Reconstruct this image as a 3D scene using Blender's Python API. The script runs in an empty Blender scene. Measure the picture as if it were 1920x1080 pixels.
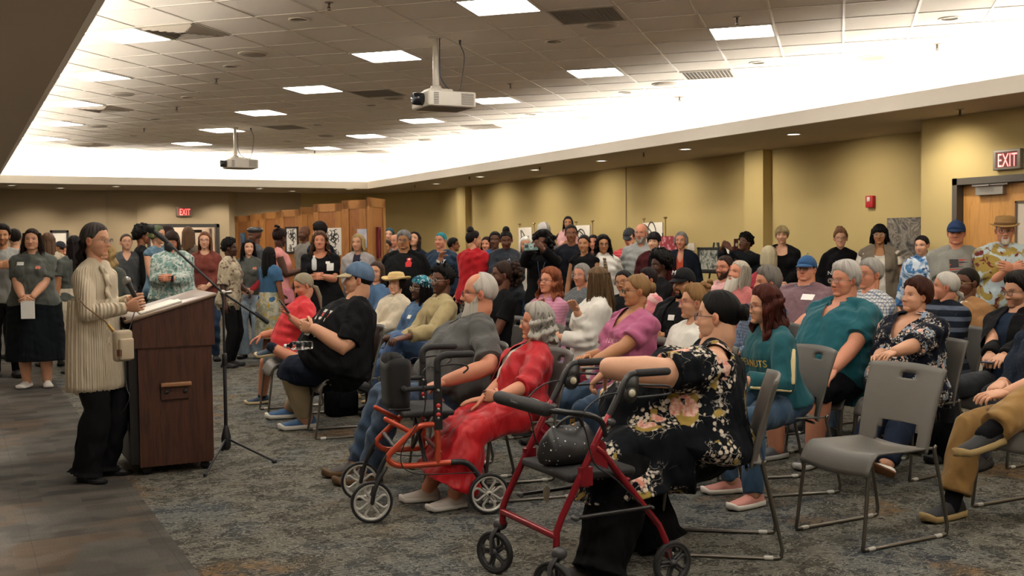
import bpy, math, random
import numpy as np
from mathutils import Vector, Matrix
from mathutils.bvhtree import BVHTree
SC = bpy.context.scene
COL = SC.collection
rad = math.radians

# ---------------------------------------------------------------- camera
# room axes: +Y runs along the long yellow wall, audience faces -X, origin is the floor under the camera
HC, FPX = 1.52, 1978.14
PIT, ROLL, TH = 0.041714, -0.0102647, math.pi/4 - 0.300737
CF = np.array([math.sin(TH), math.cos(TH), 0.0])        # horizontal view direction
CR = np.array([math.cos(TH), -math.sin(TH), 0.0])       # to the right of it
ZU = np.array([0, 0, 1.0])
_fw = CF*math.cos(PIT) - ZU*math.sin(PIT)
_up = CF*math.sin(PIT) + ZU*math.cos(PIT)
_cr = CR*math.cos(ROLL) + _up*math.sin(ROLL)
_cu = -CR*math.sin(ROLL) + _up*math.cos(ROLL)
cam_data = bpy.data.cameras.new('camera')
cam = bpy.data.objects.new('camera', cam_data)
COL.objects.link(cam)
cam.matrix_world = Matrix([[_cr[i], _cu[i], -_fw[i], (0, 0, HC)[i]] for i in range(3)] + [[0, 0, 0, 1]])
cam_data.sensor_width = 36
cam_data.lens = FPX*36/1920
cam_data.clip_start = 0.05
cam_data.dof.use_dof = True
cam_data.dof.focus_distance = 6.6
cam_data.dof.aperture_fstop = 6.3
SC.camera = cam

# ---------------------------------------------------------------- world, exposure
SC.view_settings.view_transform = 'Standard'
SC.view_settings.look = 'None'
SC.view_settings.gamma = 1
SC.view_settings.use_curve_mapping = False
SC.view_settings.exposure = 0.2
SC.cycles.use_denoising = True
SC.cycles.max_bounces = 7
SC.cycles.diffuse_bounces = 4
SC.cycles.glossy_bounces = 3
SC.cycles.sample_clamp_indirect = 6
w = bpy.data.worlds.new('World'); SC.world = w
w.use_nodes = True
w.node_tree.nodes['Background'].inputs[0].default_value = (1.0, 0.93, 0.84, 1)
w.node_tree.nodes['Background'].inputs[1].default_value = 0.08

LIGHT_COL = (1.0, 0.93, 0.84)
PANEL_E, COVE_E, SPOT_W = 27.0, 95.0, 58.0

def P(x, y, Z):
    """photo pixel on the horizontal plane at height Z -> point of the room"""
    r = ray(x, y); k = (Z-HC)/r[2]
    return np.array([0, 0, HC]) + r*k
def ray(x, y):
    u = (x-960)/FPX; v = -(y-540)/FPX
    return _fw + _cr*u + _cu*v
def D(x, y, z):
    """photo pixel at distance z along the view axis -> point of the room"""
    return np.array([0, 0, HC]) + ray(x, y)*z
def PX(x, X):
    """photo column on the vertical plane x = X of the room"""
    r = ray(x, 450); return r*(X/r[0])
def A(*v): return np.array(v, float)
def unit(v): v = np.asarray(v, float); return v/(np.linalg.norm(v)+1e-12)

# ---------------------------------------------------------------- materials
_MC = {}
def srgb(h):
    if not isinstance(h, str): return tuple(h)[:3]
    h = h.lstrip('#'); c = [int(h[i:i+2], 16)/255 for i in (0, 2, 4)]
    return tuple(x/12.92 if x <= .04045 else ((x+.055)/1.055)**2.4 for x in c)
class NT:
    """small helper around a material's node tree"""
    def __init__(s, name):
        s.m = bpy.data.materials.new(name); s.m.use_nodes = True
        s.t = s.m.node_tree; s.b = s.t.nodes['Principled BSDF']
        s._c = None
    def n(s, typ, **kw):
        nd = s.t.nodes.new(typ)
        for k, v in kw.items():
            if k.startswith('i_'):
                key = k[2:]; key = int(key) if key.isdigit() else key.replace('_', ' ')
                nd.inputs[key].default_value = v
            else: setattr(nd, k, v)
        return nd
    def l(s, a, b): s.t.links.new(a, b)
    def co(s, out='Object', scale=None, rot=None):
        if s._c is None: s._c = s.n('ShaderNodeTexCoord')
        o = s._c.outputs[out]
        if scale or rot:
            mp = s.n('ShaderNodeMapping')
            if scale: mp.inputs['Scale'].default_value = scale
            if rot: mp.inputs['Rotation'].default_value = rot
            s.l(o, mp.inputs[0]); o = mp.outputs[0]
        return o
    def noise(s, scale, detail=3, vec=None, rough=.5, dist=0):
        nd = s.n('ShaderNodeTexNoise'); nd.inputs['Scale'].default_value = scale
        nd.inputs['Detail'].default_value = detail; nd.inputs['Roughness'].default_value = rough
        nd.inputs['Distortion'].default_value = dist
        s.l(vec or s.co(), nd.inputs['Vector']); return nd.outputs['Fac']
    def ramp(s, fac, stops, interp='LINEAR'):
        r = s.n('ShaderNodeValToRGB'); r.color_ramp.interpolation = interp
        el = r.color_ramp.elements
        while len(el) < len(stops): el.new(.5)
        for e, (p, c) in zip(el, stops):
            e.position = p; c = srgb(c) if isinstance(c, str) else ((c,)*3 if isinstance(c, (int, float)) else c); e.color = (*c[:3], 1)
        s.l(fac, r.inputs[0]); return r.outputs[0]
    def mix(s, fac, a, b, mode='MIX'):
        m = s.n('ShaderNodeMix', data_type='RGBA', blend_type=mode)
        for v, i in ((fac, 0), (a, 6), (b, 7)):
            if hasattr(v, 'is_linked'): s.l(v, m.inputs[i])
            elif i == 0: m.inputs[0].default_value = v
            else: m.inputs[i].default_value = (*srgb(v), 1)
        return m.outputs[2]
    def math(s, op, a, b=0.0, c=None):
        m = s.n('ShaderNodeMath', operation=op)
        for v, i in ((a, 0), (b, 1), (c, 2)):
            if v is None: continue
            if hasattr(v, 'is_linked'): s.l(v, m.inputs[i])
            else: m.inputs[i].default_value = v
        return m.outputs[0]
    def bump(s, h, strength=.3, dist=.01):
        b = s.n('ShaderNodeBump'); b.inputs['Strength'].default_value = strength
        b.inputs['Distance'].default_value = dist
        s.l(h, b.inputs['Height']); s.l(b.outputs[0], s.b.inputs['Normal'])
    def color(s, c):
        if hasattr(c, 'is_linked'): s.l(c, s.b.inputs['Base Color'])
        else: s.b.inputs['Base Color'].default_value = (*srgb(c), 1)
    def rough(s, r): s.b.inputs['Roughness'].default_value = r; return s
    def set(s, **kw):
        for k, v in kw.items(): s.b.inputs[k.replace('_', ' ')].default_value = v
        return s

def mat(c, rough=.6, metal=0.0, name='paint', bump=0.0, spec=.5):
    key = ('p', c, rough, metal, bump, spec)
    if key not in _MC:
        n = NT(name)
        f = n.noise(9, 3)
        cc = srgb(c)
        n.color(n.mix(f, tuple(x*.9 for x in cc), tuple(min(1, x*1.08) for x in cc)))
        n.rough(rough).set(Metallic=metal); n.b.inputs['Specular IOR Level'].default_value = spec if rough < .78 else .15
        if bump: n.bump(n.noise(90, 2), bump, .003)
        _MC[key] = n.m
    return _MC[key]
def emit(c, e, name='lamp_face'):
    key = ('e', c, e)
    if key not in _MC:
        n = NT(name); n.color((0.8, .8, .8))
        n.b.inputs['Emission Color'].default_value = (*srgb(c), 1)
        n.b.inputs['Emission Strength'].default_value = e
        _MC[key] = n.m
    return _MC[key]
def glass(c=(1, 1, 1), rough=.02):
    key = ('g', c, rough)
    if key not in _MC:
        n = NT('clear_plastic'); n.color(c); n.rough(rough).set(Transmission_Weight=1.0, IOR=1.3)
        _MC[key] = n.m
    return _MC[key]
def skin(c):
    key = ('s', c)
    if key not in _MC:
        n = NT('skin'); cc = srgb(c)
        base = n.mix(n.noise(14, 4), tuple(x*.88 for x in cc), tuple(min(1, x*1.1) for x in cc))
        at = n.n('ShaderNodeAttribute', attribute_name='tint')
        n.color(n.mix(1.0, base, at.outputs['Color'], 'MULTIPLY'))
        n.rough(.52); n.bump(n.noise(160, 3), .25, .002)
        n.b.inputs['Specular IOR Level'].default_value = .35
        _MC[key] = n.m
    return _MC[key]
def hairm(c, c2=None):
    key = ('h', c, c2)
    if key not in _MC:
        n = NT('hair'); cc = srgb(c); d = srgb(c2) if c2 else tuple(min(1, x*1.5+.002) for x in cc)
        at = n.n('ShaderNodeAttribute', attribute_name='uvh')
        mp = n.n('ShaderNodeMapping'); n.l(at.outputs['Vector'], mp.inputs[0]); mp.inputs['Scale'].default_value = (1, .06, 1)
        f = n.noise(60, 3, mp.outputs[0], .6)
        f2 = n.noise(14, 2, mp.outputs[0])
        n.color(n.mix(n.math('MULTIPLY', f, f2), tuple(x*.55 for x in cc), d))
        n.rough(.58); n.bump(f, 1.0, .012); n.b.inputs['Specular IOR Level'].default_value = .22 if max(cc) > .03 else .12
        _MC[key] = n.m
    return _MC[key]

def cloth(c, rough=.88, kind=None, c2=None, c3=None, sc=1.0):
    key = ('c', c, rough, kind, c2, c3, sc)
    if key in _MC: return _MC[key]
    n = NT('fabric_'+(kind or 'plain')); cc = srgb(c)
    f = n.noise(7, 3)
    base = n.mix(f, tuple(x*.85 for x in cc), tuple(min(1, x*1.12) for x in cc))
    weave = n.noise(220, 2)
    if kind == 'denim':
        base = n.mix(n.ramp(n.noise(5, 4), [(.35, 0.0), (.7, 1.0)]), base, c2 or tuple(min(1, x*1.5+.02) for x in cc))
    elif kind == 'plaid':
        def grid(s, ax, w_):
            sp = n.n('ShaderNodeSeparateXYZ'); n.l(n.co(), sp.inputs[0])
            fr = n.math('FRACT', n.math('MULTIPLY', sp.outputs[ax], s)); return n.math('LESS_THAN', fr, w_)
        gx = n.math('MAXIMUM', grid(sc, 0, .22), grid(sc, 1, .22)); gz = grid(sc, 2, .22)
        base = n.mix(n.math('MULTIPLY', gx, .75), base, c2); base = n.mix(n.math('MULTIPLY', gz, .75), base, c3 or c2)
    elif kind == 'stripe':
        sp = n.n('ShaderNodeSeparateXYZ'); n.l(n.co(), sp.inputs[0])
        fr = n.math('FRACT', n.math('MULTIPLY', sp.outputs[2], sc)); base = n.mix(n.math('LESS_THAN', fr, .4), base, c2)
    elif kind == 'vstripe':
        sp = n.n('ShaderNodeSeparateXYZ'); n.l(n.co(), sp.inputs[0])
        fr = n.math('FRACT', n.math('MULTIPLY', n.math('ADD', sp.outputs[0], n.math('MULTIPLY', sp.outputs[1], .6)), sc)); base = n.mix(n.math('LESS_THAN', fr, .35), base, c2)
    elif kind == 'blotch':      # tie dye, camouflage like, marbled
        b1 = n.ramp(n.noise(5*sc, 3, dist=1.2), [(.46, 0.0), (.54, 1.0)])
        base = n.mix(b1, base, c2)
        if c3: base = n.mix(n.ramp(n.noise(9*sc, 2, n.co(rot=(1, 2, .5)), dist=.8), [(.58, 0.0), (.63, 1.0)]), base, c3)
    elif kind == 'floral':
        # bouquets: two-tone blossoms in the middle, ochre leaves, small white flowers around, plain ground between
        v0 = n.co(scale=(sc, sc, sc)); wob = n.noise(9, 2, v0)
        vc = n.n('ShaderNodeTexVoronoi'); vc.inputs['Scale'].default_value = 4.6; vc.inputs['Randomness'].default_value = .75; n.l(v0, vc.inputs['Vector'])
        dc = n.math('ADD', vc.outputs['Distance'], n.math('MULTIPLY', n.math('SUBTRACT', wob, .5), .34))
        patch = n.ramp(dc, [(.46, 1.0), (.50, 0.0)]); core = n.ramp(dc, [(.27, 1.0), (.30, 0.0)])
        vo = n.n('ShaderNodeTexVoronoi'); vo.inputs['Scale'].default_value = 40; n.l(v0, vo.inputs['Vector'])
        selp = n.n('ShaderNodeSeparateColor'); n.l(vo.outputs['Color'], selp.inputs[0])
        petal = n.math('MULTIPLY', n.ramp(vo.outputs['Distance'], [(.38, 1.0), (.50, 0.0)]), n.math('GREATER_THAN', selp.outputs[0], .30))
        base = n.mix(n.math('MULTIPLY', petal, patch), base, '#cbbfae')
        lines = n.math('LESS_THAN', n.math('ABSOLUTE', n.math('SUBTRACT', n.noise(16, 2, v0, .5, 1.0), .5)), .012)
        base = n.mix(n.math('MULTIPLY', lines, n.ramp(dc, [(.50, .8), (.58, 0.0)])), base, '#b9b2a8')
        leaf = n.math('MULTIPLY', n.ramp(n.noise(13, 1, n.co(scale=(sc, sc, sc*.6), rot=(.5, .3, .8))), [(.56, 0.0), (.59, 1.0)]), n.ramp(dc, [(.40, 1.0), (.43, 0.0)]))
        base = n.mix(leaf, base, c3 or '#a08a4a')
        vo2 = n.n('ShaderNodeTexVoronoi'); vo2.inputs['Scale'].default_value = 11.5; n.l(v0, vo2.inputs['Vector'])
        rag = n.math('ADD', vo2.outputs['Distance'], n.math('MULTIPLY', n.math('SUBTRACT', n.noise(38, 2, v0), .5), .35))
        big = n.math('MULTIPLY', n.ramp(rag, [(.46, 1.0), (.50, 0.0)]), core)
        bc = n.mix(n.ramp(n.noise(55, 2, v0), [(.40, 0.0), (.62, 1.0)]), c2 or '#d98f80', '#e6c6b6')
        base = n.mix(big, base, bc)
    elif kind == 'dots':
        vo = n.n('ShaderNodeTexVoronoi'); vo.inputs['Scale'].default_value = 60*sc; n.l(n.co(), vo.inputs['Vector'])
        base = n.mix(n.ramp(vo.outputs['Distance'], [(.16, 1.0), (.2, 0.0)]), base, c2 or '#dddddd')
    elif kind == 'rib':
        at = n.n('ShaderNodeSeparateXYZ'); n.l(n.co(), at.inputs[0])
        an = n.math('ARCTAN2', at.outputs[0], at.outputs[1])
        s1 = n.math('SINE', n.math('MULTIPLY', an, 84.0))
        base = n.mix(n.math('MULTIPLY', n.math('ADD', s1, 1.0), .5), tuple(x*.88 for x in cc), base)
        weave = s1
    n.color(base); n.rough(rough); n.b.inputs['Specular IOR Level'].default_value = .22 if max(cc) > .05 else .1
    n.b.inputs['Sheen Weight'].default_value = .08 if max(cc) > .05 else 0
    wr_ = n.noise(7, 1.5, n.co(scale=(1.5, 1.5, .7)), .4, .5)
    b1 = n.n('ShaderNodeBump'); b1.inputs['Strength'].default_value = .6; b1.inputs['Distance'].default_value = .065; n.l(wr_, b1.inputs['Height'])
    b2 = n.n('ShaderNodeBump'); b2.inputs['Strength'].default_value = .5 if kind == 'rib' else .25; b2.inputs['Distance'].default_value = .006 if kind == 'rib' else .0025
    n.l(weave, b2.inputs['Height']); n.l(b1.outputs[0], b2.inputs['Normal']); n.l(b2.outputs[0], n.b.inputs['Normal'])
    _MC[key] = n.m
    return n.m

# ---------------------------------------------------------------- mesh building
class G:
    """geometry collector: vertices, quads, triangles, material index per face, tint per vertex"""
    def __init__(s): s.v = []; s.q = []; s.t = []; s.qm = []; s.tm = []; s.c = []; s.uv = []; s.n = 0
    def add(s, v, q=(), t=(), m=0, c=None, uv=None):
        v = np.asarray(v, float).reshape(-1, 3); k = len(v)
        q = np.asarray(q, int).reshape(-1, 4); t = np.asarray(t, int).reshape(-1, 3)
        s.v.append(v); s.q.append(q+s.n); s.t.append(t+s.n)
        s.qm.append(np.full(len(q), m)); s.tm.append(np.full(len(t), m))
        cc = np.ones((k, 3)) if c is None else np.broadcast_to(np.asarray(c, float), (k, 3))
        s.c.append(cc); s.uv.append(np.zeros((k, 3)) if uv is None else uv)
        s.n += k; return s
    def join(s, g, m=None):
        for v, q, t, qm, tm, c, uv in [(np.concatenate(g.v), np.concatenate(g.q), np.concatenate(g.t), np.concatenate(g.qm), np.concatenate(g.tm), np.concatenate(g.c), np.concatenate(g.uv))]:
            s.v.append(v); s.q.append(q+s.n); s.t.append(t+s.n); s.qm.append(qm if m is None else qm*0+m)
            s.tm.append(tm if m is None else tm*0+m); s.c.append(c); s.uv.append(uv); s.n += len(v)
        return s
    def mesh(s, name='m', smooth=True, attrs=True):
        v = np.concatenate(s.v) if s.v else np.zeros((0, 3)); q = np.concatenate(s.q); t = np.concatenate(s.t)
        me = bpy.data.meshes.new(name)
        me.vertices.add(len(v)); me.vertices.foreach_set('co', v.astype(np.float32).ravel())
        loops = np.concatenate([q.ravel(), t.ravel()]); me.loops.add(len(loops))
        me.loops.foreach_set('vertex_index', loops.astype(np.int32))
        npoly = len(q)+len(t); me.polygons.add(npoly)
        st = np.concatenate([np.arange(len(q))*4, len(q)*4+np.arange(len(t))*3])
        me.polygons.foreach_set('loop_start', st.astype(np.int32))
        me.polygons.foreach_set('material_index', np.concatenate(s.qm+s.tm).astype(np.int32))
        me.polygons.foreach_set('use_smooth', np.full(npoly, smooth))
        if attrs:
            a = me.attributes.new('tint', 'FLOAT_COLOR', 'POINT')
            c = np.concatenate(s.c); a.data.foreach_set('color', np.c_[c, np.ones(len(c))].astype(np.float32).ravel())
            a = me.attributes.new('uvh', 'FLOAT_VECTOR', 'POINT')
            a.data.foreach_set('vector', np.concatenate(s.uv).astype(np.float32).ravel())
        me.update(calc_edges=True); return me

def obj(name, g, mats, parent=None, loc=None, rotz=0, smooth=True, attrs=False, sharp=None):
    me = g.mesh(name, smooth, attrs) if isinstance(g, G) else g
    for m in (mats if isinstance(mats, (list, tuple)) else [mats]): me.materials.append(m)
    o = bpy.data.objects.new(name, me); COL.objects.link(o)
    if parent is not None: o.parent = parent
    if loc is not None: o.location = tuple(loc)
    if rotz: o.rotation_euler = (0, 0, rotz)
    if sharp is not None and smooth:
        try: me.set_sharp_from_angle(angle=rad(sharp))
        except Exception: pass
    return o
def empty(name, loc, rotz=0):
    o = bpy.data.objects.new(name, None); COL.objects.link(o); o.location = tuple(loc); o.rotation_euler = (0, 0, rotz)
    o.empty_display_size = .1; return o
def tag(o, label=None, cat=None, group=None, kind=None):
    if label: o['label'] = label
    if cat: o['category'] = cat
    if group: o['group'] = group
    if kind: o['kind'] = kind
    return o
def struct(name, g, mats, **kw):
    o = obj(name, g, mats, **kw); o['kind'] = 'structure'; return o

# primitives; every function appends to a G
def frame_of(d, up=(0, 0, 1)):
    d = unit(d); up = np.asarray(up, float)
    if abs(d@up) > .98: up = A(0, 1, 0) if abs(d[1]) < .9 else A(1, 0, 0)
    x = unit(np.cross(d, up)); y = np.cross(x, d)
    return x, y, d
def loft(g, rings, m=0, c=None, cap=True, closed=True, uv=None):
    """rings: list of (n,3); joined in order; caps are fans"""
    R = np.asarray(rings, float); k, n = R.shape[:2]
    v = R.reshape(-1, 3); q = []
    i, j = np.meshgrid(np.arange(k-1), np.arange(n if closed else n-1), indexing='ij'); j2 = (j+1) % n
    q = np.stack([i*n+j, i*n+j2, (i+1)*n+j2, (i+1)*n+j], -1).reshape(-1, 4)
    t = []
    if cap:
        v = np.vstack([v, R[0].mean(0), R[-1].mean(0)]); a = k*n; b = a+1
        jj = np.arange(n); t = np.vstack([np.c_[(jj+1) % n, jj, np.full(n, a)], np.c_[(k-1)*n+jj, (k-1)*n+(jj+1) % n, np.full(n, b)]])
        if uv is not None: uv = np.vstack([uv, uv[0], uv[-1]])
        if c is not None and np.ndim(c) == 2: c = np.vstack([c, c[0], c[-1]])
    g.add(v, q, t, m, c, uv); return g
def tube(g, pts, r, n=10, m=0, c=None, flat=1.0, round_ends=True, up=(0, 0, 1), r2=None):
    """tube through pts with radius per point; flat scales the second axis"""
    P_ = [np.asarray(p, float) for p in pts]; k = len(P_)
    r = np.broadcast_to(np.asarray(r, float), (k,)).tolist(); r2 = list(r2) if r2 is not None else [x*flat for x in r]
    tang = [unit((P_[min(i+1, k-1)]-P_[i-1]) if 0 < i < k-1 else (P_[1]-P_[0] if i == 0 else P_[-1]-P_[-2])) for i in range(k)]
    if round_ends:
        a, b = P_[0], P_[-1]; e0, e1 = tang[0], tang[-1]; ra, rb = min(r[0], r2[0]), min(r[-1], r2[-1])
        P_ = [a-e0*ra*.85, a-e0*ra*.5]+P_+[b+e1*rb*.5, b+e1*rb*.85]
        r = [r[0]*.5, r[0]*.87]+r+[r[-1]*.87, r[-1]*.5]; r2 = [r2[0]*.5, r2[0]*.87]+r2+[r2[-1]*.87, r2[-1]*.5]
        tang = [e0, e0]+tang+[e1, e1]
    x, y, _ = frame_of(tang[0], up); rings = []
    th = np.linspace(0, 2*math.pi, n, endpoint=False)
    for p, d, a, b in zip(P_, tang, r, r2):
        x = unit(x-d*(x@d)); y = np.cross(d, x)
        rings.append(p+np.outer(np.cos(th)*a, x)+np.outer(np.sin(th)*b, y))
    return loft(g, rings, m, c)
def ell(g, c0, R, n=12, k=8, m=0, c=None, M=None):
    th = np.linspace(0, 2*math.pi, n, endpoint=False); ph = np.linspace(-math.pi/2, math.pi/2, k+2)[1:-1]
    R = np.broadcast_to(np.asarray(R, float), (3,)); rings = []
    for p in ph:
        q = np.c_[np.cos(th)*math.cos(p)*R[0], np.sin(th)*math.cos(p)*R[1], np.full(n, math.sin(p)*R[2])]
        if M is not None: q = q@np.asarray(M)     # rows of M are the ellipsoid's axes
        rings.append(q+np.asarray(c0))
    # true poles
    pz = A(0, 0, R[2]); pz = pz@np.asarray(M) if M is not None else pz
    R_ = np.asarray(rings); kk, nn = R_.shape[:2]; v = np.vstack([R_.reshape(-1, 3), np.asarray(c0)-pz, np.asarray(c0)+pz])
    i, j = np.meshgrid(np.arange(kk-1), np.arange(nn), indexing='ij'); j2 = (j+1) % nn
    q = np.stack([i*nn+j, i*nn+j2, (i+1)*nn+j2, (i+1)*nn+j], -1).reshape(-1, 4); jj = np.arange(nn)
    t = np.vstack([np.c_[(jj+1) % nn, jj, np.full(nn, kk*nn)], np.c_[(kk-1)*nn+jj, (kk-1)*nn+(jj+1) % nn, np.full(nn, kk*nn+1)]])
    g.add(v, q, t, m, c); return g
def box(g, c0, s, m=0, M=None, c=None):
    s = np.asarray(s, float)/2; v = np.array([[x, y, z] for x in (-1, 1) for y in (-1, 1) for z in (-1, 1)], float)*s
    if M is not None: v = v@np.asarray(M)
    v = v+np.asarray(c0, float)
    g.add(v, [[0, 1, 3, 2], [4, 6, 7, 5], [0, 4, 5, 1], [2, 3, 7, 6], [0, 2, 6, 4], [1, 5, 7, 3]], m=m, c=c); return g
def bbox(g, lo, hi, m=0): lo, hi = A(*lo), A(*hi); return box(g, (lo+hi)/2, hi-lo, m)
def rbox(g, c0, s, r=.01, m=0, M=None, n=3):
    """box with rounded vertical edges and softened top and bottom"""
    sx, sy, sz = np.asarray(s, float)/2; r = min(r, sx*.98, sy*.98, sz*.98)
    def outline(ins):
        pts = []
        rr = max(r-ins, 1e-4)
        for cx, cy, a0 in ((sx-r, sy-r, 0), (-sx+r, sy-r, 90), (-sx+r, -sy+r, 180), (sx-r, -sy+r, 270)):
            for i in range(n+1):
                a = rad(a0+90*i/n); pts.append((cx+rr*math.cos(a), cy+rr*math.sin(a)))
        return pts
    rings = []
    for z, ins in ((-sz, r*.6), (-sz+r*.35, r*.12), (-sz+r*.8, 0), (sz-r*.8, 0), (sz-r*.35, r*.12), (sz, r*.6)):
        q = np.array([(x, y, z) for x, y in outline(ins)])
        if M is not None: q = q@np.asarray(M)
        rings.append(q+np.asarray(c0, float))
    return loft(g, rings, m)
def prism(g, outline, d, m=0):
    """outline: list of 3D points of a planar polygon, extruded by vector d (fan caps, convex-ish)"""
    o = np.asarray(outline, float); return loft(g, [o, o+np.asarray(d, float)], m)
def rotz_m(a): c, s = math.cos(a), math.sin(a); return np.array([[c, s, 0], [-s, c, 0], [0, 0, 1.0]])   # row-vector form
def rot_m(axis, a): return np.array(Matrix.Rotation(a, 3, Vector(axis))).T
def bez(pts, n=24):
    """Catmull-Rom through points"""
    p = [np.asarray(x, float) for x in pts]; p = [2*p[0]-p[1]]+p+[2*p[-1]-p[-2]]; out = []
    segs = len(p)-3; per = max(2, n//segs)
    for i in range(1, len(p)-2):
        for t in np.linspace(0, 1, per, endpoint=False):
            a, b, c_, d = p[i-1:i+3]
            out.append(.5*((2*b)+(-a+c_)*t+(2*a-5*b+4*c_-d)*t*t+(-a+3*b-3*c_+d)*t**3))
    out.append(p[-2]); return out

def remesh(g, vox, smooth=4, fac=.6):
    """voxel union of all pieces -> (verts, quads)"""
    me = g.mesh('tmp', attrs=False); o = bpy.data.objects.new('tmp', me); COL.objects.link(o)
    md = o.modifiers.new('r', 'REMESH'); md.mode = 'VOXEL'; md.voxel_size = vox; md.adaptivity = 0
    if smooth:
        sm = o.modifiers.new('s', 'SMOOTH'); sm.factor = fac; sm.iterations = smooth
    dg = bpy.context.evaluated_depsgraph_get(); ev = o.evaluated_get(dg); m2 = ev.to_mesh()
    v = np.zeros(len(m2.vertices)*3, np.float32); m2.vertices.foreach_get('co', v); v = v.reshape(-1, 3).astype(float)
    nl = len(m2.loops); li = np.zeros(nl, np.int32); m2.loops.foreach_get('vertex_index', li)
    nn = np.zeros(len(m2.vertices)*3, np.float32); m2.vertices.foreach_get('normal', nn)
    ev.to_mesh_clear(); bpy.data.objects.remove(o); bpy.data.meshes.remove(me)
    return v, li.reshape(-1, 4), nn.reshape(-1, 3).astype(float)
def folds(v, nrm, amp, seed=0, sc=1.0, flow=(0, 0, 1)):
    """cloth wrinkles: a few warped sine trains pushed along the normals"""
    r = np.random.RandomState(seed); h = np.zeros(len(v))
    w = v + .03*np.sin(v[:, [1, 2, 0]]*r.uniform(9, 14, 3)+r.uniform(0, 6, 3))
    for i in range(5):
        k = unit(r.normal(size=3)+np.asarray(flow)*r.uniform(.3, 1.5)*r.choice([-1, 1]))*r.uniform(28, 75)*sc
        h += np.sin(w@k+r.uniform(0, 6)+2.0*np.sin(w@(unit(r.normal(size=3))*9)+r.uniform(0, 6)))*r.uniform(.5, 1)*np.clip(np.sin(w@(r.normal(size=3)*5)+r.uniform(0, 6))+.35, 0, 1.3)
    return v+nrm*(h*amp/1.6)[:, None]
def text_g(body, size, depth=.001):
    """lettering as flat triangles in the XY plane, centred"""
    cu = bpy.data.curves.new('t', 'FONT'); cu.body = body; cu.size = size; cu.align_x = 'CENTER'; cu.align_y = 'CENTER'
    cu.resolution_u = 2
    o = bpy.data.objects.new('t', cu); COL.objects.link(o)
    dg = bpy.context.evaluated_depsgraph_get(); me = o.evaluated_get(dg).to_mesh(); me.calc_loop_triangles()
    v = np.array([x.co[:] for x in me.vertices]); t = np.array([x.vertices[:] for x in me.loop_triangles])
    o.evaluated_get(dg).to_mesh_clear(); bpy.data.objects.remove(o); bpy.data.curves.remove(cu)
    return v, t
def solid_flat(g, v, t, Mx, org, thick=.002, m=0):
    """flat triangles v,t mapped by axes Mx (rows) at org and given a thickness along the third axis"""
    v = np.asarray(v, float); v = np.c_[v[:, :2], np.zeros(len(v))]
    a = v@np.asarray(Mx)+org; b = a+np.asarray(Mx)[2]*thick
    g.add(b, t=t, m=m)
    # side walls from boundary edges
    e = {}
    for tri in t:
        for i in range(3):
            k = (tri[i], tri[(i+1) % 3])
            if (k[1], k[0]) in e: del e[(k[1], k[0])]
            else: e[k] = 1
    n = len(v); q = [[i, j, j+n, i+n] for i, j in e]
    if q: g.add(np.vstack([a, b]), q=q, m=m)
    return g

# ---------------------------------------------------------------- heads
def sstep(x, a, b): t = np.clip((x-a)/(b-a), 0, 1); return t*t*(3-2*t)
def head_dirs(nl, nt):
    ps = np.linspace(-math.pi, math.pi, nl, endpoint=False); lon = ps-.42*np.sin(ps)
    lat = np.linspace(-math.pi/2, math.pi/2, nt+2)[1:-1]
    lo, la = np.meshgrid(lon, lat); return lo, la
def dvec(lo, la): return np.stack([np.cos(la)*np.sin(lo), np.cos(la)*np.cos(lo), np.sin(la)], -1)
def head_r(d, hp):
    """smooth union of ellipsoids seen from the head's centre (eye level)"""
    jw, fat = hp.get('jaw', 1.0), hp.get('fat', 0.0)
    prim = [((0, -.014, .024), (.0755, .096, .092)),
            ((0, .018, -.028), (.064+.010*fat, .068, .084)),
            ((0, .026, -.066), ((.052+.018*fat)*jw, .052, .046+.006*fat)),
            ((0, .060, -.096), (.026*jw+.008*fat, .024, .020)),
            ((.034, .036, -.036), (.030+.006*fat, .036, .030)), ((-.034, .036, -.036), (.030+.006*fat, .036, .030)),
            ((0, -.03, -.07), (.050+.014*fat, .055, .055))]
    acc = 0; pw = 22
    for c, R in prim:
        c, R = np.array(c), np.array(R); a = ((d/R)**2).sum(-1); b = -2*(d*c/R**2).sum(-1); cc = (c**2/R**2).sum()-1
        disc = b*b-4*a*cc; t = np.where(disc > 0, (-b+np.sqrt(np.maximum(disc, 0)))/(2*a), 0); acc = acc+np.maximum(t, 0)**pw
    return acc**(1/pw)*.985
def gs(x, z, cx, cz, sx, sz): return np.exp(-((x-cx)/sx)**2-((z-cz)/sz)**2)
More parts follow.
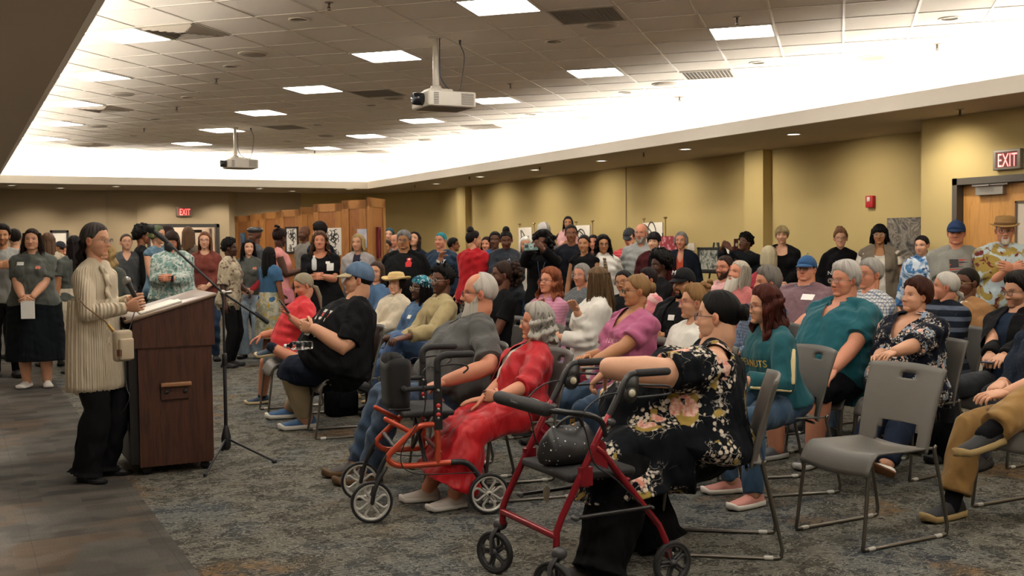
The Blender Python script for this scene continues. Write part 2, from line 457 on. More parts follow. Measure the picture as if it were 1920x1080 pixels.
def head_geo(nl, nt, hp):
    lo, la = head_dirs(nl, nt); d = dvec(lo, la); r = head_r(d, hp); p = d*r[..., None]
    x, y, z = p[..., 0], p[..., 1], p[..., 2]; fr = (y > .02).astype(float); ns = hp.get('nose', 1.0)
    dy = np.zeros_like(x)
    bridge = np.exp(-(x/(.0085+.004*np.clip(-z/.03, 0, 1)))**2)
    prof = np.interp(z, [-.052, -.046, -.038, -.030, 0, .016, .03], [0, .010, .021, .021, .008, .003, 0])
    dy += bridge*prof*ns
    dy += .009*ns*(gs(x, z, .012, -.038, .007, .008)+gs(x, z, -.012, -.038, .007, .008))
    for s_ in (-1, 1):
        dy -= .0115*gs(x, z, s_*.031, .000, .0165, .011)
        dy += .0045*gs(x, z, s_*.030, .021, .020, .007)
        dy += .0035*gs(x, z, s_*.042, -.028, .018, .016)
        dy -= .002*gs(x, z, s_*.028, -.052, .006, .02)
    open_ = hp.get('open', 0)
    dy += .0065*gs(x, z, 0, -.0605, .021, .0045)+.0065*gs(x, z, 0, -.0725-open_*.5, .018, .005)-.004*gs(x, z, 0, -.0665, .024, .0025+open_)
    dy -= .003*gs(x, z, 0, -.083, .02, .006); dy += .003*gs(x, z, 0, -.098, .014, .01)
    p[..., 1] += dy*fr
    # tint
    c = np.ones(p.shape)
    def paint(mask, col):
        nonlocal c
        mk = (mask*fr)[..., None]; c = c*(1-mk)+np.asarray(col)*mk
    paint(np.clip(gs(x, z, .045, -.03, .022, .02)+gs(x, z, -.045, -.03, .022, .02), 0, 1)*.5*hp.get('flush', .35)*.7, (1.08, .68, .62))
    paint(gs(x, z, 0, -.037, .012, .010)*.4*hp.get('flush', .35), (1.1, .6, .55))
    lips = np.clip(1.5*gs(x, z, 0, -.0605, .021, .0048)+1.5*gs(x, z, 0, -.0725-open_*.5, .018, .0052), 0, 1)
    paint(lips*hp.get('lipa', .55), hp.get('lip', (.95, .45, .42)))
    paint(gs(x, z, 0, -.0665, .022, .0018+open_)*.8, (.25, .1, .09))
    bc = hp.get('brow', (.22, .16, .12))
    for s_ in (-1, 1):
        arch = .0235-.10*abs(np.abs(x)-.034)*.6
        paint(np.clip(1.4*np.exp(-((z-arch)/.0035)**2)*np.exp(-((x-s_*.034)/.0165)**4), 0, 1)*.8, bc)
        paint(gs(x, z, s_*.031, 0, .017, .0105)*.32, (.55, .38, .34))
        paint(gs(x, z, s_*.0115, -.0435, .0035, .0025)*.8, (.25, .1, .08))
    st = hp.get('stubble', 0)
    if st:
        mk = sstep(-z, .030, .052)*sstep(y, -.01, .02)*(1-lips)
        mk = np.maximum(mk*(1-gs(x, z, 0, -.045, .02, .01)*.4), 0)
        c = c*(1-mk[..., None]*st)+np.asarray(hp.get('stubc', (.28, .22, .2)))*mk[..., None]*st
    g = G(); nt_, nl_ = lo.shape
    v = p.reshape(-1, 3); cc = c.reshape(-1, 3)
    i, j = np.meshgrid(np.arange(nt_-1), np.arange(nl_), indexing='ij'); j2 = (j+1) % nl_
    q = np.stack([i*nl_+j, i*nl_+j2, (i+1)*nl_+j2, (i+1)*nl_+j], -1).reshape(-1, 4)
    bot, top = v[:nl_].mean(0), v[-nl_:].mean(0); v = np.vstack([v, bot, top]); cc = np.vstack([cc, [1, 1, 1], [1, 1, 1]])
    jj = np.arange(nl_); t = np.vstack([np.c_[(jj+1) % nl_, jj, np.full(nl_, nt_*nl_)], np.c_[(nt_-1)*nl_+jj, (nt_-1)*nl_+(jj+1) % nl_, np.full(nl_, nt_*nl_+1)]])
    g.add(v, q, t, 0, cc)
    # ears
    for s_ in (-1, 1):
        M = rot_m((0, 0, 1), s_*.35)
        ell(g, (s_*.0765, -.008, -.008), (.0085, .019, .031), 12, 8, c=(1.02, .86, .82), M=M)
        ell(g, (s_*.0835, -.004, -.004), (.004, .009, .016), 8, 5, c=(.7, .5, .45), M=M)
    # eyes: white, iris, pupil and a lid fold
    for s_ in (-1, 1):
        k = np.argmin((v[:, 0]-s_*.031)**2+(v[:, 2]+.001)**2+(v[:, 1] < 0)*9)
        ey = v[k, 1]-.0058
        ell(g, (s_*.031, ey, -.0005), (.0135, .0085, .0064), 14, 8, 1, c=(.50, .46, .43))
        gz = hp.get('gaze', 0)*.004
        ell(g, (s_*.031+gz, ey+.0050, -.0003), (.0062, .0052, .0060), 10, 6, 1, c=hp.get('iris', (.12, .07, .04)))
        ell(g, (s_*.031+gz, ey+.0072, -.0003), (.0030, .0036, .0030), 8, 5, 1, c=(.01, .01, .01))
        tube(g, [(s_*.031-.014, ey+.0015, .0015), (s_*.031-.006, ey+.0065, .0062), (s_*.031+.006, ey+.0065, .0062), (s_*.031+.014, ey+.0015, .0012)], [.0017, .0026, .0026, .0017], 6, 0, c=(.45, .3, .26))
    return g

HL = {  # hairline: latitude against |longitude| from the face
 'full': ([0, 25, 45, 58, 70, 82, 92, 105, 130, 180], [46, 45, 38, 26, 10, -6, 0, -12, -36, -44]),
 'bangs': ([0, 25, 42, 55, 68, 84, 95, 130, 180], [17, 17, 15, 5, -8, -20, -20, -40, -46]),
 'short': ([0, 25, 45, 58, 70, 80, 90, 98, 108, 130, 180], [44, 44, 40, 30, 16, -4, 4, 4, -14, -30, -36]),
 'recede': ([0, 15, 30, 50, 62, 72, 82, 90, 100, 130, 180], [56, 60, 66, 50, 30, 10, -4, 6, -6, -30, -36]),
 'nape': ([0, 25, 45, 58, 70, 82, 92, 105, 130, 180], [46, 45, 38, 26, 12, 4, 6, -8, -30, -36])}
def shell(g, hp, line, thick, nl, nt, rough=.003, seed=0, top_cut=None, soft=5, inner=-.012, fn=None, puff=0, m=0, mul=None):
    """hair shell: the head's surface pushed out above the hairline and sunk into the head below it"""
    lo, la = head_dirs(nl, nt); d = dvec(lo, la); r = head_r(d, hp)
    L = np.interp(np.degrees(np.abs(lo)), *HL[line]) if isinstance(line, str) else line(lo, la)
    Lj = L+(1.5*np.sin(lo*7+seed)+.8*np.sin(lo*19+seed*2))*(soft > 3.5)
    mk = sstep(np.degrees(la), Lj-soft*.5, Lj+soft*.5); tp = .35+.65*sstep(np.degrees(la), Lj, Lj+16)*(soft > 3.5)+.65*(soft <= 3.5)
    if top_cut is not None: mk = mk*(1-sstep(np.degrees(la)+np.degrees(np.abs(lo))*0, top_cut-4, top_cut+4)*(1 if top_cut < 89 else 0))
    if mul is not None: mk = mk*mul(np.abs(lo), np.degrees(la))
    rs = np.random.RandomState(seed); n_ = np.zeros_like(lo)
    for i in range(5):
        a, b, ph = rs.uniform(7, 26), rs.uniform(1, 5), rs.uniform(0, 6); n_ += np.sin(lo*a+np.sin(la*b+ph)*2.0+ph)
    n_ = n_/5*rough*np.clip(np.cos(la)*1.6, 0, 1)
    th = thick*(1+puff*np.sin(la).clip(0, 1))
    if fn is not None: th = th+fn(lo, la)
    r2 = r+(th*tp+n_*1.5)*mk+inner*(1-mk)
    p = d*r2[..., None]; v = p.reshape(-1, 3); nt_, nl_ = lo.shape
    uv = np.stack([lo*.08, la*.08, 0*lo], -1).reshape(-1, 3)
    i, j = np.meshgrid(np.arange(nt_-1), np.arange(nl_), indexing='ij'); j2 = (j+1) % nl_
    q = np.stack([i*nl_+j, i*nl_+j2, (i+1)*nl_+j2, (i+1)*nl_+j], -1).reshape(-1, 4)
    b0, t0 = v[:nl_].mean(0), v[-nl_:].mean(0); v = np.vstack([v, b0, t0]); uv = np.vstack([uv, uv[0], uv[-1]])
    jj = np.arange(nl_); t = np.vstack([np.c_[(jj+1) % nl_, jj, np.full(nl_, nt_*nl_)], np.c_[(nt_-1)*nl_+jj, (nt_-1)*nl_+(jj+1) % nl_, np.full(nl_, nt_*nl_+1)]])
    g.add(v, q, t, m, None, uv); return g
def drape(g, length, A0=112, A1=100, w0=.088, w1=.10, back=.012, seed=0, n=46, wave=0.0, thick=.022, z0=.05, lean=0.0):
    """hair falling behind and beside the head: closed crescent sections from z0 down to -length"""
    rs = np.random.RandomState(seed); K = 14; rings = []; uvs = []
    ph = rs.uniform(0, 6, 6)
    for k in range(K+1):
        f = k/K; z = z0-(z0+length)*f; Ak = rad(A0+(A1-A0)*f)
        if f > .8: Ak *= 1-.12*(f-.8)/.2
        a = (w0+(w1-w0)*f)*(1-.25*max(0, f-.9)/.1); bb = .098+back*f+.01*math.sin(f*3)
        th = np.linspace(-Ak, Ak, n)
        lock = .005*np.sin(th*9+ph[0]+wave*8*f)+.004*np.sin(th*17+ph[1]+f*2)+.003*np.sin(th*31+ph[2])
        wv = wave*.012*np.sin(f*14+ph[3]+th*2)
        tk = thick*(1-.55*f)*np.clip(1-np.abs(th/Ak)**6*.85, .1, 1)
        zz = z-(z0+length)*f*(.07*np.sin(th*4+ph[4])+.05*np.sin(th*11+ph[5])+.03*np.sin(th*23+ph[1]))-.004*np.sin(th*19)*f
        ro = np.stack([np.sin(th)*(a+lock+wv), -np.cos(th)*(bb+lock+wv)-.010-lean*f, zz], -1)
        ri = np.stack([np.sin(th)*(a+lock+wv-tk), -np.cos(th)*(bb+lock+wv-tk)-.010-lean*f, zz], -1)[::-1]
        rings.append(np.vstack([ro, ri])); u = np.r_[th, th[::-1]]*.09
        uvs.append(np.c_[u, np.full(2*n, z), np.zeros(2*n)])
    return loft(g, rings, 0, None, True, True, np.vstack(uvs))
def strand(g, pts, r, n=8, m=0):
    """a lock, tail or braid with hair coordinates along its length"""
    k0 = g.n; tube(g, pts, r, n, m); v = g.v[-1]; u = np.zeros((len(v), 3))
    ln = np.linspace(0, .4, len(v)//n+1); u[:, 0] = np.tile(np.linspace(0, .12, n), len(v)//n+1)[:len(v)]; u[:, 1] = np.repeat(ln, n)[:len(v)]
    g.uv[-1] = u; return g
def hair_geo(style, hp, q, seed=0, ln=None):
    g = G(); nl, nt = (110, 76) if q >= 2 else ((72, 50) if q == 1 else (48, 34))
    S = lambda line, th, **k: shell(g, hp, line, th, nl, nt, seed=seed, **k)
    nn = 46 if q >= 1 else 30
    if style == 'short': S('short', .011, puff=.5)
    elif style == 'crop': S('short', .007, rough=.001)
    elif style == 'thick': S('short', .017, puff=.8, rough=.007)
    elif style == 'pixie': S('bangs', .013, rough=.006, puff=.4)
    elif style == 'puffy':  S('nape', .020, rough=.006, puff=.4, fn=lambda lo, la: .012*np.exp(-((np.abs(lo)-2.2)/.9)**2))
    elif style == 'bald': S('short', .006, rough=.001, mul=lambda lo, la: 1-sstep(la-10*np.clip(lo-.95, 0, 3), 18, 34))
    elif style == 'fringe': S('short', .010, rough=.003, mul=lambda lo, la: 1-sstep(la-42*np.clip(lo-.95, 0, 3), 26, 44))
    elif style == 'thin': S('recede', .011, rough=.004)
    elif style == 'bob':
        S('full', .010, puff=.4); drape(g, ln or .13, 118, 122, .086, .095, .0, seed, nn, thick=.03)
    elif style == 'bobbangs':
        S('bangs', .014, puff=.4); drape(g, ln or .13, 118, 122, .086, .095, .0, seed, nn, thick=.03)
    elif style == 'long':
        S('full', .009, puff=.4); drape(g, ln or .33, 118, 112, .086, .105, .035, seed, nn, thick=.03)
    elif style == 'longbangs':
        S('bangs', .014, puff=.4); drape(g, ln or .30, 118, 118, .088, .115, .03, seed, nn, wave=.6, thick=.03)
    elif style == 'wavy':
        S('full', .018, puff=.5, rough=.007); drape(g, ln or .27, 122, 122, .090, .13, .03, seed, nn, wave=1.6, thick=.04)
    elif style == 'locks':      # heavy wavy hair with separate tresses over the shoulder
        S('full', .018, puff=.5, rough=.006); drape(g, (ln or .40)*.8, 116, 112, .090, .125, .05, seed, nn, wave=1.8, thick=.04)
        rs = np.random.RandomState(seed)
        for i in range(46):
            a = rad(rs.uniform(75, 285)); x0, y0 = math.sin(a)*.085, math.cos(a)*.085
            pts = [(x0*(1+.5*f)+.012*math.sin(f*9+i), y0*(1+.4*f)-.02*f+.012*math.cos(f*9+i), .02-(ln or .40)*1.08*f*rs.uniform(.9, 1.02)) for f in np.linspace(0, 1, 12)]
            strand(g, pts, np.interp(np.linspace(0, 1, 12), [0, .3, 1], [.007, .012, .003]), 7)
    elif style == 'pony':
        S('nape', .010, rough=.002); strand(g, [(0, -.10, .03), (0, -.135, .03), (.005, -.155, -.03), (.01, -.155, -(ln or .24)*.6), (.0, -.15, -(ln or .24))], [.02, .024, .026, .024, .008], 12)
    elif style == 'lowpony':
        S('nape', .010, rough=.002); strand(g, [(0, -.095, -.05), (.005, -.12, -.07), (.012, -.125, -(ln or .26)*.6), (.02, -.10, -(ln or .26))], [.018, .024, .022, .006], 12)
    elif style == 'bun':
        S('nape', .009, rough=.002); ell(g, (0, -.118, .018), (.040, .034, .040), 18, 12); strand(g, [(.03*math.sin(a), -.135, .018+.03*math.cos(a)) for a in np.linspace(0, 5.6, 14)], [.012]*14, 8)
    elif style == 'topbun':
        S('nape', .010, rough=.002); ell(g, (0, -.050, .128), (.046, .046, .044), 16, 10); strand(g, [(.036*math.sin(a), -.050+.036*math.cos(a), .116) for a in np.linspace(0, 5.8, 14)], [.016]*14, 8)
    elif style == 'messybun':
        S('nape', .014, rough=.008, puff=.5); rs = np.random.RandomState(seed)
        for i in range(14):
            u = unit(rs.normal(size=3)); ell(g, A(0, -.085, .115)+u*.038, (.026, .022, .02), 8, 6)
    elif style == 'afro':
        S('nape', (ln or .065), rough=.012, puff=.5, soft=12)
        rs = np.random.RandomState(seed)
        for i in range(70 if q else 40):
            a, b = rs.uniform(-math.pi, math.pi), rad(rs.uniform(-20, 88))
            if b < rad(np.interp(abs(math.degrees(a)), *HL['nape'])+12): continue
            dd = np.array([math.cos(b)*math.sin(a), math.cos(b)*math.cos(a), math.sin(b)]); r = head_r(dd[None], hp)[0]+(ln or .065)*(1+.5*max(0, math.sin(b)))
            ell(g, dd*r, rs.uniform(.012, .022), 7, 5)
    elif style == 'afropuff':
        S('nape', .010, rough=.002); rs = np.random.RandomState(seed)
        for i in range(60):
            u = unit(rs.normal(size=3)); ell(g, A(0, -.125, .0)+u*A(.075, .055, .10)*rs.uniform(.8, 1.1), rs.uniform(.018, .03), 8, 6)
    elif style == 'mane':       # very full curls around the head
        S('nape', .045, rough=.012, puff=.3, soft=12); rs = np.random.RandomState(seed)
        for i in range(230):
            a = rs.uniform(.72, 2*math.pi-.72); b = rs.uniform(-1.0, 1.3)
            c0 = A(math.sin(a)*.115*math.cos(b*.7), math.cos(a)*.105*math.cos(b*.7)-.02, .01+.115*math.sin(b)-.02)
            ell(g, c0+rs.normal(size=3)*.012, rs.uniform(.014, .034), 8, 6)
    elif style == 'coils':      # short twists sticking out
        S('short', .018, rough=.006, puff=.6); rs = np.random.RandomState(seed)
        for i in range(64):
            a, b = rs.uniform(-math.pi, math.pi), rad(rs.uniform(8, 85))
            if b < rad(np.interp(abs(math.degrees(a)), *HL['short'])+4): continue
            dd = np.array([math.cos(b)*math.sin(a), math.cos(b)*math.cos(a), math.sin(b)]); r = head_r(dd[None], hp)[0]
            tilt = unit(dd+rs.normal(size=3)*.35+A(0, 0, .1)); L_ = rs.uniform(.035, .065)
            strand(g, [dd*r, dd*r+tilt*L_*.6, dd*r+tilt*L_+A(0, 0, -.012)], [.010, .009, .006], 6)
    elif style == 'ponylocs':
        S('nape', .012, rough=.005); rs = np.random.RandomState(seed)
        for i in range(26):
            x = rs.uniform(-.05, .06); strand(g, [(x*.5, -.09, .02), (x, -.14, -.02), (x*1.3, -.15+rs.uniform(-.02, .02), -.14), (x*1.4, -.13, -.14-rs.uniform(.08, .20))], [.010, .011, .010, .006], 6)
    if q >= 2 and style in ('bob', 'bobbangs', 'long', 'longbangs', 'wavy', 'locks'):
        ln_ = ln or {'bob': .13, 'bobbangs': .13, 'long': .33, 'longbangs': .30, 'wavy': .27, 'locks': .40}[style]; rs = np.random.RandomState(seed+1)
        for i in range(70):
            a = rad(rs.uniform(66, 294)); L_ = ln_*rs.uniform(.75, 1.12); w1 = (.108 if ln_ < .16 else .128)+rs.uniform(-.006, .014); k1, k2 = rs.uniform(0, 6, 2); wv = .010 if style in ('wavy', 'locks') else .003
            pts = [(math.sin(a+.12*math.sin(f*2+k1))*(.088+(w1-.088)*f)+wv*math.sin(f*11+k1), math.cos(a)*(.100+.02*f)-.010-(.03 if math.cos(a) < 0 else 0)*f*(ln_ > .2)+wv*math.cos(f*11+k2), .07-(L_+.07)*f) for f in np.linspace(0, 1, 9)]
            strand(g, pts, np.interp(np.linspace(0, 1, 9), [0, .4, 1], [.003, .0055, .0015]), 5)
    return g
def beard_geo(hp, q, length=.02, full=True, must=True, seed=0):
    nl, nt = (100, 70) if q >= 2 else (56, 40); g = G()
    def line(lo, la):   # region is BELOW the line: return huge so shell hides, handled in fn
        return np.full_like(lo, 999.0)
    lo, la = head_dirs(nl, nt); d = dvec(lo, la); r = head_r(d, hp); p = d*r[..., None]; x, y, z = p[..., 0], p[..., 1], p[..., 2]
    up = np.interp(np.degrees(np.abs(lo)), [0, 14, 24, 40, 60, 76, 90], [-.046, -.046, -.054, -.060, -.040, -.012, .0]) if full else np.interp(np.degrees(np.abs(lo)), [0, 20, 30, 60], [-.045, -.05, -.085, -.2])
    mk = sstep(up-z, -.003, .006)*sstep(np.degrees(np.abs(lo)), 96, 84)*0+sstep(up-z, -.003, .006)*(1-sstep(np.degrees(np.abs(lo)), 80, 92))
    mouth = np.clip(1.6*gs(x, z, 0, -.067, .019, .0085), 0, 1)*(y > 0)
    if not must: mk = mk*(1-gs(x, z, 0, -.05, .03, .01)*(z > -.058))
    mk = mk*(1-mouth); rs = np.random.RandomState(seed)
    n_ = sum(np.sin(lo*rs.uniform(14, 40)+np.sin(la*rs.uniform(2, 5))*2+rs.uniform(0, 6)) for _ in range(4))/4
    low = sstep(-z, .06, .11); grow = .006+length*.35*sstep(-z, .05, .085)
    p2 = d*(r+(grow+n_*.002)*mk-.010*(1-mk))[..., None]
    p2[..., 2] -= length*1.0*low*mk; p2[..., 1] += length*.12*low*mk
    v = p2.reshape(-1, 3); nt_, nl_ = lo.shape; uv = np.stack([lo*.08, la*.08, 0*lo], -1).reshape(-1, 3)
    i, j = np.meshgrid(np.arange(nt_-1), np.arange(nl_), indexing='ij'); j2 = (j+1) % nl_
    qd = np.stack([i*nl_+j, i*nl_+j2, (i+1)*nl_+j2, (i+1)*nl_+j], -1).reshape(-1, 4)
    b0, t0 = v[:nl_].mean(0), v[-nl_:].mean(0); v = np.vstack([v, b0, t0]); uv = np.vstack([uv, uv[0], uv[-1]])
    jj = np.arange(nl_); t = np.vstack([np.c_[(jj+1) % nl_, jj, np.full(nl_, nt_*nl_)], np.c_[(nt_-1)*nl_+jj, (nt_-1)*nl_+(jj+1) % nl_, np.full(nl_, nt_*nl_+1)]])
    g.add(v, qd, t, 0, None, uv); return g

def glasses_geo(round_=False):
    g = G(); yv = .096
    for s_ in (-1, 1):
        w, h = (.021, .019) if round_ else (.025, .0165); pts = []
        for a in np.linspace(0, 2*math.pi, 17):
            e = .75 if not round_ else 1
            cx = math.copysign(abs(math.cos(a))**e, math.cos(a)); sx = math.copysign(abs(math.sin(a))**e, math.sin(a))
            pts.append((s_*.032+w*cx, yv-.10*abs(s_*.032+w*cx)**1.0*.12/.1*.6, -.004+h*sx))
        tube(g, pts, [.0017]*17, 6, round_ends=False)
        tube(g, [(s_*.057, yv-.006, .003), (s_*.072, .05, .002), (s_*.080, -.005, .0)], [.0017]*3, 6)
    tube(g, [(-.010, yv, .0), (0, yv+.003, .003), (.010, yv, .0)], [.0016]*3, 6); return g
def lens_geo(s_):
    g = G()
    if 1:
        ell(g, (s_*.032, .0945, -.004), (.022, .0012, .0155), 14, 6)
    return g
def cap_geo(hp, q, brim=True, back=False):
    """baseball cap: crown panel and bill as two pieces of geometry (crown, bill)"""
    g = G(); nl, nt = (90, 60) if q >= 2 else (48, 34)
    shell(g, hp, lambda lo, la: np.interp(np.degrees(np.abs(lo)), [0, 60, 100, 140, 180], [27, 20, 8, -4, -8]), .013, nl, nt, rough=0.0, soft=3, inner=-.02, puff=.30,
          fn=lambda lo, la: .004*np.exp(-(lo/.9)**2)*sstep(np.degrees(la), 20, 40))
    ell(g, (0, -.015, .145), (.007, .007, .005), 8, 5)
    b = G(); rows = []
    for f in np.linspace(0, 1, 7):
        th = np.linspace(-1.15, 1.15, 21); r0 = .083+.085*f*np.cos(th*.95)
        x = np.sin(th)*(.083+.004*f); y = np.cos(th)*r0+.004; z = .046-.034*f*np.cos(th)-.018*(1-np.cos(th*1.1))
        rows.append(np.c_[x, y, z])
    top = np.array(rows); bot = top-[0, 0, .004]
    rings = [np.vstack([top[i], bot[i][::-1]]) for i in range(7)]; loft(b, rings)
    return g, b
def hat_geo(kind, hp):
    g = G(); th = np.linspace(0, 2*math.pi, 40, endpoint=False); rings = []
    if kind == 'straw': prof = [(.085, .035), (.090, .052), (.155, .050), (.165, .058), (.168, .070), (.160, .074), (.150, .062), (.098, .062), (.093, .100), (.080, .125), (.04, .135), (.005, .136)]
    elif kind == 'fedora': prof = [(.088, .040), (.092, .048), (.135, .045), (.140, .050), (.136, .054), (.098, .056), (.092, .100), (.086, .128), (.06, .136), (.005, .128)]
    elif kind == 'beret': prof = [(.088, .045), (.10, .055), (.115, .085), (.10, .115), (.05, .13), (.005, .132)]
    for r, z in prof:
        rings.append(np.c_[np.cos(th)*r*.93, np.sin(th)*r*1.08-.012, np.full(40, z)+(.012*np.cos(th*2)*(r > .12))])
    return loft(g, rings)

def smooth_rim(v, qd, it=26):
    e = np.concatenate([qd[:, [0, 1]], qd[:, [1, 2]], qd[:, [2, 3]], qd[:, [3, 0]]]); es = np.sort(e, 1)
    key = es[:, 0].astype(np.int64)*len(v)+es[:, 1]; u, c = np.unique(key, return_counts=True); b = u[c == 1]
    if not len(b): return v
    e = np.stack([b//len(v), b % len(v)], 1); a_ = np.r_[e[:, 0], e[:, 1]]; b_ = np.r_[e[:, 1], e[:, 0]]
    cnt = np.bincount(a_, minlength=len(v)); ok = cnt > 0; v = v.copy()
    for _ in range(it):
        s_ = np.stack([np.bincount(a_, v[b_, k], len(v)) for k in range(3)], 1); v[ok] = v[ok]*.4+.6*s_[ok]/cnt[ok][:, None]
    return v

# ---------------------------------------------------------------- bodies
TT = [-.20, -.08, .05, .28, .52, .74, .88, .955, 1.0, 1.06]
TA = {0: [.11, .168, .172, .156, .162, .174, .162, .108, .068, .056], 1: [.11, .182, .184, .142, .146, .154, .142, .095, .060, .049]}
TB = {0: [.09, .105, .108, .102, .112, .122, .104, .078, .060, .056], 1: [.09, .106, .108, .088, .098, .108, .092, .070, .053, .050]}
TK = {0: [.10, .118, .116, .098, .100, .104, .100, .082, .064, .058], 1: [.11, .126, .122, .088, .088, .092, .088, .072, .056, .052]}
GW = [.7, 1.0, 1.1, 1.25, 1.0, .75, .55, .35, .35, .35]
def ik(a, b, l1, l2, pole):
    a, b = np.asarray(a, float), np.asarray(b, float); d = b-a; L = np.linalg.norm(d); mx = (l1+l2)*.995
    if L > mx: b = a+d/L*mx; d = b-a; L = mx
    u = d/L; c = (l1*l1-l2*l2+L*L)/(2*L); h = math.sqrt(max(l1*l1-c*c, 0)); pole = np.asarray(pole, float)
    pv = pole-u*(pole@u); pv = unit(pv) if np.linalg.norm(pv) > 1e-6 else frame_of(u)[0]
    return a+u*c+pv*h, b
ARMS = {'side': (.25, .03, -.03), 'fold': (.055, .25, .10), 'high': (.055, .27, .27), 'lap': (.085, .30, .13), 'knee': (.13, .42, .12),
        'cross': (-.10, .235, .27), 'phone': (.055, .33, .36), 'camera': (.075, .40, .64), 'back': (.10, -.17, .04), 'face': (.045, .16, .70), 'pocket': (.22, .07, .02),
        'chest': (.02, .22, .36), 'shoulder': (-.12, .17, .47), 'lap2': (-.02, .33, .14), 'clap': (.04, .30, .38), 'hip': (.24, .0, .12)}
POLE = {'camera': (.9, .0, -1), 'face': (.7, .3, -1), 'cross': (1.4, -.1, -1), 'hip': (1.5, -.6, 0)}

def hand_geo(g, W, d, nrm, side, s=1.0, curl=.5, q=1, spread=.08, c=None, thumb_in=.3):
    """palm, four jointed fingers and a thumb; d fingers' direction, nrm where the palm faces"""
    d = unit(d); nrm = unit(nrm-d*(np.asarray(nrm)@d)); wv = np.cross(d, nrm)*side   # wv points to the thumb side
    hw = .041*s; n = 10 if q >= 2 else 8
    rings = []
    for f, w_, t_ in ((-.012, .026, .019), (.012, .032, .017), (.04, .040, .016), (.07, .042, .014), (.088, .040, .011), (.096, .034, .007)):
        th = np.linspace(0, 2*math.pi, 14, endpoint=False)
        cx = np.sign(np.cos(th))*np.abs(np.cos(th))**.7*w_*s; cy = np.sign(np.sin(th))*np.abs(np.sin(th))**.8*t_*s
        rings.append(W+d*f*s+np.outer(cx, wv)+np.outer(cy, nrm))
    loft(g, rings, 0, c)
    for i, (L, r, off) in enumerate(((.064, .0090, .029), (.071, .0092, .010), (.066, .0088, -.010), (.052, .0078, -.028))):
        b = W+d*.084*s+wv*off*s; a = curl*(.85+.12*i); dd = unit(d+wv*spread*(1.5-i)); p = [b-dd*.012*s, b]; ang = a*.45; cur = dd
        for seg, k in ((.45, 1), (.30, 1.25), (.25, .9)):
            cur = unit(cur*math.cos(ang)+nrm*math.sin(ang)); p.append(p[-1]+cur*L*seg*s); ang = a*.95*k
            # keep bending in the plane of (cur, nrm rotated)
            nrm_l = unit(nrm-cur*(nrm@cur)) if abs(cur@nrm) < .999 else -dd
            if cur@nrm > .92: nrm_l = -dd
            nrm_use = nrm_l
            cur_next = unit(cur*math.cos(ang)+nrm_use*math.sin(ang)); nrm_dir = nrm_use
            cur, ang = cur, ang
            # store for next
            nr_save = nrm_dir
            if seg != .25:
                nxt = unit(cur*math.cos(ang)+nr_save*math.sin(ang)); p_last = p[-1]; cur = nxt; ang = 0.0
        tube(g, p, [r*s*.95, r*s, r*s*.98, r*s*.9, r*s*.72], n, c=c)
    b = W+d*.018*s+wv*.026*s; t1 = unit(d*.62+wv*(.80-thumb_in)+nrm*(.25+thumb_in)); t2 = unit(t1*.8+d*.5+nrm*.25*curl-wv*.25)
    tube(g, [b-t1*.01*s, b, b+t1*.042*s, b+t1*.042*s+t2*.03*s, b+t1*.042*s+unit(t2+nrm*.2*curl)*.054*s], A(.0135, .0145, .0115, .0100, .0078)*s, n, c=c)
    return g

def shoe_geo(up_g, sole_g, M, org, s=1.0, kind='sneaker'):
    """rows of M: side, toe direction, up; org under the ankle on the ground"""
    sec = [(-.075, .026, .045), (-.06, .033, .075), (-.03, .036, .082), (.0, .037, .080), (.035, .040, .070), (.075, .045, .056), (.115, .049, .046), (.15, .046, .040), (.175, .036, .034), (.19, .020, .026)]
    if kind == 'boot': sec = [(y, w, h+.10*max(0, 1-abs(y+.02)/.07)) for y, w, h in sec]
    if kind == 'flat': sec = [(y, w*.85, h*(.75 if y < .02 else .55)) for y, w, h in sec]
    if kind == 'sneaker': sec = [(y, w, h*1.16+.006) for y, w, h in sec]
    rings = []; so = []
    for y, w_, h in sec:
        th = np.linspace(0, 2*math.pi, 16, endpoint=False); cx = np.sin(th); cz = np.cos(th)
        x = np.sign(cx)*np.abs(cx)**.8*w_; z = np.where(cz > 0, .026+(h-.026)*cz**.9 if False else .026+(h-.026)*np.abs(cz)**.9, .026-.012*np.abs(cz)**.5)
        rings.append((np.c_[x, np.full(16, y), z]*s)@M+org)
        x2 = np.sign(cx)*np.abs(cx)**.5*(w_+.005); z2 = .019+.019*np.sign(cz)*np.abs(cz)**.5+(.004 if y < -.02 else 0)+(.012 if y > .17 else 0)
        if kind == 'flat': z2 = z2*.5
        so.append((np.c_[x2, np.full(16, y*1.03), z2]*s)@M+org)
    loft(up_g, rings); loft(sole_g, so)

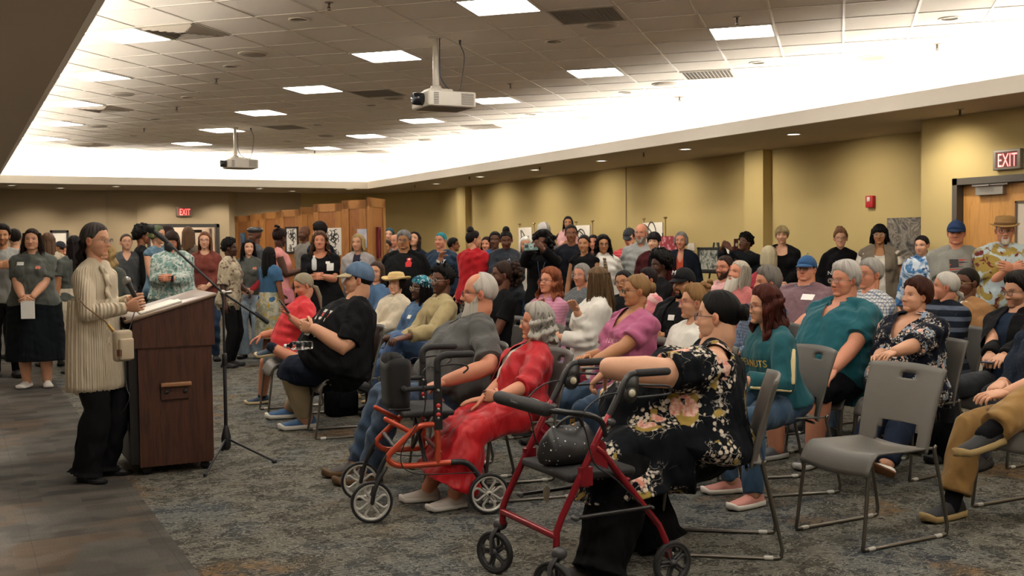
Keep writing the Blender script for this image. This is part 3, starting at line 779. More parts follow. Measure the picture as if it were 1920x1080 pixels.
PEOPLE = []
def person(label, px, py, z, hd=62, pose='sit', face=None, hp=0.0, hr=0.0, g=1.0, belly=0.0, bust=0.0, fem=0, lean=None, side=0.0, tw=0.0, s=None,
           arms=None, hands=None, poles=None, legs=None, kneel=None, pz=None, sk='#c58f76', head=None, hair='short', hc='#2a1c14', hc2=None, hl=None, seed=None,
           top=None, sl=.6, hem=-.10, te=.014, cut=None, wr=1.0, top2=None, sl2=2.0, open2=.05, hem2=None, bot=None, bl=2.0, be=.012, skirt=None, sh=.3, flare=1.25,
           shoes=('#1c1c1e', '#2a2a2a'), shk='sneaker', sock=None, socks=None, glasses=None, beard=None, hat=None, q=1, collar=None, tags=(), group='people in the crowd',
           grip=None, hcurl=None, hdir=None, hnrm=None, name='person', gear=None, hair_m=None, hs=1.0):
    rs = np.random.RandomState(seed if seed is not None else int(px*7+py) % 10000); seed = rs.randint(9999)
    fem = 1 if fem else 0
    H = D(px, py, z); fwd = -math.cos(rad(hd))*CF-math.sin(rad(hd))*CR
    a0 = math.atan2(-fwd[0], fwd[1])
    if lean is None: lean = -8 if pose == 'sit' else 1
    L = rad(lean); up = unit(A(math.sin(rad(side)), math.sin(L), math.cos(L)))
    head = dict(head or {})
    neck_l = .165
    if pose == 'stand':
        s = s or H[2]/(1.755*.935); hipz = .925*s; S = .56*s
        S = (H[2]-hipz-neck_l*s*.97)/up[2]
    else:
        s = s or (.93 if fem else 1.0); hipz = pz or (.53+.02*(g-1)); S = (H[2]-hipz-neck_l*s*.96)/up[2]
    PEOPLE.append((label[:40], round(float(H[2]), 2), round(S/(.56*s), 2), round(s, 2)))
    off = up*S+A(0, .022*s, 0)+up*neck_l*s*.9            # head relative to pelvis (local)
    # pelvis location in the room
    ca, sa = math.cos(a0), math.sin(a0); R2 = lambda v: A(v[0]*ca-v[1]*sa, v[0]*sa+v[1]*ca, v[2])
    org = H-R2(A(off[0], off[1], 0)); org[2] = 0
    inv = lambda w_: A(*( (lambda d: (d[0]*ca+d[1]*sa, -d[0]*sa+d[1]*ca, d[2]))(np.asarray(w_, float)-org) ))
    pel = A(0, 0, hipz); NB = pel+up*S; HD = inv(H)
    ta, tb, tk = [np.array(T[fem])*s for T in (TA, TB, TK)]; gw = 1+(g-1)*np.array(GW)
    ta = ta*gw; tb = tb*(1+(g-1)*np.array(GW)*1.15); tk = tk*(1+(g-1)*np.array(GW)*.8)
    tb = tb+belly*np.interp(TT, [-.2, -.05, .12, .3, .5, .75, 1], [.2, .6, 1, 1, .65, .15, 0])
    tw_ = rad(tw)
    def tor(t): return np.interp(t, TT, ta), np.interp(t, TT, tb), np.interp(t, TT, tk)
    def spine(t):
        p = pel+up*S*t; cur = .012*s*math.sin(min(max(t, 0), 1)*3.1)
        return p+A(0, cur-.02*s*max(0, t-.9)/.1*0, 0)
    yv = unit(np.cross(up, A(1, 0, 0))); yv = yv if yv[1] > 0 else -yv; xv = unit(np.cross(yv, up))
    def ring(t, e=0.0, n=28, ex=2.3, eb=None):
        a, b, k = tor(t); th = np.linspace(0, 2*math.pi, n, endpoint=False); cx, cy = np.cos(th), np.sin(th)
        cx = np.sign(cx)*np.abs(cx)**(2/ex); cy = np.sign(cy)*np.abs(cy)**(2/ex)
        tt = tw_*np.clip(t, 0, 1); X = xv*math.cos(tt)+yv*math.sin(tt); Y = yv*math.cos(tt)-xv*math.sin(tt)
        return spine(t)+np.outer(cx*(a+e), X)+np.outer(np.where(cy > 0, cy*(b+e), cy*(k+(eb if eb is not None else e))), Y)
    Xs = xv*math.cos(tw_)+yv*math.sin(tw_); Ys = yv*math.cos(tw_)-xv*math.sin(tw_)
    shw = (.152 if fem else .174)*s*(1+.32*(g-1))
    SH = {sd: spine(.858)+Xs*sd*shw for sd in (1, -1)}
    l1, l2 = (.285 if not fem else .275)*s, (.252 if not fem else .24)*s
    arms = arms or (('lap', 'lap') if pose == 'sit' else ('side', 'side'))
    ga, gl = 1+(g-1)*.62, 1+(g-1)*.7
    EL, WR = {}, {}
    for k, sd in ((0, 1), (1, -1)):
        t_ = arms[k]
        if isinstance(t_, str):
            o_ = A(*ARMS[t_])*s; o_[2] *= (S/(.56*s) if o_[2] > .2*s else 1); o_[0] = o_[0]*sd*(1+.3*(g-1) if t_ in ('side', 'pocket', 'hip') else 1); bl_ = belly*.75+(tb[3]-TB[fem][3]*s-belly)*.6
            if o_[1] > .1: o_ = o_+A(0, max(bl_, 0), 0)
            if t_ == 'side' and pose == 'sit': o_ = A(sd*.22, .2, .05)*s
            if t_ in ('lap', 'lap2', 'knee'): o_[2] += .05*(g-1)
            w_ = pel+A(o_[0], o_[1], 0)+up*0+A(0, 0, o_[2])+A(0, math.sin(L)*o_[2], 0)
            pl = A(*POLE.get(t_, (.55, -.6, -1)))
        elif t_[0] == 'px': w_ = inv(D(*t_[1:4])); pl = A(.55, -.5, -1)
        else: w_ = pel+A(*t_)*s; pl = A(.55, -.6, -1)
        if t_ == 'face': w_ = HD+Ys*.11*s+Xs*sd*.045-up*.10*s
        if poles and poles[k]: pl = A(*poles[k])
        pl = A(pl[0]*sd, pl[1], pl[2])
        EL[sd], WR[sd] = ik(SH[sd], w_, l1, l2, pl)
    th_l, sh_l = .43*s, .425*s
    HJ = {sd: pel+A(sd*.088*s*(1+.35*(g-1)), .0, -.01) for sd in (1, -1)}
    KN, AN, TOE, FUP = {}, {}, {}, {}
    for k, sd in ((0, 1), (1, -1)):
        lg = (legs[k] if legs else None)
        if pose == 'stand':
            an = A(sd*.105*s, -.02, .075) if lg is None else (inv(P(lg[1], lg[2], .08)) if lg[0] == 'px' else A(*lg[:3]))
            pl = A(sd*.15, 1, 0); td = unit(A(sd*.3, 1, 0))
        else:
            if lg is None: an = A(sd*(.13+.05*(g-1)), .44*s, .075)
            elif lg[0] == 'px': an = inv(D(lg[1], lg[2], lg[3]))
            elif lg[0] == 'fl': an = inv(P(lg[1], lg[2], .08))
            else: an = A(*lg[:3])
            pl = A(sd*.22, .5, 1.0); td = unit(A(sd*.18, 1, 0))
        if kneel and kneel[k]: pl = A(*kneel[k])
        KN[sd], AN[sd] = ik(HJ[sd], an, th_l, sh_l, pl)
        if pose == 'sit' and AN[sd][2] > .16:
            dsh = unit(AN[sd]-KN[sd]); td = unit(A(0, .9, 0)+A(-sd*.2, 0, -.2)); td = unit(td-dsh*(td@dsh))
        TOE[sd] = td; FUP[sd] = unit(KN[sd]-AN[sd]) if AN[sd][2] > .16 else A(0, 0, 1)
    if gear and 'toe' in gear:
        for k, sd in ((0, 1), (1, -1)):
            if gear['toe'][k]: TOE[sd] = unit(A(*gear['toe'][k]))
    if gear and 'fup' in gear:
        for k, sd in ((0, 1), (1, -1)):
            if gear['fup'][k]: FUP[sd] = unit(A(*gear['fup'][k]))
    vox = {2: .0085, 1: .0125, 0: .017}[q]; nn = {2: 20, 1: 16, 0: 12}[q]
    # --- the pieces of a body, inflated by e
    def arm(gg, sd, e, f, puff=0.0, cuff=0.0):
        a_, b_, c_ = SH[sd], EL[sd], WR[sd]; R = A(.047, .047, .041, .038, .040, .028)*s*ga
        P6 = [a_, a_*.55+b_*.45, a_*.1+b_*.9, b_, b_*.65+c_*.35, c_]; fr = [0, .45, .9, 1, 1.35, 2]
        k = [i for i in range(6) if fr[i] < f-1e-6]; pts = [P6[i] for i in k]; rr = [R[i]+e for i in k]
        if f >= 1: pts.append(b_+(c_-b_)*(f-1))
        else: pts.append(a_+(b_-a_)*f)
        rr.append(np.interp(f, fr, R)+e+cuff+puff)
        if puff and len(rr) > 2: rr = [r_+puff*.7 for r_ in rr[:-1]]+[rr[-1]-puff*1.4]
        tube(gg, pts, rr, nn, round_ends=(e == 0))
        if e: ell(gg, a_, (R[0]+e)*1.0, 14, 10); (ell(gg, b_, R[3]+e, 12, 8) if f > 1.1 else None)
    def leg(gg, sd, e, f, hem_e=0.0, kn=0.0):
        a_, b_, c_ = HJ[sd], KN[sd], AN[sd]; R = A(.090, .080, .062, .058, .056, .038)*s*gl
        P6 = [a_, a_*.55+b_*.45, a_*.12+b_*.88, b_, b_*.68+c_*.32, c_]; fr = [0, .45, .88, 1, 1.32, 2]
        k = [i for i in range(6) if fr[i] < f-1e-6]; pts = [P6[i] for i in k]; rr = [R[i]+e+(kn if fr[i] > .8 else 0)*(0.5 if fr[i] < 1.3 else 1) for i in k]
        pts.append(b_+(c_-b_)*(f-1) if f >= 1 else a_+(b_-a_)*f); rr.append(np.interp(f, fr, R)+e+kn+hem_e)
        tube(gg, pts, rr, nn, round_ends=(e == 0))
        if e: ell(gg, a_, R[0]+e, 14, 10)
    def torso(gg, e, t0, t1, eb=None, ex=2.3):
        ts = [t for t in np.linspace(-.2, 1.06, 22) if t0 < t < t1]; ts = [t0]+ts+[t1]
        loft(gg, [ring(t, e, 28, ex, eb) for t in ts])
        if bust:
            for sd in (1, -1):
                a, b, k = tor(.66); c0 = spine(.64)+Xs*sd*a*.42+Ys*(b*.60); ell(gg, c0, A(.074, .062, .074)*s*bust+e, 14, 10)
            tube(gg, [spine(.66)-Xs*a*.40+Ys*b*.62, spine(.65)+Ys*b*.70, spine(.66)+Xs*a*.40+Ys*b*.62], A(.05, .048, .05)*s*bust+e, 12)
        # shoulder slope
        if t1 > .9:
            for sd in (1, -1):
                tube(gg, [spine(.99)+Xs*sd*.03*s, spine(.955)+Xs*sd*shw*.55, SH[sd]+up*.002], A(.036, .040, .046)*s*(1+.4*(g-1))+e*.8, nn)
    B = G(); torso(B, 0, -.2, 1.0)
    hx, hy, hz = xv, yv, up
    for sd in (1, -1):
        arm(B, sd, 0, 2); leg(B, sd, 0, 2)
        ell(B, KN[sd], (.060*s*gl,)*3, 12, 8)
    ft = rad((face if face is not None else hd)-hd)      # head yaw relative to the body, positive turns right in the picture sense
    Mh = np.array([[1, 0, 0], [0, 1, 0], [0, 0, 1.0]])
    hyv = A(-0.0, 1, 0)
    # absolute facing in local frame
    fwh = -math.cos(rad(face if face is not None else hd))*CF-math.sin(rad(face if face is not None else hd))*CR
    fl = A(fwh[0]*ca+fwh[1]*sa, -fwh[0]*sa+fwh[1]*ca, 0); rt = A(fl[1], -fl[0], 0)
    fy = fl*math.cos(rad(hp))+A(0, 0, math.sin(rad(hp))); uz = np.cross(rt, fy)
    r_ = rad(hr); rx = rt*math.cos(r_)+uz*math.sin(r_); uz = uz*math.cos(r_)-rt*math.sin(r_)
    Mh = np.stack([rx, fy, uz]); hs_ = hs*s*(1.0 if not fem else .985)
    nr = (.058 if not fem else .049)*s*(1+.45*(g-1))
    base = spine(.97); tube(B, [base-up*.03, base+up*.03*s, HD-uz*.085*s-fy*.018*s, HD-uz*.03*s-fy*.02*s], [nr*1.12, nr, nr*.98, nr*.9], nn)
    bv, bq, bn = remesh(B, vox, 3)
    BG = G(); BG.add(bv, bq)
    res = {2: (120, 84), 1: (76, 54), 0: (52, 38)}[q]
    hd_ = head_geo(*res, head)
    for v in hd_.v: v[:] = (v*hs_)@Mh+HD
    BG.join(hd_)
    HANDS = {}
    for k, sd in ((0, 1), (1, -1)):
        fa = unit(WR[sd]-EL[sd]); pn = arms[k] if isinstance(arms[k], str) else 'x'
        if hdir and hdir[k]: dd = unit(A(*hdir[k]))
        elif pn in ('fold', 'high', 'clap', 'chest', 'lap2'): dd = unit(fa+A(-sd*.9, .05, -.15))
        elif pn == 'cross': dd = unit(fa+A(-sd*.5, -.2, .1))
        elif pn in ('lap', 'knee'): dd = unit(fa+A(-sd*.25, .3, -.25))
        elif pn in ('phone', 'camera'): dd = unit(fa+A(-sd*.4, .2, .5))
        elif pn == 'face': dd = unit(A(-sd*.2, -.15, 1))
        else: dd = fa
        if hnrm and hnrm[k]: nm = A(*hnrm[k])
        elif pn in ('side', 'pocket'): nm = A(-sd, 0, 0)
        elif pn in ('fold', 'high', 'clap', 'cross', 'chest'): nm = A(-sd*.3, -1, -.1)
        elif pn in ('phone', 'camera'): nm = A(-sd, -.3, .3)
        elif pn == 'face': nm = A(-sd*.2, -1, 0)
        else: nm = A(-sd*.15, 0, -1)
        if abs(dd@unit(nm)) > .95: nm = A(0, .3, -1)
        cu = (hcurl[k] if hcurl else (.55 if pn in ('fold', 'high', 'lap2', 'clap') else (.75 if pn in ('phone', 'camera') else .4)))
        hand_geo(BG, WR[sd]+dd*.012*s, dd, nm, sd, s*(.96 if fem else 1.04), cu, q)
        HANDS[sd] = (WR[sd], dd, unit(nm-dd*(nm@dd)))
    root = obj(name, BG, [skin(sk), EYE], loc=org, rotz=a0, attrs=True); tag(root, label, 'person', group)
    def child(nm_, gg, m, attrs=False, par=root): return obj(nm_, gg, m, parent=par, attrs=attrs)
    def garment(nm_, gg, m, e, cutf=None, fold=.0055, vx=None, thick=False):
        v, qd, nr_ = remesh(gg, vx or vox, 3); v = folds(v, nr_, fold*wr, seed+len(nm_), 1.0)
        if cutf is not None:
            cen = v[qd].mean(1); keep = ~cutf(cen); qd = qd[keep]
            used = np.zeros(len(v), bool); used[qd.ravel()] = True; idx = np.cumsum(used)-1; v = v[used]; qd = idx[qd]; v = smooth_rim(v, qd)
        k = G(); k.add(v, qd); return child(nm_, k, m), v, qd
    nbf = spine(1.0)+Ys*tor(1.0)[1]
    def neck_cut(kind, dep):
        def f(c):
            l = c-nbf; lx, ly, lz = l@Xs, l@Ys, l@up
            if kind == 'v': return (ly > -.03*s) & (lz < .03) & (np.abs(lx) < (dep+lz)*.5) & (lz > -dep)
            if kind == 'scoop': return (ly > -.07*s) & ((lx/(dep*.95))**2+((lz-.03)/dep)**2 < 1)
            if kind == 'cold': return ((lx/(dep*.9))**2+((lz-.03)/dep)**2 < 1) & (ly > -.07)
            return np.zeros(len(c), bool)
        return f
    out = dict(g=g, root=root, org=org, rot=a0, inv=inv, HANDS=HANDS, WR=WR, EL=EL, HD=HD, Mh=Mh, s=s, R2=R2, spine=spine, Xs=Xs, Ys=Ys, up=up, tor=tor, KN=KN, AN=AN, hs=hs_, S=S, pel=pel, label=label)
    out['w'] = lambda v: org+R2(np.asarray(v, float))
    # --- bottoms
    if bot is not None and (skirt is None or (gear and 'both' in gear)):
        gg = G(); torso_b = [ring(t, be if t <= hem+.02 or top is None else 0.0, 28) for t in (-.2, -.1, 0, .1, .2, .30)]; loft(gg, torso_b)
        for sd in (1, -1):
            leg(gg, sd, be, bl, gear.get('flare', 0) if gear else 0, gear.get('baggy', .0) if gear else 0)
            ell(gg, KN[sd], (.060*s*gl+be,)*3, 12, 8) if bl > 1 else None
        garment('trousers' if bl > 1.3 else 'shorts', gg, bot, be, fold=.0045)
    if skirt is not None:
        gg = G(); kc = (KN[1]+KN[-1])/2; ac = (AN[1]+AN[-1])/2; hw = abs(KN[1][0]-KN[-1][0])/2; aw = abs(AN[1][0]-AN[-1][0])/2
        if pose == 'stand':
            zs = np.linspace(spine(.3 if hem > -.03 else .05)[2], sh, 9); a0_, b0_, k0_ = tor(.02); rings = []; AW = .088*s*(1+.35*(g-1))+.092*s*gl+.012
            for i, zz in enumerate(zs):
                f = i/8; a_, b_, k_ = tor(max(-.05, (zz-hipz)/S)); fl_ = 1+(flare-1)*f
                th = np.linspace(0, 2*math.pi, 48, endpoint=False); pl_ = 1+.03*f*np.sin(th*9+seed)
                ww, bf, bk = (a_, b_, k_) if zz > hipz else (max(a0_*fl_, AW), b0_*fl_+.012, k0_*fl_+.012)
                rings.append(np.c_[np.cos(th)*(ww+.015)*pl_, np.where(np.sin(th) > 0, np.sin(th)*(bf+.012)*pl_, np.sin(th)*(bk+.012)*pl_), np.full(48, zz)])
            loft(gg, rings)
        else:
            fr = (AN[1][2]+AN[-1][2])/2; f = np.clip((kc[2]-sh)/(kc[2]-fr+1e-6), 0, 1.2); hemc = kc+(ac-kc)*f
            loft(gg, [ring(t, .014, 28) for t in (-.2, -.1, 0, .1, .2, .3)])
            rk = .068*s*gl; wide = hw+rk+.02
            rk += .012
            path = [(pel+A(0, .02, -.03), tor(0)[0]+.01, .115*s*gl), (pel*.5+kc*.5+A(0, 0, .0), (tor(0)[0]+wide)/2, .095*s*gl), (kc*.93+pel*.07, wide, rk+.02), (kc+A(0, .02, -.035), wide, rk+.035),
                    (kc*.6+hemc*.4, wide*1.02*flare**.4, rk+.055), (hemc, wide*flare, rk+.085)]
            rings = []; pts = [p_[0] for p_ in path]
            for i, (c_, w_, d_) in enumerate(path):
                tg = unit(pts[min(i+1, 5)]-pts[max(i-1, 0)]); nv = unit(np.cross(A(1, 0, 0), tg)); th = np.linspace(0, 2*math.pi, 32, endpoint=False); pl_ = 1+(.05 if i > 3 else 0)*np.sin(th*8+seed)
                sq = lambda v: np.sign(v)*np.abs(v)**.62; rings.append(c_+np.outer(sq(np.cos(th))*w_*pl_, A(1, 0, 0))+np.outer(sq(np.sin(th))*d_*pl_, nv))
            loft(gg, rings)
            for sd in (1, -1): leg(gg, sd, .016, min(2.0, 1+np.clip(f, 0, .95)))
        garment('skirt', gg, skirt, 0, fold=.004)
    # --- tops
    if top is not None:
        gg = G(); torso(gg, te, hem, 1.0)
        puff = gear.get('puff', 0) if gear else 0
        if sl > 0:
            for sd in (1, -1): arm(gg, sd, te*.9+(.006 if sl < 1.2 else 0), sl, puff, .006 if sl < 1.2 else 0)
        if hem < -.02 and not skirt:
            for sd in (1, -1): leg(gg, sd, te+.012 if pose == 'sit' else te, .18 if pose == 'sit' else .06)
        cf = neck_cut(*cut) if cut else None
        if gear and 'cold' in gear:    # cut-out shoulder
            f0 = cf; sdc = gear['cold']; cc_ = SH[sdc]+up*.060*s+Xs*sdc*.02
            cf = lambda c: (np.linalg.norm((c-cc_)*A(1, 1, .8), axis=1) < .078*s) | (f0(c) if f0 else False)
        so, sv, sq = garment('shirt' if hem > -.5 else 'dress', gg, top, te, cf)
        out['shirt'] = so; out['sv'], out['sq'] = sv, sq
    if top2 is not None:
        gg = G(); torso(gg, te+.016, hem2 if hem2 is not None else hem-.03, 1.0)
        if sl2 > 0:
            for sd in (1, -1): arm(gg, sd, te+.010, sl2)
        if pose == 'stand' and hem2 is not None and hem2 < -.2:   # long cardigan
            rings = []; zs = np.linspace(hipz+.05, hipz+hem2*S, 7)
            for i, zz in enumerate(zs):
                a_, b_, k_ = tor(.0); f = 1.06+.10*i/6; th = np.linspace(0, 2*math.pi, 40, endpoint=False)
                rings.append(np.c_[np.cos(th)*(a_+te+.02)*f, np.where(np.sin(th) > 0, np.sin(th)*(b_+te+.018)*f, np.sin(th)*(k_+te+.018)*f), np.full(40, zz)])
            loft(gg, rings)
        def cf2(c):
            l = c-spine(.5); lx, ly, lz = l@Xs, l@Ys, l@up; wd = open2*(1+.8*np.clip(lz/(S*.5), -1, 1)*-.2)
            return (ly > 0.02) & (np.abs(lx) < wd)
        so, sv2, sq2 = garment('jacket', gg, top2, te, cf2 if open2 > 0 else None, fold=.005)
        out['jacket'] = so
    allv = None
    def decal(nm_, v2, t2, pos, size_m, m, thick=.0025, target='shirt'):
        """a print, badge or patch laid on the garment; pos = (across, along the spine 0..1) on the chest"""
        so_ = out.get(target) or out.get('shirt'); me = so_.data
        bvh = BVHTree.FromPolygons([tuple(x.co) for x in me.vertices], [tuple(p.vertices) for p in me.polygons])
        c0 = spine(pos[1]); v2 = np.asarray(v2, float); vs = []
        dirv = Ys if len(pos) < 3 else unit(Ys*math.cos(rad(pos[2]))+Xs*math.sin(rad(pos[2])))
        xd = Xs if len(pos) < 3 else unit(np.cross(dirv, up))
        for x_, y_ in v2[:, :2]*size_m:
            o_ = c0+xd*(-x_-pos[0])+up*y_+dirv*.6
            h = bvh.ray_cast(Vector(o_), Vector(-dirv), 1.2)
            vs.append(np.array(h[0])+dirv*thick if h[0] is not None else c0+dirv*.1)
        gg = G(); vs = np.array(vs); n_ = len(vs); gg.add(vs, t=t2); gg.add(vs-dirv*.004, t=np.asarray(t2)[:, ::-1])
        return obj(nm_, gg, m, parent=root)
    out['decal'] = decal
    for tg_ in tags:
        kind, args = tg_[0], tg_[1:]
        if kind == 'badge':
            x_, y_, w_, h_ = args[:4]; mm = mat(args[4] if len(args) > 4 else '#e9e6df', .5); nx, ny = 5, 4
            gx, gy = np.meshgrid(np.linspace(-w_/2, w_/2, nx), np.linspace(-h_/2, h_/2, ny)); v2 = np.c_[gx.ravel(), gy.ravel()]
            t2 = [(j*nx+i, j*nx+i+1, (j+1)*nx+i+1) for j in range(ny-1) for i in range(nx-1)]+[(j*nx+i, (j+1)*nx+i+1, (j+1)*nx+i) for j in range(ny-1) for i in range(nx-1)]
            decal('name_badge', v2, np.array(t2)[:, ::-1], (x_, y_), 1, mm, .006, target='jacket' if (len(args) > 5) else 'shirt')
        elif kind == 'text':
            body, x_, y_, sz, col = args[:5]; v2, t2 = text_g(body, 1.0); decal('printed_lettering', v2, t2, (x_, y_)+tuple(args[5:6]), sz, mat(col, .7), .004)
        elif kind == 'print':   # free polygons [(color, [(x,y)...])]
            x_, y_, polys = args[:3]
            for col, pts in polys:
                c_ = np.mean(pts, 0); n_ = len(pts); v2 = np.vstack([pts, c_]); t2 = [(i, (i+1) % n_, n_) for i in range(n_)]
                decal('shirt_print', v2, t2, (x_, y_)+tuple(args[3:4]), 1, mat(col, .7), .004)
    if collar is not None:
        gg = G(); th = np.linspace(rad(-62), rad(242), 34); a_, b_, k_ = tor(1.0); inn, outr = [], []
        nr_c = nr*1.08+.004
        r0 = np.c_[np.cos(th)*nr_c, np.sin(th)*nr_c]      # theta 90deg would be front; the gap is at the front
        th2 = th-math.pi/2*0
        rows = []
        for f, rr, hh in ((0, 1.18, -.012), (.4, 1.10, .028), (.6, 1.16, .034), (1, 1.62, -.012), (.9, 1.58, -.020), (.55, 1.20, .020), (.1, 1.24, -.018)):
            # orient so that the opening faces +Y
            ang = np.linspace(rad(112), rad(428), 36)
            fr_ = np.clip(np.cos(ang-math.pi/2), 0, 1)
            pts = spine(.985)+np.outer(np.cos(ang)*nr_c*rr, Xs)+np.outer(np.sin(ang)*nr_c*rr*1.02, Ys)+up*(hh*s)-np.outer(fr_*.045*s*(rr-.6), up)
            rows.append(pts)
        rows = np.array(rows); rings = [rows[:, i] for i in range(rows.shape[1])]; loft(gg, rings); child('collar', gg, collar)
    # --- socks and shoes
    for k, sd in ((0, 1), (1, -1)):
        if socks is not None:
            gg = G(); a_, c_ = KN[sd], AN[sd]; f0, m_ = socks[:2]
            pts = [a_+(c_-a_)*f for f in np.linspace(f0, socks[2] if len(socks) > 2 else 1.05, 5)]; rr = [np.interp(f, [0, .35, 1], A(.058, .056, .038)*s*gl)+.005 for f in np.linspace(f0, socks[2] if len(socks) > 2 else 1.05, 5)]
            tube(gg, pts, rr, nn); child('sock', gg, m_)
        if sock is not None:
            gg = G(); a_, c_ = KN[sd], AN[sd]; tube(gg, [a_+(c_-a_)*.74, a_+(c_-a_)*.9, c_+unit(c_-a_)*.02], A(.047, .044, .042)*s*(1+.3*(g-1)), nn); child('sock', gg, sock)
        if shoes is None: continue
        td, fu = TOE[sd], FUP[sd]; td = unit(td-fu*(td@fu)); sdv = np.cross(td, fu); M = np.stack([sdv, td, fu]); o_ = AN[sd]-fu*.078*s
        if AN[sd][2] < .16: o_ = A(AN[sd][0], AN[sd][1], 0.001)
        ug, sg = G(), G(); shoe_geo(ug, sg, M, o_, s*(1.04 if not fem else .95), shk)
        so = child('shoe', ug, mat(shoes[0], .7)); obj('sole', sg, mat(shoes[1], .8), parent=so)
        if q >= 2 and shk == 'sneaker':
            lg_ = G()
            for i in range(5):
                y_ = .045+i*.014; h_ = np.interp(y_, [.035, .075, .115], [.074, .058, .048]); tube(lg_, [((np.array([x_, y_+(.006 if x_ > 0 else 0), h_*1.06-.35*abs(x_)])*s)@M+o_) for x_ in (-.02, -.008, .008, .02)], [.0026]*4, 6)
            obj('laces', lg_, mat(shoes[2] if len(shoes) > 2 else '#dddddd', .8), parent=so)
    # --- head pieces
    def headchild(nm_, gg, m, attrs=False, par=root):
        for v in gg.v: v[:] = (v*hs_)@Mh+HD
        return obj(nm_, gg, m, parent=par, attrs=attrs)
    if hair and hair != 'none': headchild('hair', hair_geo(hair, head, q, seed, hl), hair_m or hairm(hc, hc2), True)
    if beard:
        headchild('beard', beard_geo(head, q, beard[0], *(beard[2:] or ())), hairm(beard[1]), True)
    if glasses:
        gl_ = headchild('glasses', glasses_geo(glasses[1] if len(glasses) > 1 else False), mat(glasses[0], .35))
        if q >= 1: [headchild('lens', lens_geo(e_), glass((.97, .98, 1)), par=gl_) for e_ in (-1, 1)] if q >= 2 else None
    if hat:
        if hat[0] == 'cap':
            c_, b_ = cap_geo(head, q); ho = headchild('cap', c_, hat[1]); headchild('bill', b_, hat[2], par=ho)
        else: headchild('hat', hat_geo(hat[0], head), hat[1])
        if hat[0] != 'cap' and len(hat) > 2:
            bg_ = G(); th = np.linspace(0, 2*math.pi, 32, endpoint=False); loft(bg_, [np.c_[np.cos(th)*r_*.93, np.sin(th)*r_*1.08-.012, np.full(32, z_)] for r_, z_ in ((.090, .058), (.1005, .058), (.0965, .082), (.090, .082))], cap=False)
            headchild('hat_band', bg_, hat[2])
    out['headchild'] = headchild; out['child'] = child
    return out
_e = NT('eye'); _at = _e.n('ShaderNodeAttribute', attribute_name='tint'); _e.color(_at.outputs['Color']); _e.rough(.15); EYE = _e.m

# ---------------------------------------------------------------- the hall
CZ, SZ = HC+1.98849, 2.82                       # ceiling tiles, soffit underside
XW, XD, XS = 10.32, 9.36, 8.40                  # long yellow wall, door wall, soffit edge
YF, YSF, XL0 = 25.45, 23.0, .72                 # far wall, far soffit edge, left soffit edge
TA0, TB0, TILE = 2.94233, -15.37389, .6096
EA, EB = A(.70711, -.70711, 0), A(.70711, .70711, 0)
def cell(a, b): return EA*((a-TA0)*TILE)+EB*((b-TB0)*TILE)     # corner of ceiling tile (a, b)
def tile_at(px, py):
    p = P(px, py, CZ); return math.floor((p@EA)/TILE+TA0), math.floor((p@EB)/TILE+TB0)
def tile_mid(ab): return cell(ab[0]+.5, ab[1]+.5)

# carpet: leaf-and-hatch pattern under the audience, plain barred tiles along the walkway on the left
n = NT('carpet'); v0 = n.co(); sx = n.n('ShaderNodeSeparateXYZ'); n.l(v0, sx.inputs[0]); X_, Y_ = sx.outputs[0], sx.outputs[1]
def band(fac, a, b, top=1.0): return n.ramp(fac, [(a, 0.0), (b, top)])
def stripes(ax, ay, fr, w_): return n.math('LESS_THAN', n.math('FRACT', n.math('ADD', n.math('MULTIPLY', X_, ax*fr), n.math('MULTIPLY', Y_, ay*fr))), w_)
lowf = n.noise(.9, 3, v0, .6); lowg = n.noise(1.1, 3, n.co(rot=(0, 0, 1.1)), .6)
basec = n.mix(band(lowf, .50, .60), '#47443c', '#41464a'); basec = n.mix(band(lowg, .60, .68, .6), basec, '#66523a')
light = n.mix(.75, basec, n.mix(band(lowg, .56, .64), '#98968a', '#9a7a50')); dark = n.mix(.75, basec, '#1c1d1e')
worm_n = n.noise(13, 2, n.co(scale=(1, 1.5, 1)), .55, 1.4); worm = n.math('LESS_THAN', n.math('ABSOLUTE', n.math('SUBTRACT', worm_n, .5)), .022)
blob = band(n.noise(15, 2, n.co(rot=(0, 0, .7)), .5, 1.8), .57, .60)
hm = n.math('GREATER_THAN', n.noise(6, 1, n.co(scale=(1, 1, 1)), .4, .4), .47)
hat_ = n.math('MULTIPLY', stripes(.75, .66, 44, .42), hm)
leaf = n.mix(n.math('MULTIPLY', hat_, .8), basec, light); leaf = n.mix(n.math('MULTIPLY', blob, .8), leaf, dark); leaf = n.mix(n.math('MULTIPLY', worm, .8), leaf, light)
vb = n.n('ShaderNodeTexBrick'); vb.inputs['Scale'].default_value = 1.0; vb.inputs['Brick Width'].default_value = .42; vb.inputs['Row Height'].default_value = .13; vb.inputs['Mortar Size'].default_value = 0; vb.inputs['Color1'].default_value = (0, 0, 0, 1); vb.inputs['Color2'].default_value = (1, 1, 1, 1); n.l(v0, vb.inputs['Vector'])
plain = n.mix(vb.outputs['Color'], '#3f3d3a', n.mix(band(n.noise(1.4, 2, v0), .5, .58), '#55524c', '#5a4d40'))
plain = n.mix(n.math('MULTIPLY', n.math('MULTIPLY', stripes(0, 1, 70, .4), band(n.noise(3, 2, v0), .45, .55)), .5), plain, '#77746c')
col = n.mix(n.math('LESS_THAN', X_, .96), leaf, plain)
f5 = n.noise(210, 1, v0); col = n.mix(band(f5, .42, .62, .45), col, '#262829')
br = n.n('ShaderNodeTexVoronoi', distance='CHEBYCHEV'); br.inputs['Scale'].default_value = 1/.61; br.inputs['Randomness'].default_value = 0; n.l(v0, br.inputs['Vector'])
col = n.mix(n.math('MULTIPLY', n.math('GREATER_THAN', br.outputs['Distance'], .497), .35), col, '#26282a')
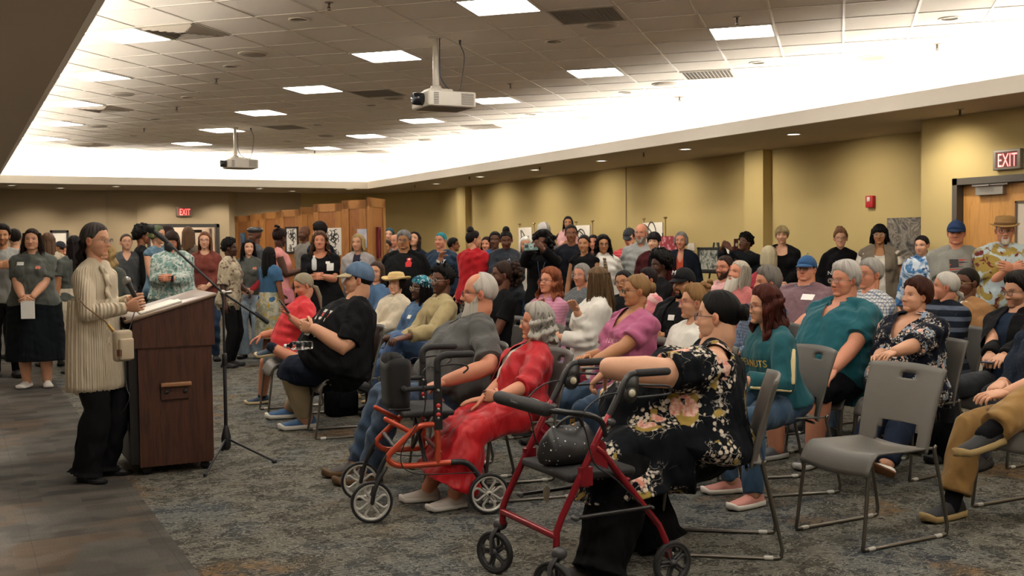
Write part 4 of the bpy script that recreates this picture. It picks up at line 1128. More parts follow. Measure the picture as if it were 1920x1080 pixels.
n.color(col); n.rough(.97); n.b.inputs['Specular IOR Level'].default_value = .1; n.bump(f5, .6, .004)
CARPET = n.m

def wallmat(c, name):
    n = NT(name); cc = srgb(c); n.color(n.mix(n.noise(1.5, 2), tuple(x*.96 for x in cc), tuple(min(1, x*1.03) for x in cc)))
    n.rough(.72); n.bump(n.noise(60, 4, rough=.7), .22, .004); n.b.inputs['Specular IOR Level'].default_value = .25; return n.m
W_YEL, W_BEI, W_SOF, W_WHT = wallmat('#bca873', 'yellow_paint'), wallmat('#a59478', 'beige_paint'), wallmat('#b3a592', 'taupe_paint'), wallmat('#efe9dd', 'white_paint')
n = NT('ceiling_tile'); f = n.noise(240, 2); n.color(n.mix(n.ramp(f, [(.35, 0.0), (.5, 1.0)]), '#dcd3c6', '#efe7da')); n.rough(.95); n.bump(f, .5, .003); CT = n.m
DARKM, METAL, CHROME = mat('#3a352f', .5), mat('#9a9791', .35, .9), mat('#c9c9c6', .18, 1.0)

X0, Y0 = -2.6, -3.2
g = G(); bbox(g, (X0-.2, Y0-.2, -.12), (XW+.2, YF+2.2, 0)); struct('floor', g, CARPET, smooth=False)
# walls
g = G(); bbox(g, (X0-.2, Y0-.2, 0), (X0, YF+.2, SZ+.9)); struct('wall_left', g, W_WHT, smooth=False)
g = G(); bbox(g, (X0, Y0-.2, 0), (XW+.2, Y0, SZ+.9)); struct('wall_back', g, W_BEI, smooth=False)
g = G(); bbox(g, (XW, 8.15, 0), (XW+.2, YF+.2, SZ+.9)); struct('wall_right', g, W_YEL, smooth=False)
# thin shadow joint of the movable wall and its pilasters
dy0, dy1, dH = 5.38, 7.72, 2.16                # double door in the wall on the right
g = G(); bbox(g, (XD, dy1, 0), (XW, 8.15, SZ)); bbox(g, (XD, Y0, 0), (XD+.2, dy0, SZ)); bbox(g, (XD, dy0, dH), (XD+.2, dy1, SZ)); bbox(g, (XD+.2, Y0, 0), (XD+.3, dy1, SZ))
struct('wall_door', g, W_YEL, smooth=False)
g = G(); bbox(g, (XW-.16, 11.62, 0), (XW, 12.02, SZ)); bbox(g, (XW-.14, 21.55, 0), (XW, 22.0, SZ)); struct('trim_1', g, W_YEL, smooth=False)
g = G(); bbox(g, (XW-.006, 15.30, 0), (XW, 15.32, SZ)); struct('trim_2', g, mat('#6d5a33'), smooth=False)
# far wall with two door openings; beige on the left, yellow on the right
def PY(x, Y): r = ray(x, 450); return (r*(Y/r[1]))[0]
fx = [PY(x, YF) for x in (272, 406, 719, 763)]; fd = HC+2.0*0
TOPD = 2.06
g = G(); bbox(g, (X0, YF, 0), (fx[0], YF+.2, SZ+.9)); bbox(g, (fx[1], YF, 0), (7.55, YF+.2, SZ+.9)); bbox(g, (fx[0], YF, TOPD), (fx[1], YF+.2, SZ+.9)); struct('wall_far', g, W_BEI, smooth=False)
bx0 = PY(200, YF); bx1 = PY(255, YF)
g = G(); loft(g, [A((bx0, YF, 0), (bx1, YF-.30, 0), (PY(425, YF), YF-.30, 0), (PY(445, YF), YF, 0))*1.0, A((bx0, YF, SZ), (bx1, YF-.30, SZ), (PY(425, YF), YF-.30, SZ), (PY(445, YF), YF, SZ))])
# pilaster sides only: keep the doorway free
g = G(); bbox(g, (bx1-.0, YF-.30, TOPD), (PY(425, YF), YF, SZ)); bbox(g, (bx1, YF-.30, 0), (fx[0], YF, TOPD)); bbox(g, (fx[1], YF-.30, 0), (PY(425, YF), YF, TOPD))
prism(g, [(bx1, YF-.30, 0), (bx1, YF, 0), (bx0, YF, 0)], (0, 0, SZ)); prism(g, [(PY(425, YF), YF, 0), (PY(425, YF), YF-.30, 0), (PY(445, YF), YF, 0)], (0, 0, SZ)); struct('wall_far_pier', g, W_BEI, smooth=False)
g = G(); bbox(g, (7.55, YF-.02, 0), (fx[2], YF+.2, SZ+.9)); bbox(g, (fx[3], YF-.02, 0), (XW+.2, YF+.2, SZ+.9)); bbox(g, (fx[2], YF-.02, 2.62), (fx[3], YF+.2, SZ+.9))
prism(g, [(9.2, YF, 0), (XW, 23.3, 0), (XW, YF, 0)], (0, 0, SZ)); struct('wall_far_yellow', g, W_YEL, smooth=False)
# rooms behind the far openings
g = G(); bbox(g, (fx[0]-.4, YF+1.9, 0), (XW+.2, YF+2.0, 3.2)); bbox(g, (fx[0]-.5, YF+.2, 0), (fx[0]-.4, YF+2, 3.2)); bbox(g, (XW, YF+.2, 0), (XW+.1, YF+2, 3.2)); bbox(g, (fx[0]-.5, YF+.2, 3.2), (XW+.2, YF+2, 3.3)); bbox(g, (7.0, YF+.2, 0), (7.1, YF+2, 3.2))
struct('wall_corridor', g, mat('#e2d2be'), smooth=False)
# baseboards
g = G(); bbox(g, (XW-.012, 8.15, 0), (XW, 21.5, .10)); struct('baseboard_right', g, DARKM, smooth=False)
g = G(); bbox(g, (X0, YF-.012, 0), (bx0, YF, .10)); struct('baseboard_far', g, DARKM, smooth=False)
g = G(); bbox(g, (XD-.012, dy1+.06, 0), (XD, 8.15, .10)); struct('baseboard_door', g, DARKM, smooth=False)

# soffits: dropped border around the tile ceiling, with an upstand hiding the cove lights
LIP = .155
def soffit(name, lo, hi, m=W_SOF): g = G(); bbox(g, lo, hi); return struct(name, g, m, smooth=False)
soffit('ceiling_soffit_right', (XS, Y0, SZ), (XW+.2, YF+.2, SZ+.03)); soffit('ceiling_soffit_left', (X0, Y0, SZ), (XL0, YF+.2, SZ+.03))
soffit('ceiling_soffit_far', (XL0, YSF, SZ), (XS, YF+.2, SZ+.03)); soffit('ceiling_soffit_back', (XL0, Y0, SZ), (XS, Y0+.8, SZ+.03))
g = G(); t_ = .03
bbox(g, (XS-.012, Y0+.8, SZ-.001), (XS+t_, YSF-.012, SZ+LIP)); bbox(g, (XL0-t_, Y0+.8, SZ-.001), (XL0+.012, YSF-.012, SZ+LIP)); bbox(g, (XL0-t_, YSF-.012, SZ-.001), (XS+t_, YSF+t_, SZ+LIP)); bbox(g, (XL0, Y0+.8-t_, SZ), (XS, Y0+.8, SZ+LIP))
struct('trim_3', g, W_WHT, smooth=False)
# cove back walls
CV = .62
g = G(); bbox(g, (XS+CV, Y0, SZ+.03), (XS+CV+.1, YF, CZ)); bbox(g, (XL0-CV-.1, Y0, SZ+.03), (XL0-CV, YF, CZ)); bbox(g, (XL0-CV, YSF+CV, SZ+.03), (XS+CV, YSF+CV+.1, CZ)); bbox(g, (XL0-CV, Y0+.1, SZ+.03), (XS+CV, Y0+.2, CZ))
struct('wall_cove', g, W_WHT, smooth=False)
# tiles and the metal grid that carries them
g = G(); bbox(g, (XL0-CV, Y0+.1, CZ), (XS+CV, YSF+CV, CZ+.08)); struct('ceiling', g, CT, smooth=False)
lo_, hi_ = (XL0-CV, Y0+.2), (XS+CV, YSF+CV)
g = G()
def clipseg(p, d):
    t0, t1 = -99, 99
    for k in (0, 1):
        a, b = (lo_[k]-p[k])/d[k], (hi_[k]-p[k])/d[k]; t0, t1 = max(t0, min(a, b)), min(t1, max(a, b))
    return (p+d*t0, p+d*t1) if t1 > t0 else None
for i in range(-60, 60):
    for o_, d in ((cell(i, 0), EB), (cell(0, i), EA)):
        sg_ = clipseg(o_, d)
        if sg_ is None: continue
        a, b = sg_; sd = np.cross(d, A(0, 0, 1)); L_ = np.linalg.norm(b-a)
        M = np.stack([unit(b-a), sd, A(0, 0, 1)]); box(g, (a+b)/2+A(0, 0, CZ-.003-.001*(d is EA)), (L_, .022, .006), 0, M)
struct('ceiling_grid', g, mat('#d9d2c6', .45), smooth=False)

# 2x2 ft light panels on their diagonal pattern
panel_m = emit(LIGHT_COL, PANEL_E, 'light_panel'); k = 0
for i in range(-8, 12):
    for j in range(-8, 12):
        ab = (1+3*i-3*j, 1+3*i+3*j); c_ = tile_mid(ab)
        if not (XL0-.3 < c_[0] < XS+.5 and Y0+1.3 < c_[1] < YSF+.4): continue
        r_ = empty('ceiling_light', (c_[0], c_[1], CZ), math.pi/4); H_ = TILE/2
        g = G(); box(g, (0, 0, -.004), (TILE-.05, TILE-.05, .008)); obj('diffuser', g, panel_m, r_, smooth=False)
        g = G()
        for sx_, sy_, wx, wy in ((0, 1, TILE-.02, .02), (0, -1, TILE-.02, .02), (1, 0, .02, TILE-.02), (-1, 0, .02, TILE-.02)): box(g, (sx_*(H_-.018), sy_*(H_-.018), -.006), (wx, wy, .014))
        obj('frame', g, mat('#d9d2c6', .45), r_, smooth=False)
        tag(r_, 'square white light panel set flush in the tiled ceiling', 'ceiling light', 'light panels across the tiled ceiling'); k += 1
# cove tubes lying in the soffit trough
cove_m = emit(LIGHT_COL, COVE_E, 'cove_tube')
def cove(a, b):
    a, b = A(*a), A(*b); d = b-a; L_ = np.linalg.norm(d); nseg = max(1, int(L_/1.5)); 
    for q_ in range(nseg):
        g = G(); p0, p1 = a+d*(q_+.04)/nseg, a+d*(q_+.96)/nseg; r_ = empty('cove_lamp', (p0+p1)/2)
        tube(g, [(p0-p1)/2, (p1-p0)/2], [.02, .02], 8, round_ends=False); obj('lamp_tube', g, cove_m, r_)
        g = G(); M = np.stack([unit(d), unit(np.cross(A(0, 0, 1), d)), A(0, 0, 1)]); box(g, (0, 0, -.038), (np.linalg.norm(p1-p0), .06, .03), 0, M); obj('housing', g, mat('#dddddd'), r_, smooth=False)
        tag(r_, 'tubular cove lamp lying hidden in the trough behind the ceiling upstand', 'cove light', 'cove lamps behind the upstand')
cz_ = SZ+.09
cove((XS+.22, Y0+1, cz_), (XS+.22, YSF+.2, cz_)); cove((XL0-.22, Y0+1, cz_), (XL0-.22, YSF+.2, cz_)); cove((XL0, YSF+.22, cz_), (XS, YSF+.22, cz_))

# small ceiling fittings
def disc(g, c_, r, z, n=20, m=0, up=1): tube(g, [A(c_[0], c_[1], z), A(c_[0], c_[1], z+up*.004)], [r, r], n, m, round_ends=False)
def downlight(p, z, lit, label, grp):
    r_ = empty('downlight', (p[0], p[1], z)); g = G(); th = np.linspace(0, 2*math.pi, 25)
    tube(g, [(math.cos(t)*.085, math.sin(t)*.085, -.004) for t in th], [.012]*25, 8, flat=.6); obj('trim_ring', g, mat('#d8d0c2', .3), r_)
    g = G(); loft(g, [np.array([(math.cos(t)*rr, math.sin(t)*rr, zz) for t in th[:-1]]) for rr, zz in ((.083, -.002), (.075, -.0015), (.05, -.001), (.03, -.0008))]); obj('reflector', g, mat('#8a857c', .22, .9) if not lit else emit((1, .95, .85), 6.0, 'spot_face'), r_)
    tag(r_, label, 'downlight', grp); return r_
for px, py in ((561, 36), (435, 124), (353, 182), (292, 223), (1040, 77), (697, 197), (595, 234), (1173, 173), (996, 214), (1420, 117), (1780, 34), (1273, 181), (540, 265), (855, 248), (683, 268), (250, 254), (406, 303)):
    c_ = P(px, py, CZ); downlight(c_, CZ, False, 'small round recessed downlight in a ceiling tile, unlit', 'unlit downlights in the tiled ceiling')
soff_l = [(1488, 251), (1285, 279), (1128, 301), (1003, 318), (900, 331), (818, 344), (1680, 224)]
for px, py in soff_l[:6]:
    c_ = P(px, py, SZ); downlight(c_, SZ, True, 'small lit wall-wash downlight in the taupe soffit before the yellow wall', 'lit downlights along the right soffit')
for px, py in ((22, 347), (113, 352), (218, 349), (487, 353), (548, 358), (655, 354)):
    c_ = P(px, py, SZ); downlight(c_, SZ, True, 'small lit downlight in the far soffit', 'lit downlights along the far soffit')
# unseen downlights added in the left-hand bay to bounce light onto the soffit
for x_, y_ in ((-1.2, -1.2), (-1.2, 1.2), (-1.2, 3.6), (-1.2, 6.2), (-1.2, 9.0), (-1.2, 12.0), (-1.2, 15.5), (-1.2, 19.0)):
    downlight((x_, y_), SZ, True, 'added unseen downlight in the left-hand bay, brightening the left soffit', 'added fill downlights of the left-hand bay')
    ld = bpy.data.lights.new('bay_fill_light', 'SPOT'); ld.energy = SPOT_W*15; ld.color = (1, .9, .78); ld.spot_size = rad(72); ld.spot_blend = .8; ld.shadow_soft_size = .08
    lo = bpy.data.objects.new('bay_fill_lamp', ld); COL.objects.link(lo); lo.location = (x_, y_, SZ-.03)
# real light from those wall-wash lamps
sy = np.arange(5.6, 22.5, 2.05)
for y_ in sy:
    ld = bpy.data.lights.new('wall_wash', 'SPOT'); ld.energy = SPOT_W; ld.color = (1, .9, .74); ld.spot_size = rad(120); ld.spot_blend = 1.0; ld.shadow_soft_size = .06
    lo = bpy.data.objects.new('wall_wash_lamp', ld); COL.objects.link(lo); lo.location = ((9.25 if y_ > 8.4 else 8.75), y_, SZ-.03)
    dv = Vector((.9 if y_ > 8.4 else .6, 0, -1.15)); lo.rotation_euler = dv.to_track_quat('-Z', 'Y').to_euler()
for x_ in (1.6, 2.9, 4.2, 5.5, 6.8):
    ld = bpy.data.lights.new('far_wash', 'SPOT'); ld.energy = SPOT_W*1.2; ld.color = (1, .88, .72); ld.spot_size = rad(100); ld.spot_blend = .6; ld.shadow_soft_size = .06
    lo = bpy.data.objects.new('far_wash_lamp', ld); COL.objects.link(lo); lo.location = (x_, YSF+1.2, SZ-.03); dv = Vector((0, .6, -1.2)); lo.rotation_euler = dv.to_track_quat('-Z', 'Y').to_euler()
for px, py in ((475, 100), (229, 176), (739, 183), (1128, 47), (1245, 157), (1634, 107), (1087, 220), (183, 236), (612, 254), (800, 262)):
    c_ = P(px, py, CZ); r_ = empty('ceiling_speaker', (c_[0], c_[1], CZ)); g = G(); th = np.linspace(0, 2*math.pi, 28, endpoint=False)
    loft(g, [np.array([(math.cos(t)*rr, math.sin(t)*rr, zz) for t in th]) for rr, zz in ((.155, 0), (.155, -.008), (.145, -.014), (.13, -.014))]); obj('frame', g, mat('#b9b0a2', .5), r_)
    g = G(); loft(g, [np.array([(math.cos(t)*rr, math.sin(t)*rr, zz) for t in th]) for rr, zz in ((.13, -.010), (.13, -.015), (.06, -.018))]); obj('grille', g, mat('#90877a', .7, bump=.6), r_)
    tag(r_, 'round white ceiling loudspeaker with a perforated grille', 'ceiling speaker', 'round loudspeakers in the tiled ceiling')
def sprinkler(p, z, lab, grp):
    r_ = empty('sprinkler', (p[0], p[1], z)); g = G(); tube(g, [(0, 0, 0), (0, 0, -.05)], [.011, .011], 8, round_ends=False); tube(g, [(0, 0, -.062), (0, 0, -.066)], [.018, .018], 10, round_ends=False); tube(g, [(.012, 0, -.04), (.014, 0, -.055), (.006, 0, -.064)], [.003]*3, 6); tube(g, [(-.012, 0, -.04), (-.014, 0, -.055), (-.006, 0, -.064)], [.003]*3, 6)
    obj('nozzle', g, mat('#5a5146', .4, .7), r_); g = G(); tube(g, [(0, 0, -.001), (0, 0, -.006)], [.038, .034], 16, round_ends=False); obj('escutcheon', g, mat('#8d8577', .4, .3), r_); tag(r_, lab, 'sprinkler', grp)
for px, py in ((405, 147), (331, 200), (1382, 32), (957, 157), (1757, 82), (617, 4), (1274, 181), (270, 240), (590, 282)): sprinkler(P(px, py, CZ), CZ, 'small pendent fire sprinkler head in the tiled ceiling', 'sprinklers in the tiled ceiling')
for px, py in ((1800, 205), (1207, 286), (1012, 313), (880, 331), (778, 347)): sprinkler(P(px, py, SZ), SZ, 'small pendent fire sprinkler under the right soffit', 'sprinklers under the right soffit')
def vent(px, py, kind, label):
    ab = tile_at(px, py); c_ = tile_mid(ab); r_ = empty('ceiling_vent', (c_[0], c_[1], CZ), math.pi/4); H_ = TILE/2-.02
    g = G(); box(g, (0, 0, -.002), (2*H_, 2*H_, .004)); obj('backing', g, mat('#4a463f' if kind != 'grille' else '#6a6459', .8), r_, smooth=False)
    g = G()
    if kind == 'four':
        for i in range(5):
            h = H_*(1-.19*i)
            for sx_, sy_ in ((0, 1), (0, -1), (1, 0), (-1, 0)):
                M = rot_m((1, 0, 0) if sx_ == 0 else (0, 1, 0), .6*(sy_ if sx_ == 0 else -sx_)); box(g, (sx_*h*.93, sy_*h*.93, -.014), (2*h*.9 if sx_ == 0 else .045, 2*h*.9 if sx_ else .045, .003), 0, M)
    elif kind == 'slots':
        for i in range(12): box(g, (0, -H_+.045+i*(2*H_-.09)/11, -.012), (2*H_-.04, .022, .004), 0, rot_m((1, 0, 0), .7))
    else:
        for i in range(24): box(g, (-H_+.02+i*(2*H_-.04)/23, 0, -.008), (.006, 2*H_, .006)); box(g, (0, -H_+.02+i*(2*H_-.04)/23, -.008), (2*H_, .006, .006))
    obj('louvre', g, mat('#b4aa9b' if kind != 'grille' else '#776f62', .5), r_, smooth=False)
    g = G()
    for sx_, sy_ in ((0, 1), (0, -1), (1, 0), (-1, 0)): box(g, (sx_*H_, sy_*H_, -.007), (2*H_+.02 if sx_ == 0 else .02, 2*H_+.02 if sx_ else .02, .012))
    obj('frame', g, mat('#a89f90', .5), r_, smooth=False); tag(r_, label, 'ceiling vent')
vent(345, 57, 'four', 'nearest four-way louvred air diffuser, beside the largest light panel at upper left'); vent(205, 207, 'four', 'four-way louvred air diffuser below the third light panel at the left side')
vent(152, 270, 'four', 'far four-way louvred air diffuser beside the fifth light panel at the left side')
vent(1098, 18, 'grille', 'large dark square return grille at the top of the picture'); vent(703, 171, 'grille', 'dark square return grille left of the near projector'); vent(534, 237, 'grille', 'faint dark square return grille farther down the ceiling middle')
vent(1330, 137, 'slots', 'slotted air diffuser with bright blades near the right cove'); vent(905, 238, 'slots', 'slotted air diffuser past the near projector'); vent(703, 286, 'slots', 'small far slotted air diffuser near the far right corner of the tray')

# double door and its hardware in the right-hand door wall
WOOD = NT('maple'); mpv = WOOD.co(scale=(6, 6, .7)); fw_ = WOOD.noise(4, 4, mpv, .6, .8)
WOOD.color(WOOD.ramp(fw_, [(.3, '#a8773c'), (.55, '#c08c4c'), (.75, '#b58042')])); WOOD.rough(.42); WOOD = WOOD.m
dr = empty('door_1', (XD, (dy0+dy1)/2, 0)); dr['kind'] = 'structure'; hw_ = (dy1-dy0)/2
g = G(); bbox(g, (-.03, hw_-.06, 0), (.14, hw_+.0, dH)); bbox(g, (-.03, -hw_, 0), (.14, -hw_+.06, dH)); bbox(g, (-.03, -hw_, dH-.07), (.14, hw_, dH)); obj('door_frame', g, mat('#4c463e', .5), dr, smooth=False)
for sd in (1, -1):
    lf = G(); bbox(lf, (.07, min(sd*.004, sd*(hw_-.065)), .01), (.115, max(sd*.004, sd*(hw_-.065)), dH-.075)); L_ = obj('door_leaf', lf, WOOD, dr, smooth=False)
    g = G(); ys = sd*(hw_-.42); bbox(g, (.01, ys-.16, dH-.185), (.068, ys+.16, dH-.10)); box(g, (.0, ys-.02, dH-.085), (.02, .42, .018)); box(g, (-.02, ys+.05, dH-.09), (.03, .16, .012)); obj('door_closer', g, mat('#8f8b85', .4, .6), L_, smooth=False)
    g = G(); tube(g, [(.045, sd*.10, 1.08), (.045, sd*.10, dH-.14)], [.011, .011], 10); tube(g, [(.045, sd*.10, .2), (.045, sd*.10, .95)], [.011, .011], 10); obj('latch_rod', g, METAL, L_)
    g = G(); box(g, (.045, sd*.10, dH-.115), (.05, .045, .07)); obj('top_latch', g, METAL, L_, smooth=False)
    g = G(); box(g, (.035, sd*(hw_*.5), 1.03), (.055, hw_*1.6, .075)); box(g, (.035, sd*.12, 1.03), (.07, .10, .11)); obj('push_bar', g, mat('#8b857b', .35, .7), L_, smooth=False)
gl = G(); bbox(gl, (.062, .28, 1.18), (.07, .46, 1.88)); gf = G()
for y_, z_, sy_, sz_ in ((.27, 1.53, .02, .74), (.47, 1.53, .02, .74), (.37, 1.17, .22, .02), (.37, 1.89, .22, .02)): box(gf, (.06, y_, z_), (.02, sy_, sz_))
obj('vision_glass', gl, mat('#c8beb0', .1), dr, smooth=False); obj('vision_frame', gf, mat('#5a4a36', .5), dr, smooth=False)

def exit_sign(p, face, label, scale=1.0):
    """face: unit vector the sign looks along"""
    f = A(*face); r_ = empty('exit_sign', p); s_ = np.cross(f, A(0, 0, 1)); M = np.stack([-s_, f, A(0, 0, 1)])
    g = G(); rbox(g, (0, 0, 0), A(.31, .055, .20)*scale, .006, 0, np.stack([M[0], M[1], M[2]])); obj('housing', g, mat('#8b857b', .45, .5), r_)
    v2, t2 = text_g('EXIT', 1.0); v2 = v2-v2.mean(0); v2[:, 0] *= .215/(np.ptp(v2[:, 0])); v2[:, 1] *= .13/np.ptp(v2[:, 1]); v2 *= scale
    g = G(); solid_flat(g, v2, t2, np.stack([M[0], M[2], f]), f*.0285*scale, .002); obj('lettering', g, emit((1.0, .06, .06), 3.0, 'exit_red'), r_, smooth=False)
    # the letters' soft red glow, put into the colour of their backing
    g = G(); box(g, f*.0278*scale, (.245*scale, .002, .155*scale), 0, M); obj('sign_face', g, mat('#6a3a34' if scale == 1 else '#b03a34', .5), r_, smooth=False)
    tag(r_, label, 'exit sign'); return r_
pe = PX(1889, XD-.03); r0 = ray(1890, 299); zz = HC+r0[2]*((XD-.03)/r0[0]); exit_sign((XD-.03, (ray(1890, 299)*((XD-.03)/r0[0]))[1], zz), (-1, 0, 0), 'lit red EXIT sign on the yellow wall above the wooden double door')
r0 = ray(345, 397); kk = (YF-.33)/r0[1]; exit_sign((r0[0]*kk, YF-.335, HC+r0[2]*kk), (0, -1, 0), 'small lit red EXIT sign on the far beige wall above the open doorway', 1.08)
# fire alarm
r0 = ray(1632, 378); kk = (XW-.03)/r0[0]; fa = empty('fire_alarm', (XW-.03, r0[1]*kk, HC+r0[2]*kk)); g = G(); rbox(g, (0, 0, 0), (.06, .12, .15), .01, 0); obj('housing', g, mat('#b01f24', .4), fa); g = G(); box(g, (-.033, 0, .03), (.012, .05, .055)); obj('strobe_lens', g, mat('#e5ded2', .2), fa); tag(fa, 'small red fire alarm with strobe on the yellow wall', 'fire alarm')

# far double door opening with dark frame, panels of the room behind
g = G(); w0, w1 = fx[0], fx[1]; bbox(g, (w0, YF-.34, 0), (w0+.07, YF-.26, TOPD)); bbox(g, (w1-.07, YF-.34, 0), (w1, YF-.26, TOPD)); bbox(g, (w0, YF-.34, TOPD-.08), (w1, YF-.26, TOPD))
d2 = empty('door_2', ((w0+w1)/2, YF, 0)); d2['kind'] = 'structure'
for v in g.v: v -= A((w0+w1)/2, YF, 0)
obj('door_frame', g, mat('#2c2a28', .5), d2, smooth=False)
hw2 = (w1-w0)/2
for sd in (-1, 1):
    g = G(); bbox(g, (sd*(hw2-.13)-.025, -.02, .02), (sd*(hw2-.13)+.025, .75, TOPD-.1)); L_ = obj('door_leaf', g, mat('#cdb8a2', .5), d2, smooth=False)
    g = G(); bbox(g, (sd*(hw2-.45)-.12, .02, TOPD-.2), (sd*(hw2-.45)+.12, .05, TOPD-.13)); obj('door_closer', g, mat('#55504a', .5), L_, smooth=False)
# tall glazed opening at the right of the partitions
w0, w1 = fx[2], fx[3]; wn = empty('window_1', ((w0+w1)/2, YF, 0)); wn['kind'] = 'structure'; h2 = (w1-w0)/2
g = G()
for lo, hi in (((-h2, -.06, 0), (-h2+.05, .08, 2.6)), ((h2-.06, -.06, 0), (h2, .08, 2.6)), ((-h2, -.06, 2.55), (h2, .08, 2.62)), ((-h2, -.06, 2.08), (h2, .08, 2.15))): bbox(g, lo, hi)
obj('window_frame', g, mat('#2b2825', .5), wn, smooth=False)
g = G(); bbox(g, (-h2, .03, 0), (h2, .035, 2.6)); obj('pane', g, glass((.95, .96, .95)), wn, smooth=False)
g = G()
for i in range(6):
    a = -h2+.1+i*(2*h2-.2)/5; tube(g, [(a-.07, .6, 2.28+.05*(i % 2)), (a, .6, 2.36-.05*(i % 2)), (a+.07, .6, 2.28+.05*(i % 2))], [.006]*3, 6)
obj('mural_line', g, mat('#8f8578'), wn)
# light of the rooms behind (their own ceiling panels)
for x_, e_ in (((fx[0]+fx[1])/2, 2.2), ((fx[2]+fx[3])/2-.2, 3.0)):
    r_ = empty('ceiling_light', (x_, YF+1.1, 3.19)); g = G(); box(g, (0, 0, -.01), (1.1, .55, .02)); obj('diffuser', g, emit((1, .9, .78), 22.0, 'corridor_panel'), r_, smooth=False); g = G(); box(g, (0, 0, -.004), (1.16, .61, .012)); obj('frame', g, mat('#d9d2c6'), r_, smooth=False)
    tag(r_, 'ceiling light of the corridor beyond the far wall', 'ceiling light', 'corridor ceiling lights')

# projectors hanging from the ceiling
def projector(px, py, depth, label, drop):
    c_ = D(px, py, depth); r_ = empty('projector', (c_[0], c_[1], CZ), 0); zc = c_[2]-CZ
    fx_ = A(-1, 0, 0)
    R3 = rotz_m(rad(-4))
    g = G(); rbox(g, A(0, 0, zc), (.50, .42, .145), .02, 0); obj('body', g, mat('#d9d3c8', .45), r_)
    g = G(); box(g, (0, 0, zc-.074), (.44, .37, .006)); obj('base_panel', g, mat('#7d756a', .6), r_, smooth=False)
    g = G(); tube(g, [A(-.24, -.06, zc+.0), A(-.31, -.06, zc+.0), A(-.345, -.06, zc+.0)], [.062, .060, .056], 20, round_ends=False); obj('lens_barrel', g, mat('#1b1c20', .25), r_)
    g = G(); tube(g, [A(-.345, -.06, zc), A(-.350, -.06, zc)], [.044, .040], 18, round_ends=False); obj('lens', g, mat('#5c6470', .05, .2), r_)
    g = G()
    for i in range(7): box(g, A(-.17+.0*i, -.2115, zc-.05+.016*i), (.05, .004, .008))
    obj('air_grille', g, mat('#6c665d', .6), r_, smooth=False); g = G()
    for i in range(9): box(g, A(.155, -.2115, zc-.05+.0125*i), (.13, .004, .006))
    obj('air_grille', g, mat('#6c665d', .6), r_, smooth=False)
    g = G(); tube(g, [A(-.08, 0, zc+.1), A(-.08, 0, zc+.22), A(-.08, 0, 0)], [.034, .030, .026], 14, round_ends=False); obj('mount_pole', g, mat('#dcd6ca', .45), r_)
    g = G(); rbox(g, A(-.06, 0, zc+.09), (.24, .18, .035), .01); tube(g, [A(-.08, 0, zc+.10), A(-.08, 0, zc+.14)], [.06, .05], 14, round_ends=False); obj('mount_plate', g, mat('#cfc9be', .5), r_)
    g = G(); disc(g, (-.08, 0), .07, -.006); obj('ceiling_plate', g, mat('#cfc9be', .5), r_)
    g = G(); tube(g, bez([A(.19, .02, -.0), A(.20, .02, -.06), A(.235, .02, -.17), A(.19, .03, zc+.14), A(.13, .02, zc+.09), A(.17, .02, zc+.08)], 24), [.005]*25 if False else .005, 8); tube(g, [A(.19, .02, 0), A(.19, .02, -.035)], [.014, .010], 8); obj('power_cord', g, mat('#17171a', .5), r_)
    g = G(); tube(g, bez([A(-.045, -.02, -.0), A(-.05, -.03, zc*.5), A(-.02, -.03, zc+.18), A(.08, -.02, zc+.10), A(.2, .0, zc+.085)], 24), .006, 8); obj('signal_cord', g, mat('#27324a', .5), r_)
    tag(r_, label, 'projector')
projector(832, 190, 10.2, 'nearer white ceiling projector with black lens, hanging below the tiles', .8)
projector(451, 308, 17.6, 'farther small white ceiling projector above the crowd at left', .8)

# ---------------------------------------------------------------- furniture and things
GREYP = mat('#5a5751', .5, name='grey_plastic', bump=.15); LEGM = mat('#6f6a62', .32, .85); BLK = mat('#17171a', .5); BLKR = mat('#1c1c1e', .75, bump=.3)
def sheet(g, fn, us, vs, thick, keep=lambda u, v: True, m=0):
    """thin moulded shell: fn(u, v) -> point, thickened along its normal, cells dropped where keep is False"""
    us, vs = np.asarray(us), np.asarray(vs); nu, nv = len(us), len(vs)
    Pm = np.array([[fn(u, v) for v in vs] for u in us]); du = np.gradient(Pm, axis=0); dv = np.gradient(Pm, axis=1)
    N = np.cross(du, dv); N /= np.linalg.norm(N, axis=2, keepdims=True)+1e-12
    a = (Pm+N*thick/2).reshape(-1, 3); b = (Pm-N*thick/2).reshape(-1, 3); K = nu*nv; q = []; cells = set()
    for i in range(nu-1):
        for j in range(nv-1):
            if keep((us[i]+us[i+1])/2, (vs[j]+vs[j+1])/2): cells.add((i, j))
    for i, j in cells:
        c = [i*nv+j, (i+1)*nv+j, (i+1)*nv+j+1, i*nv+j+1]; q += [c, [x+K for x in c[::-1]]]
        for di, dj, e in ((0, -1, (0, 1)), (1, 0, (1, 2)), (0, 1, (2, 3)), (-1, 0, (3, 0))):
            if (i+di, j+dj) not in cells: p_, r_ = c[e[0]], c[e[1]]; q.append([r_, p_, p_+K, r_+K])
    g.add(np.vstack([a, b]), q=q, m=m); return g
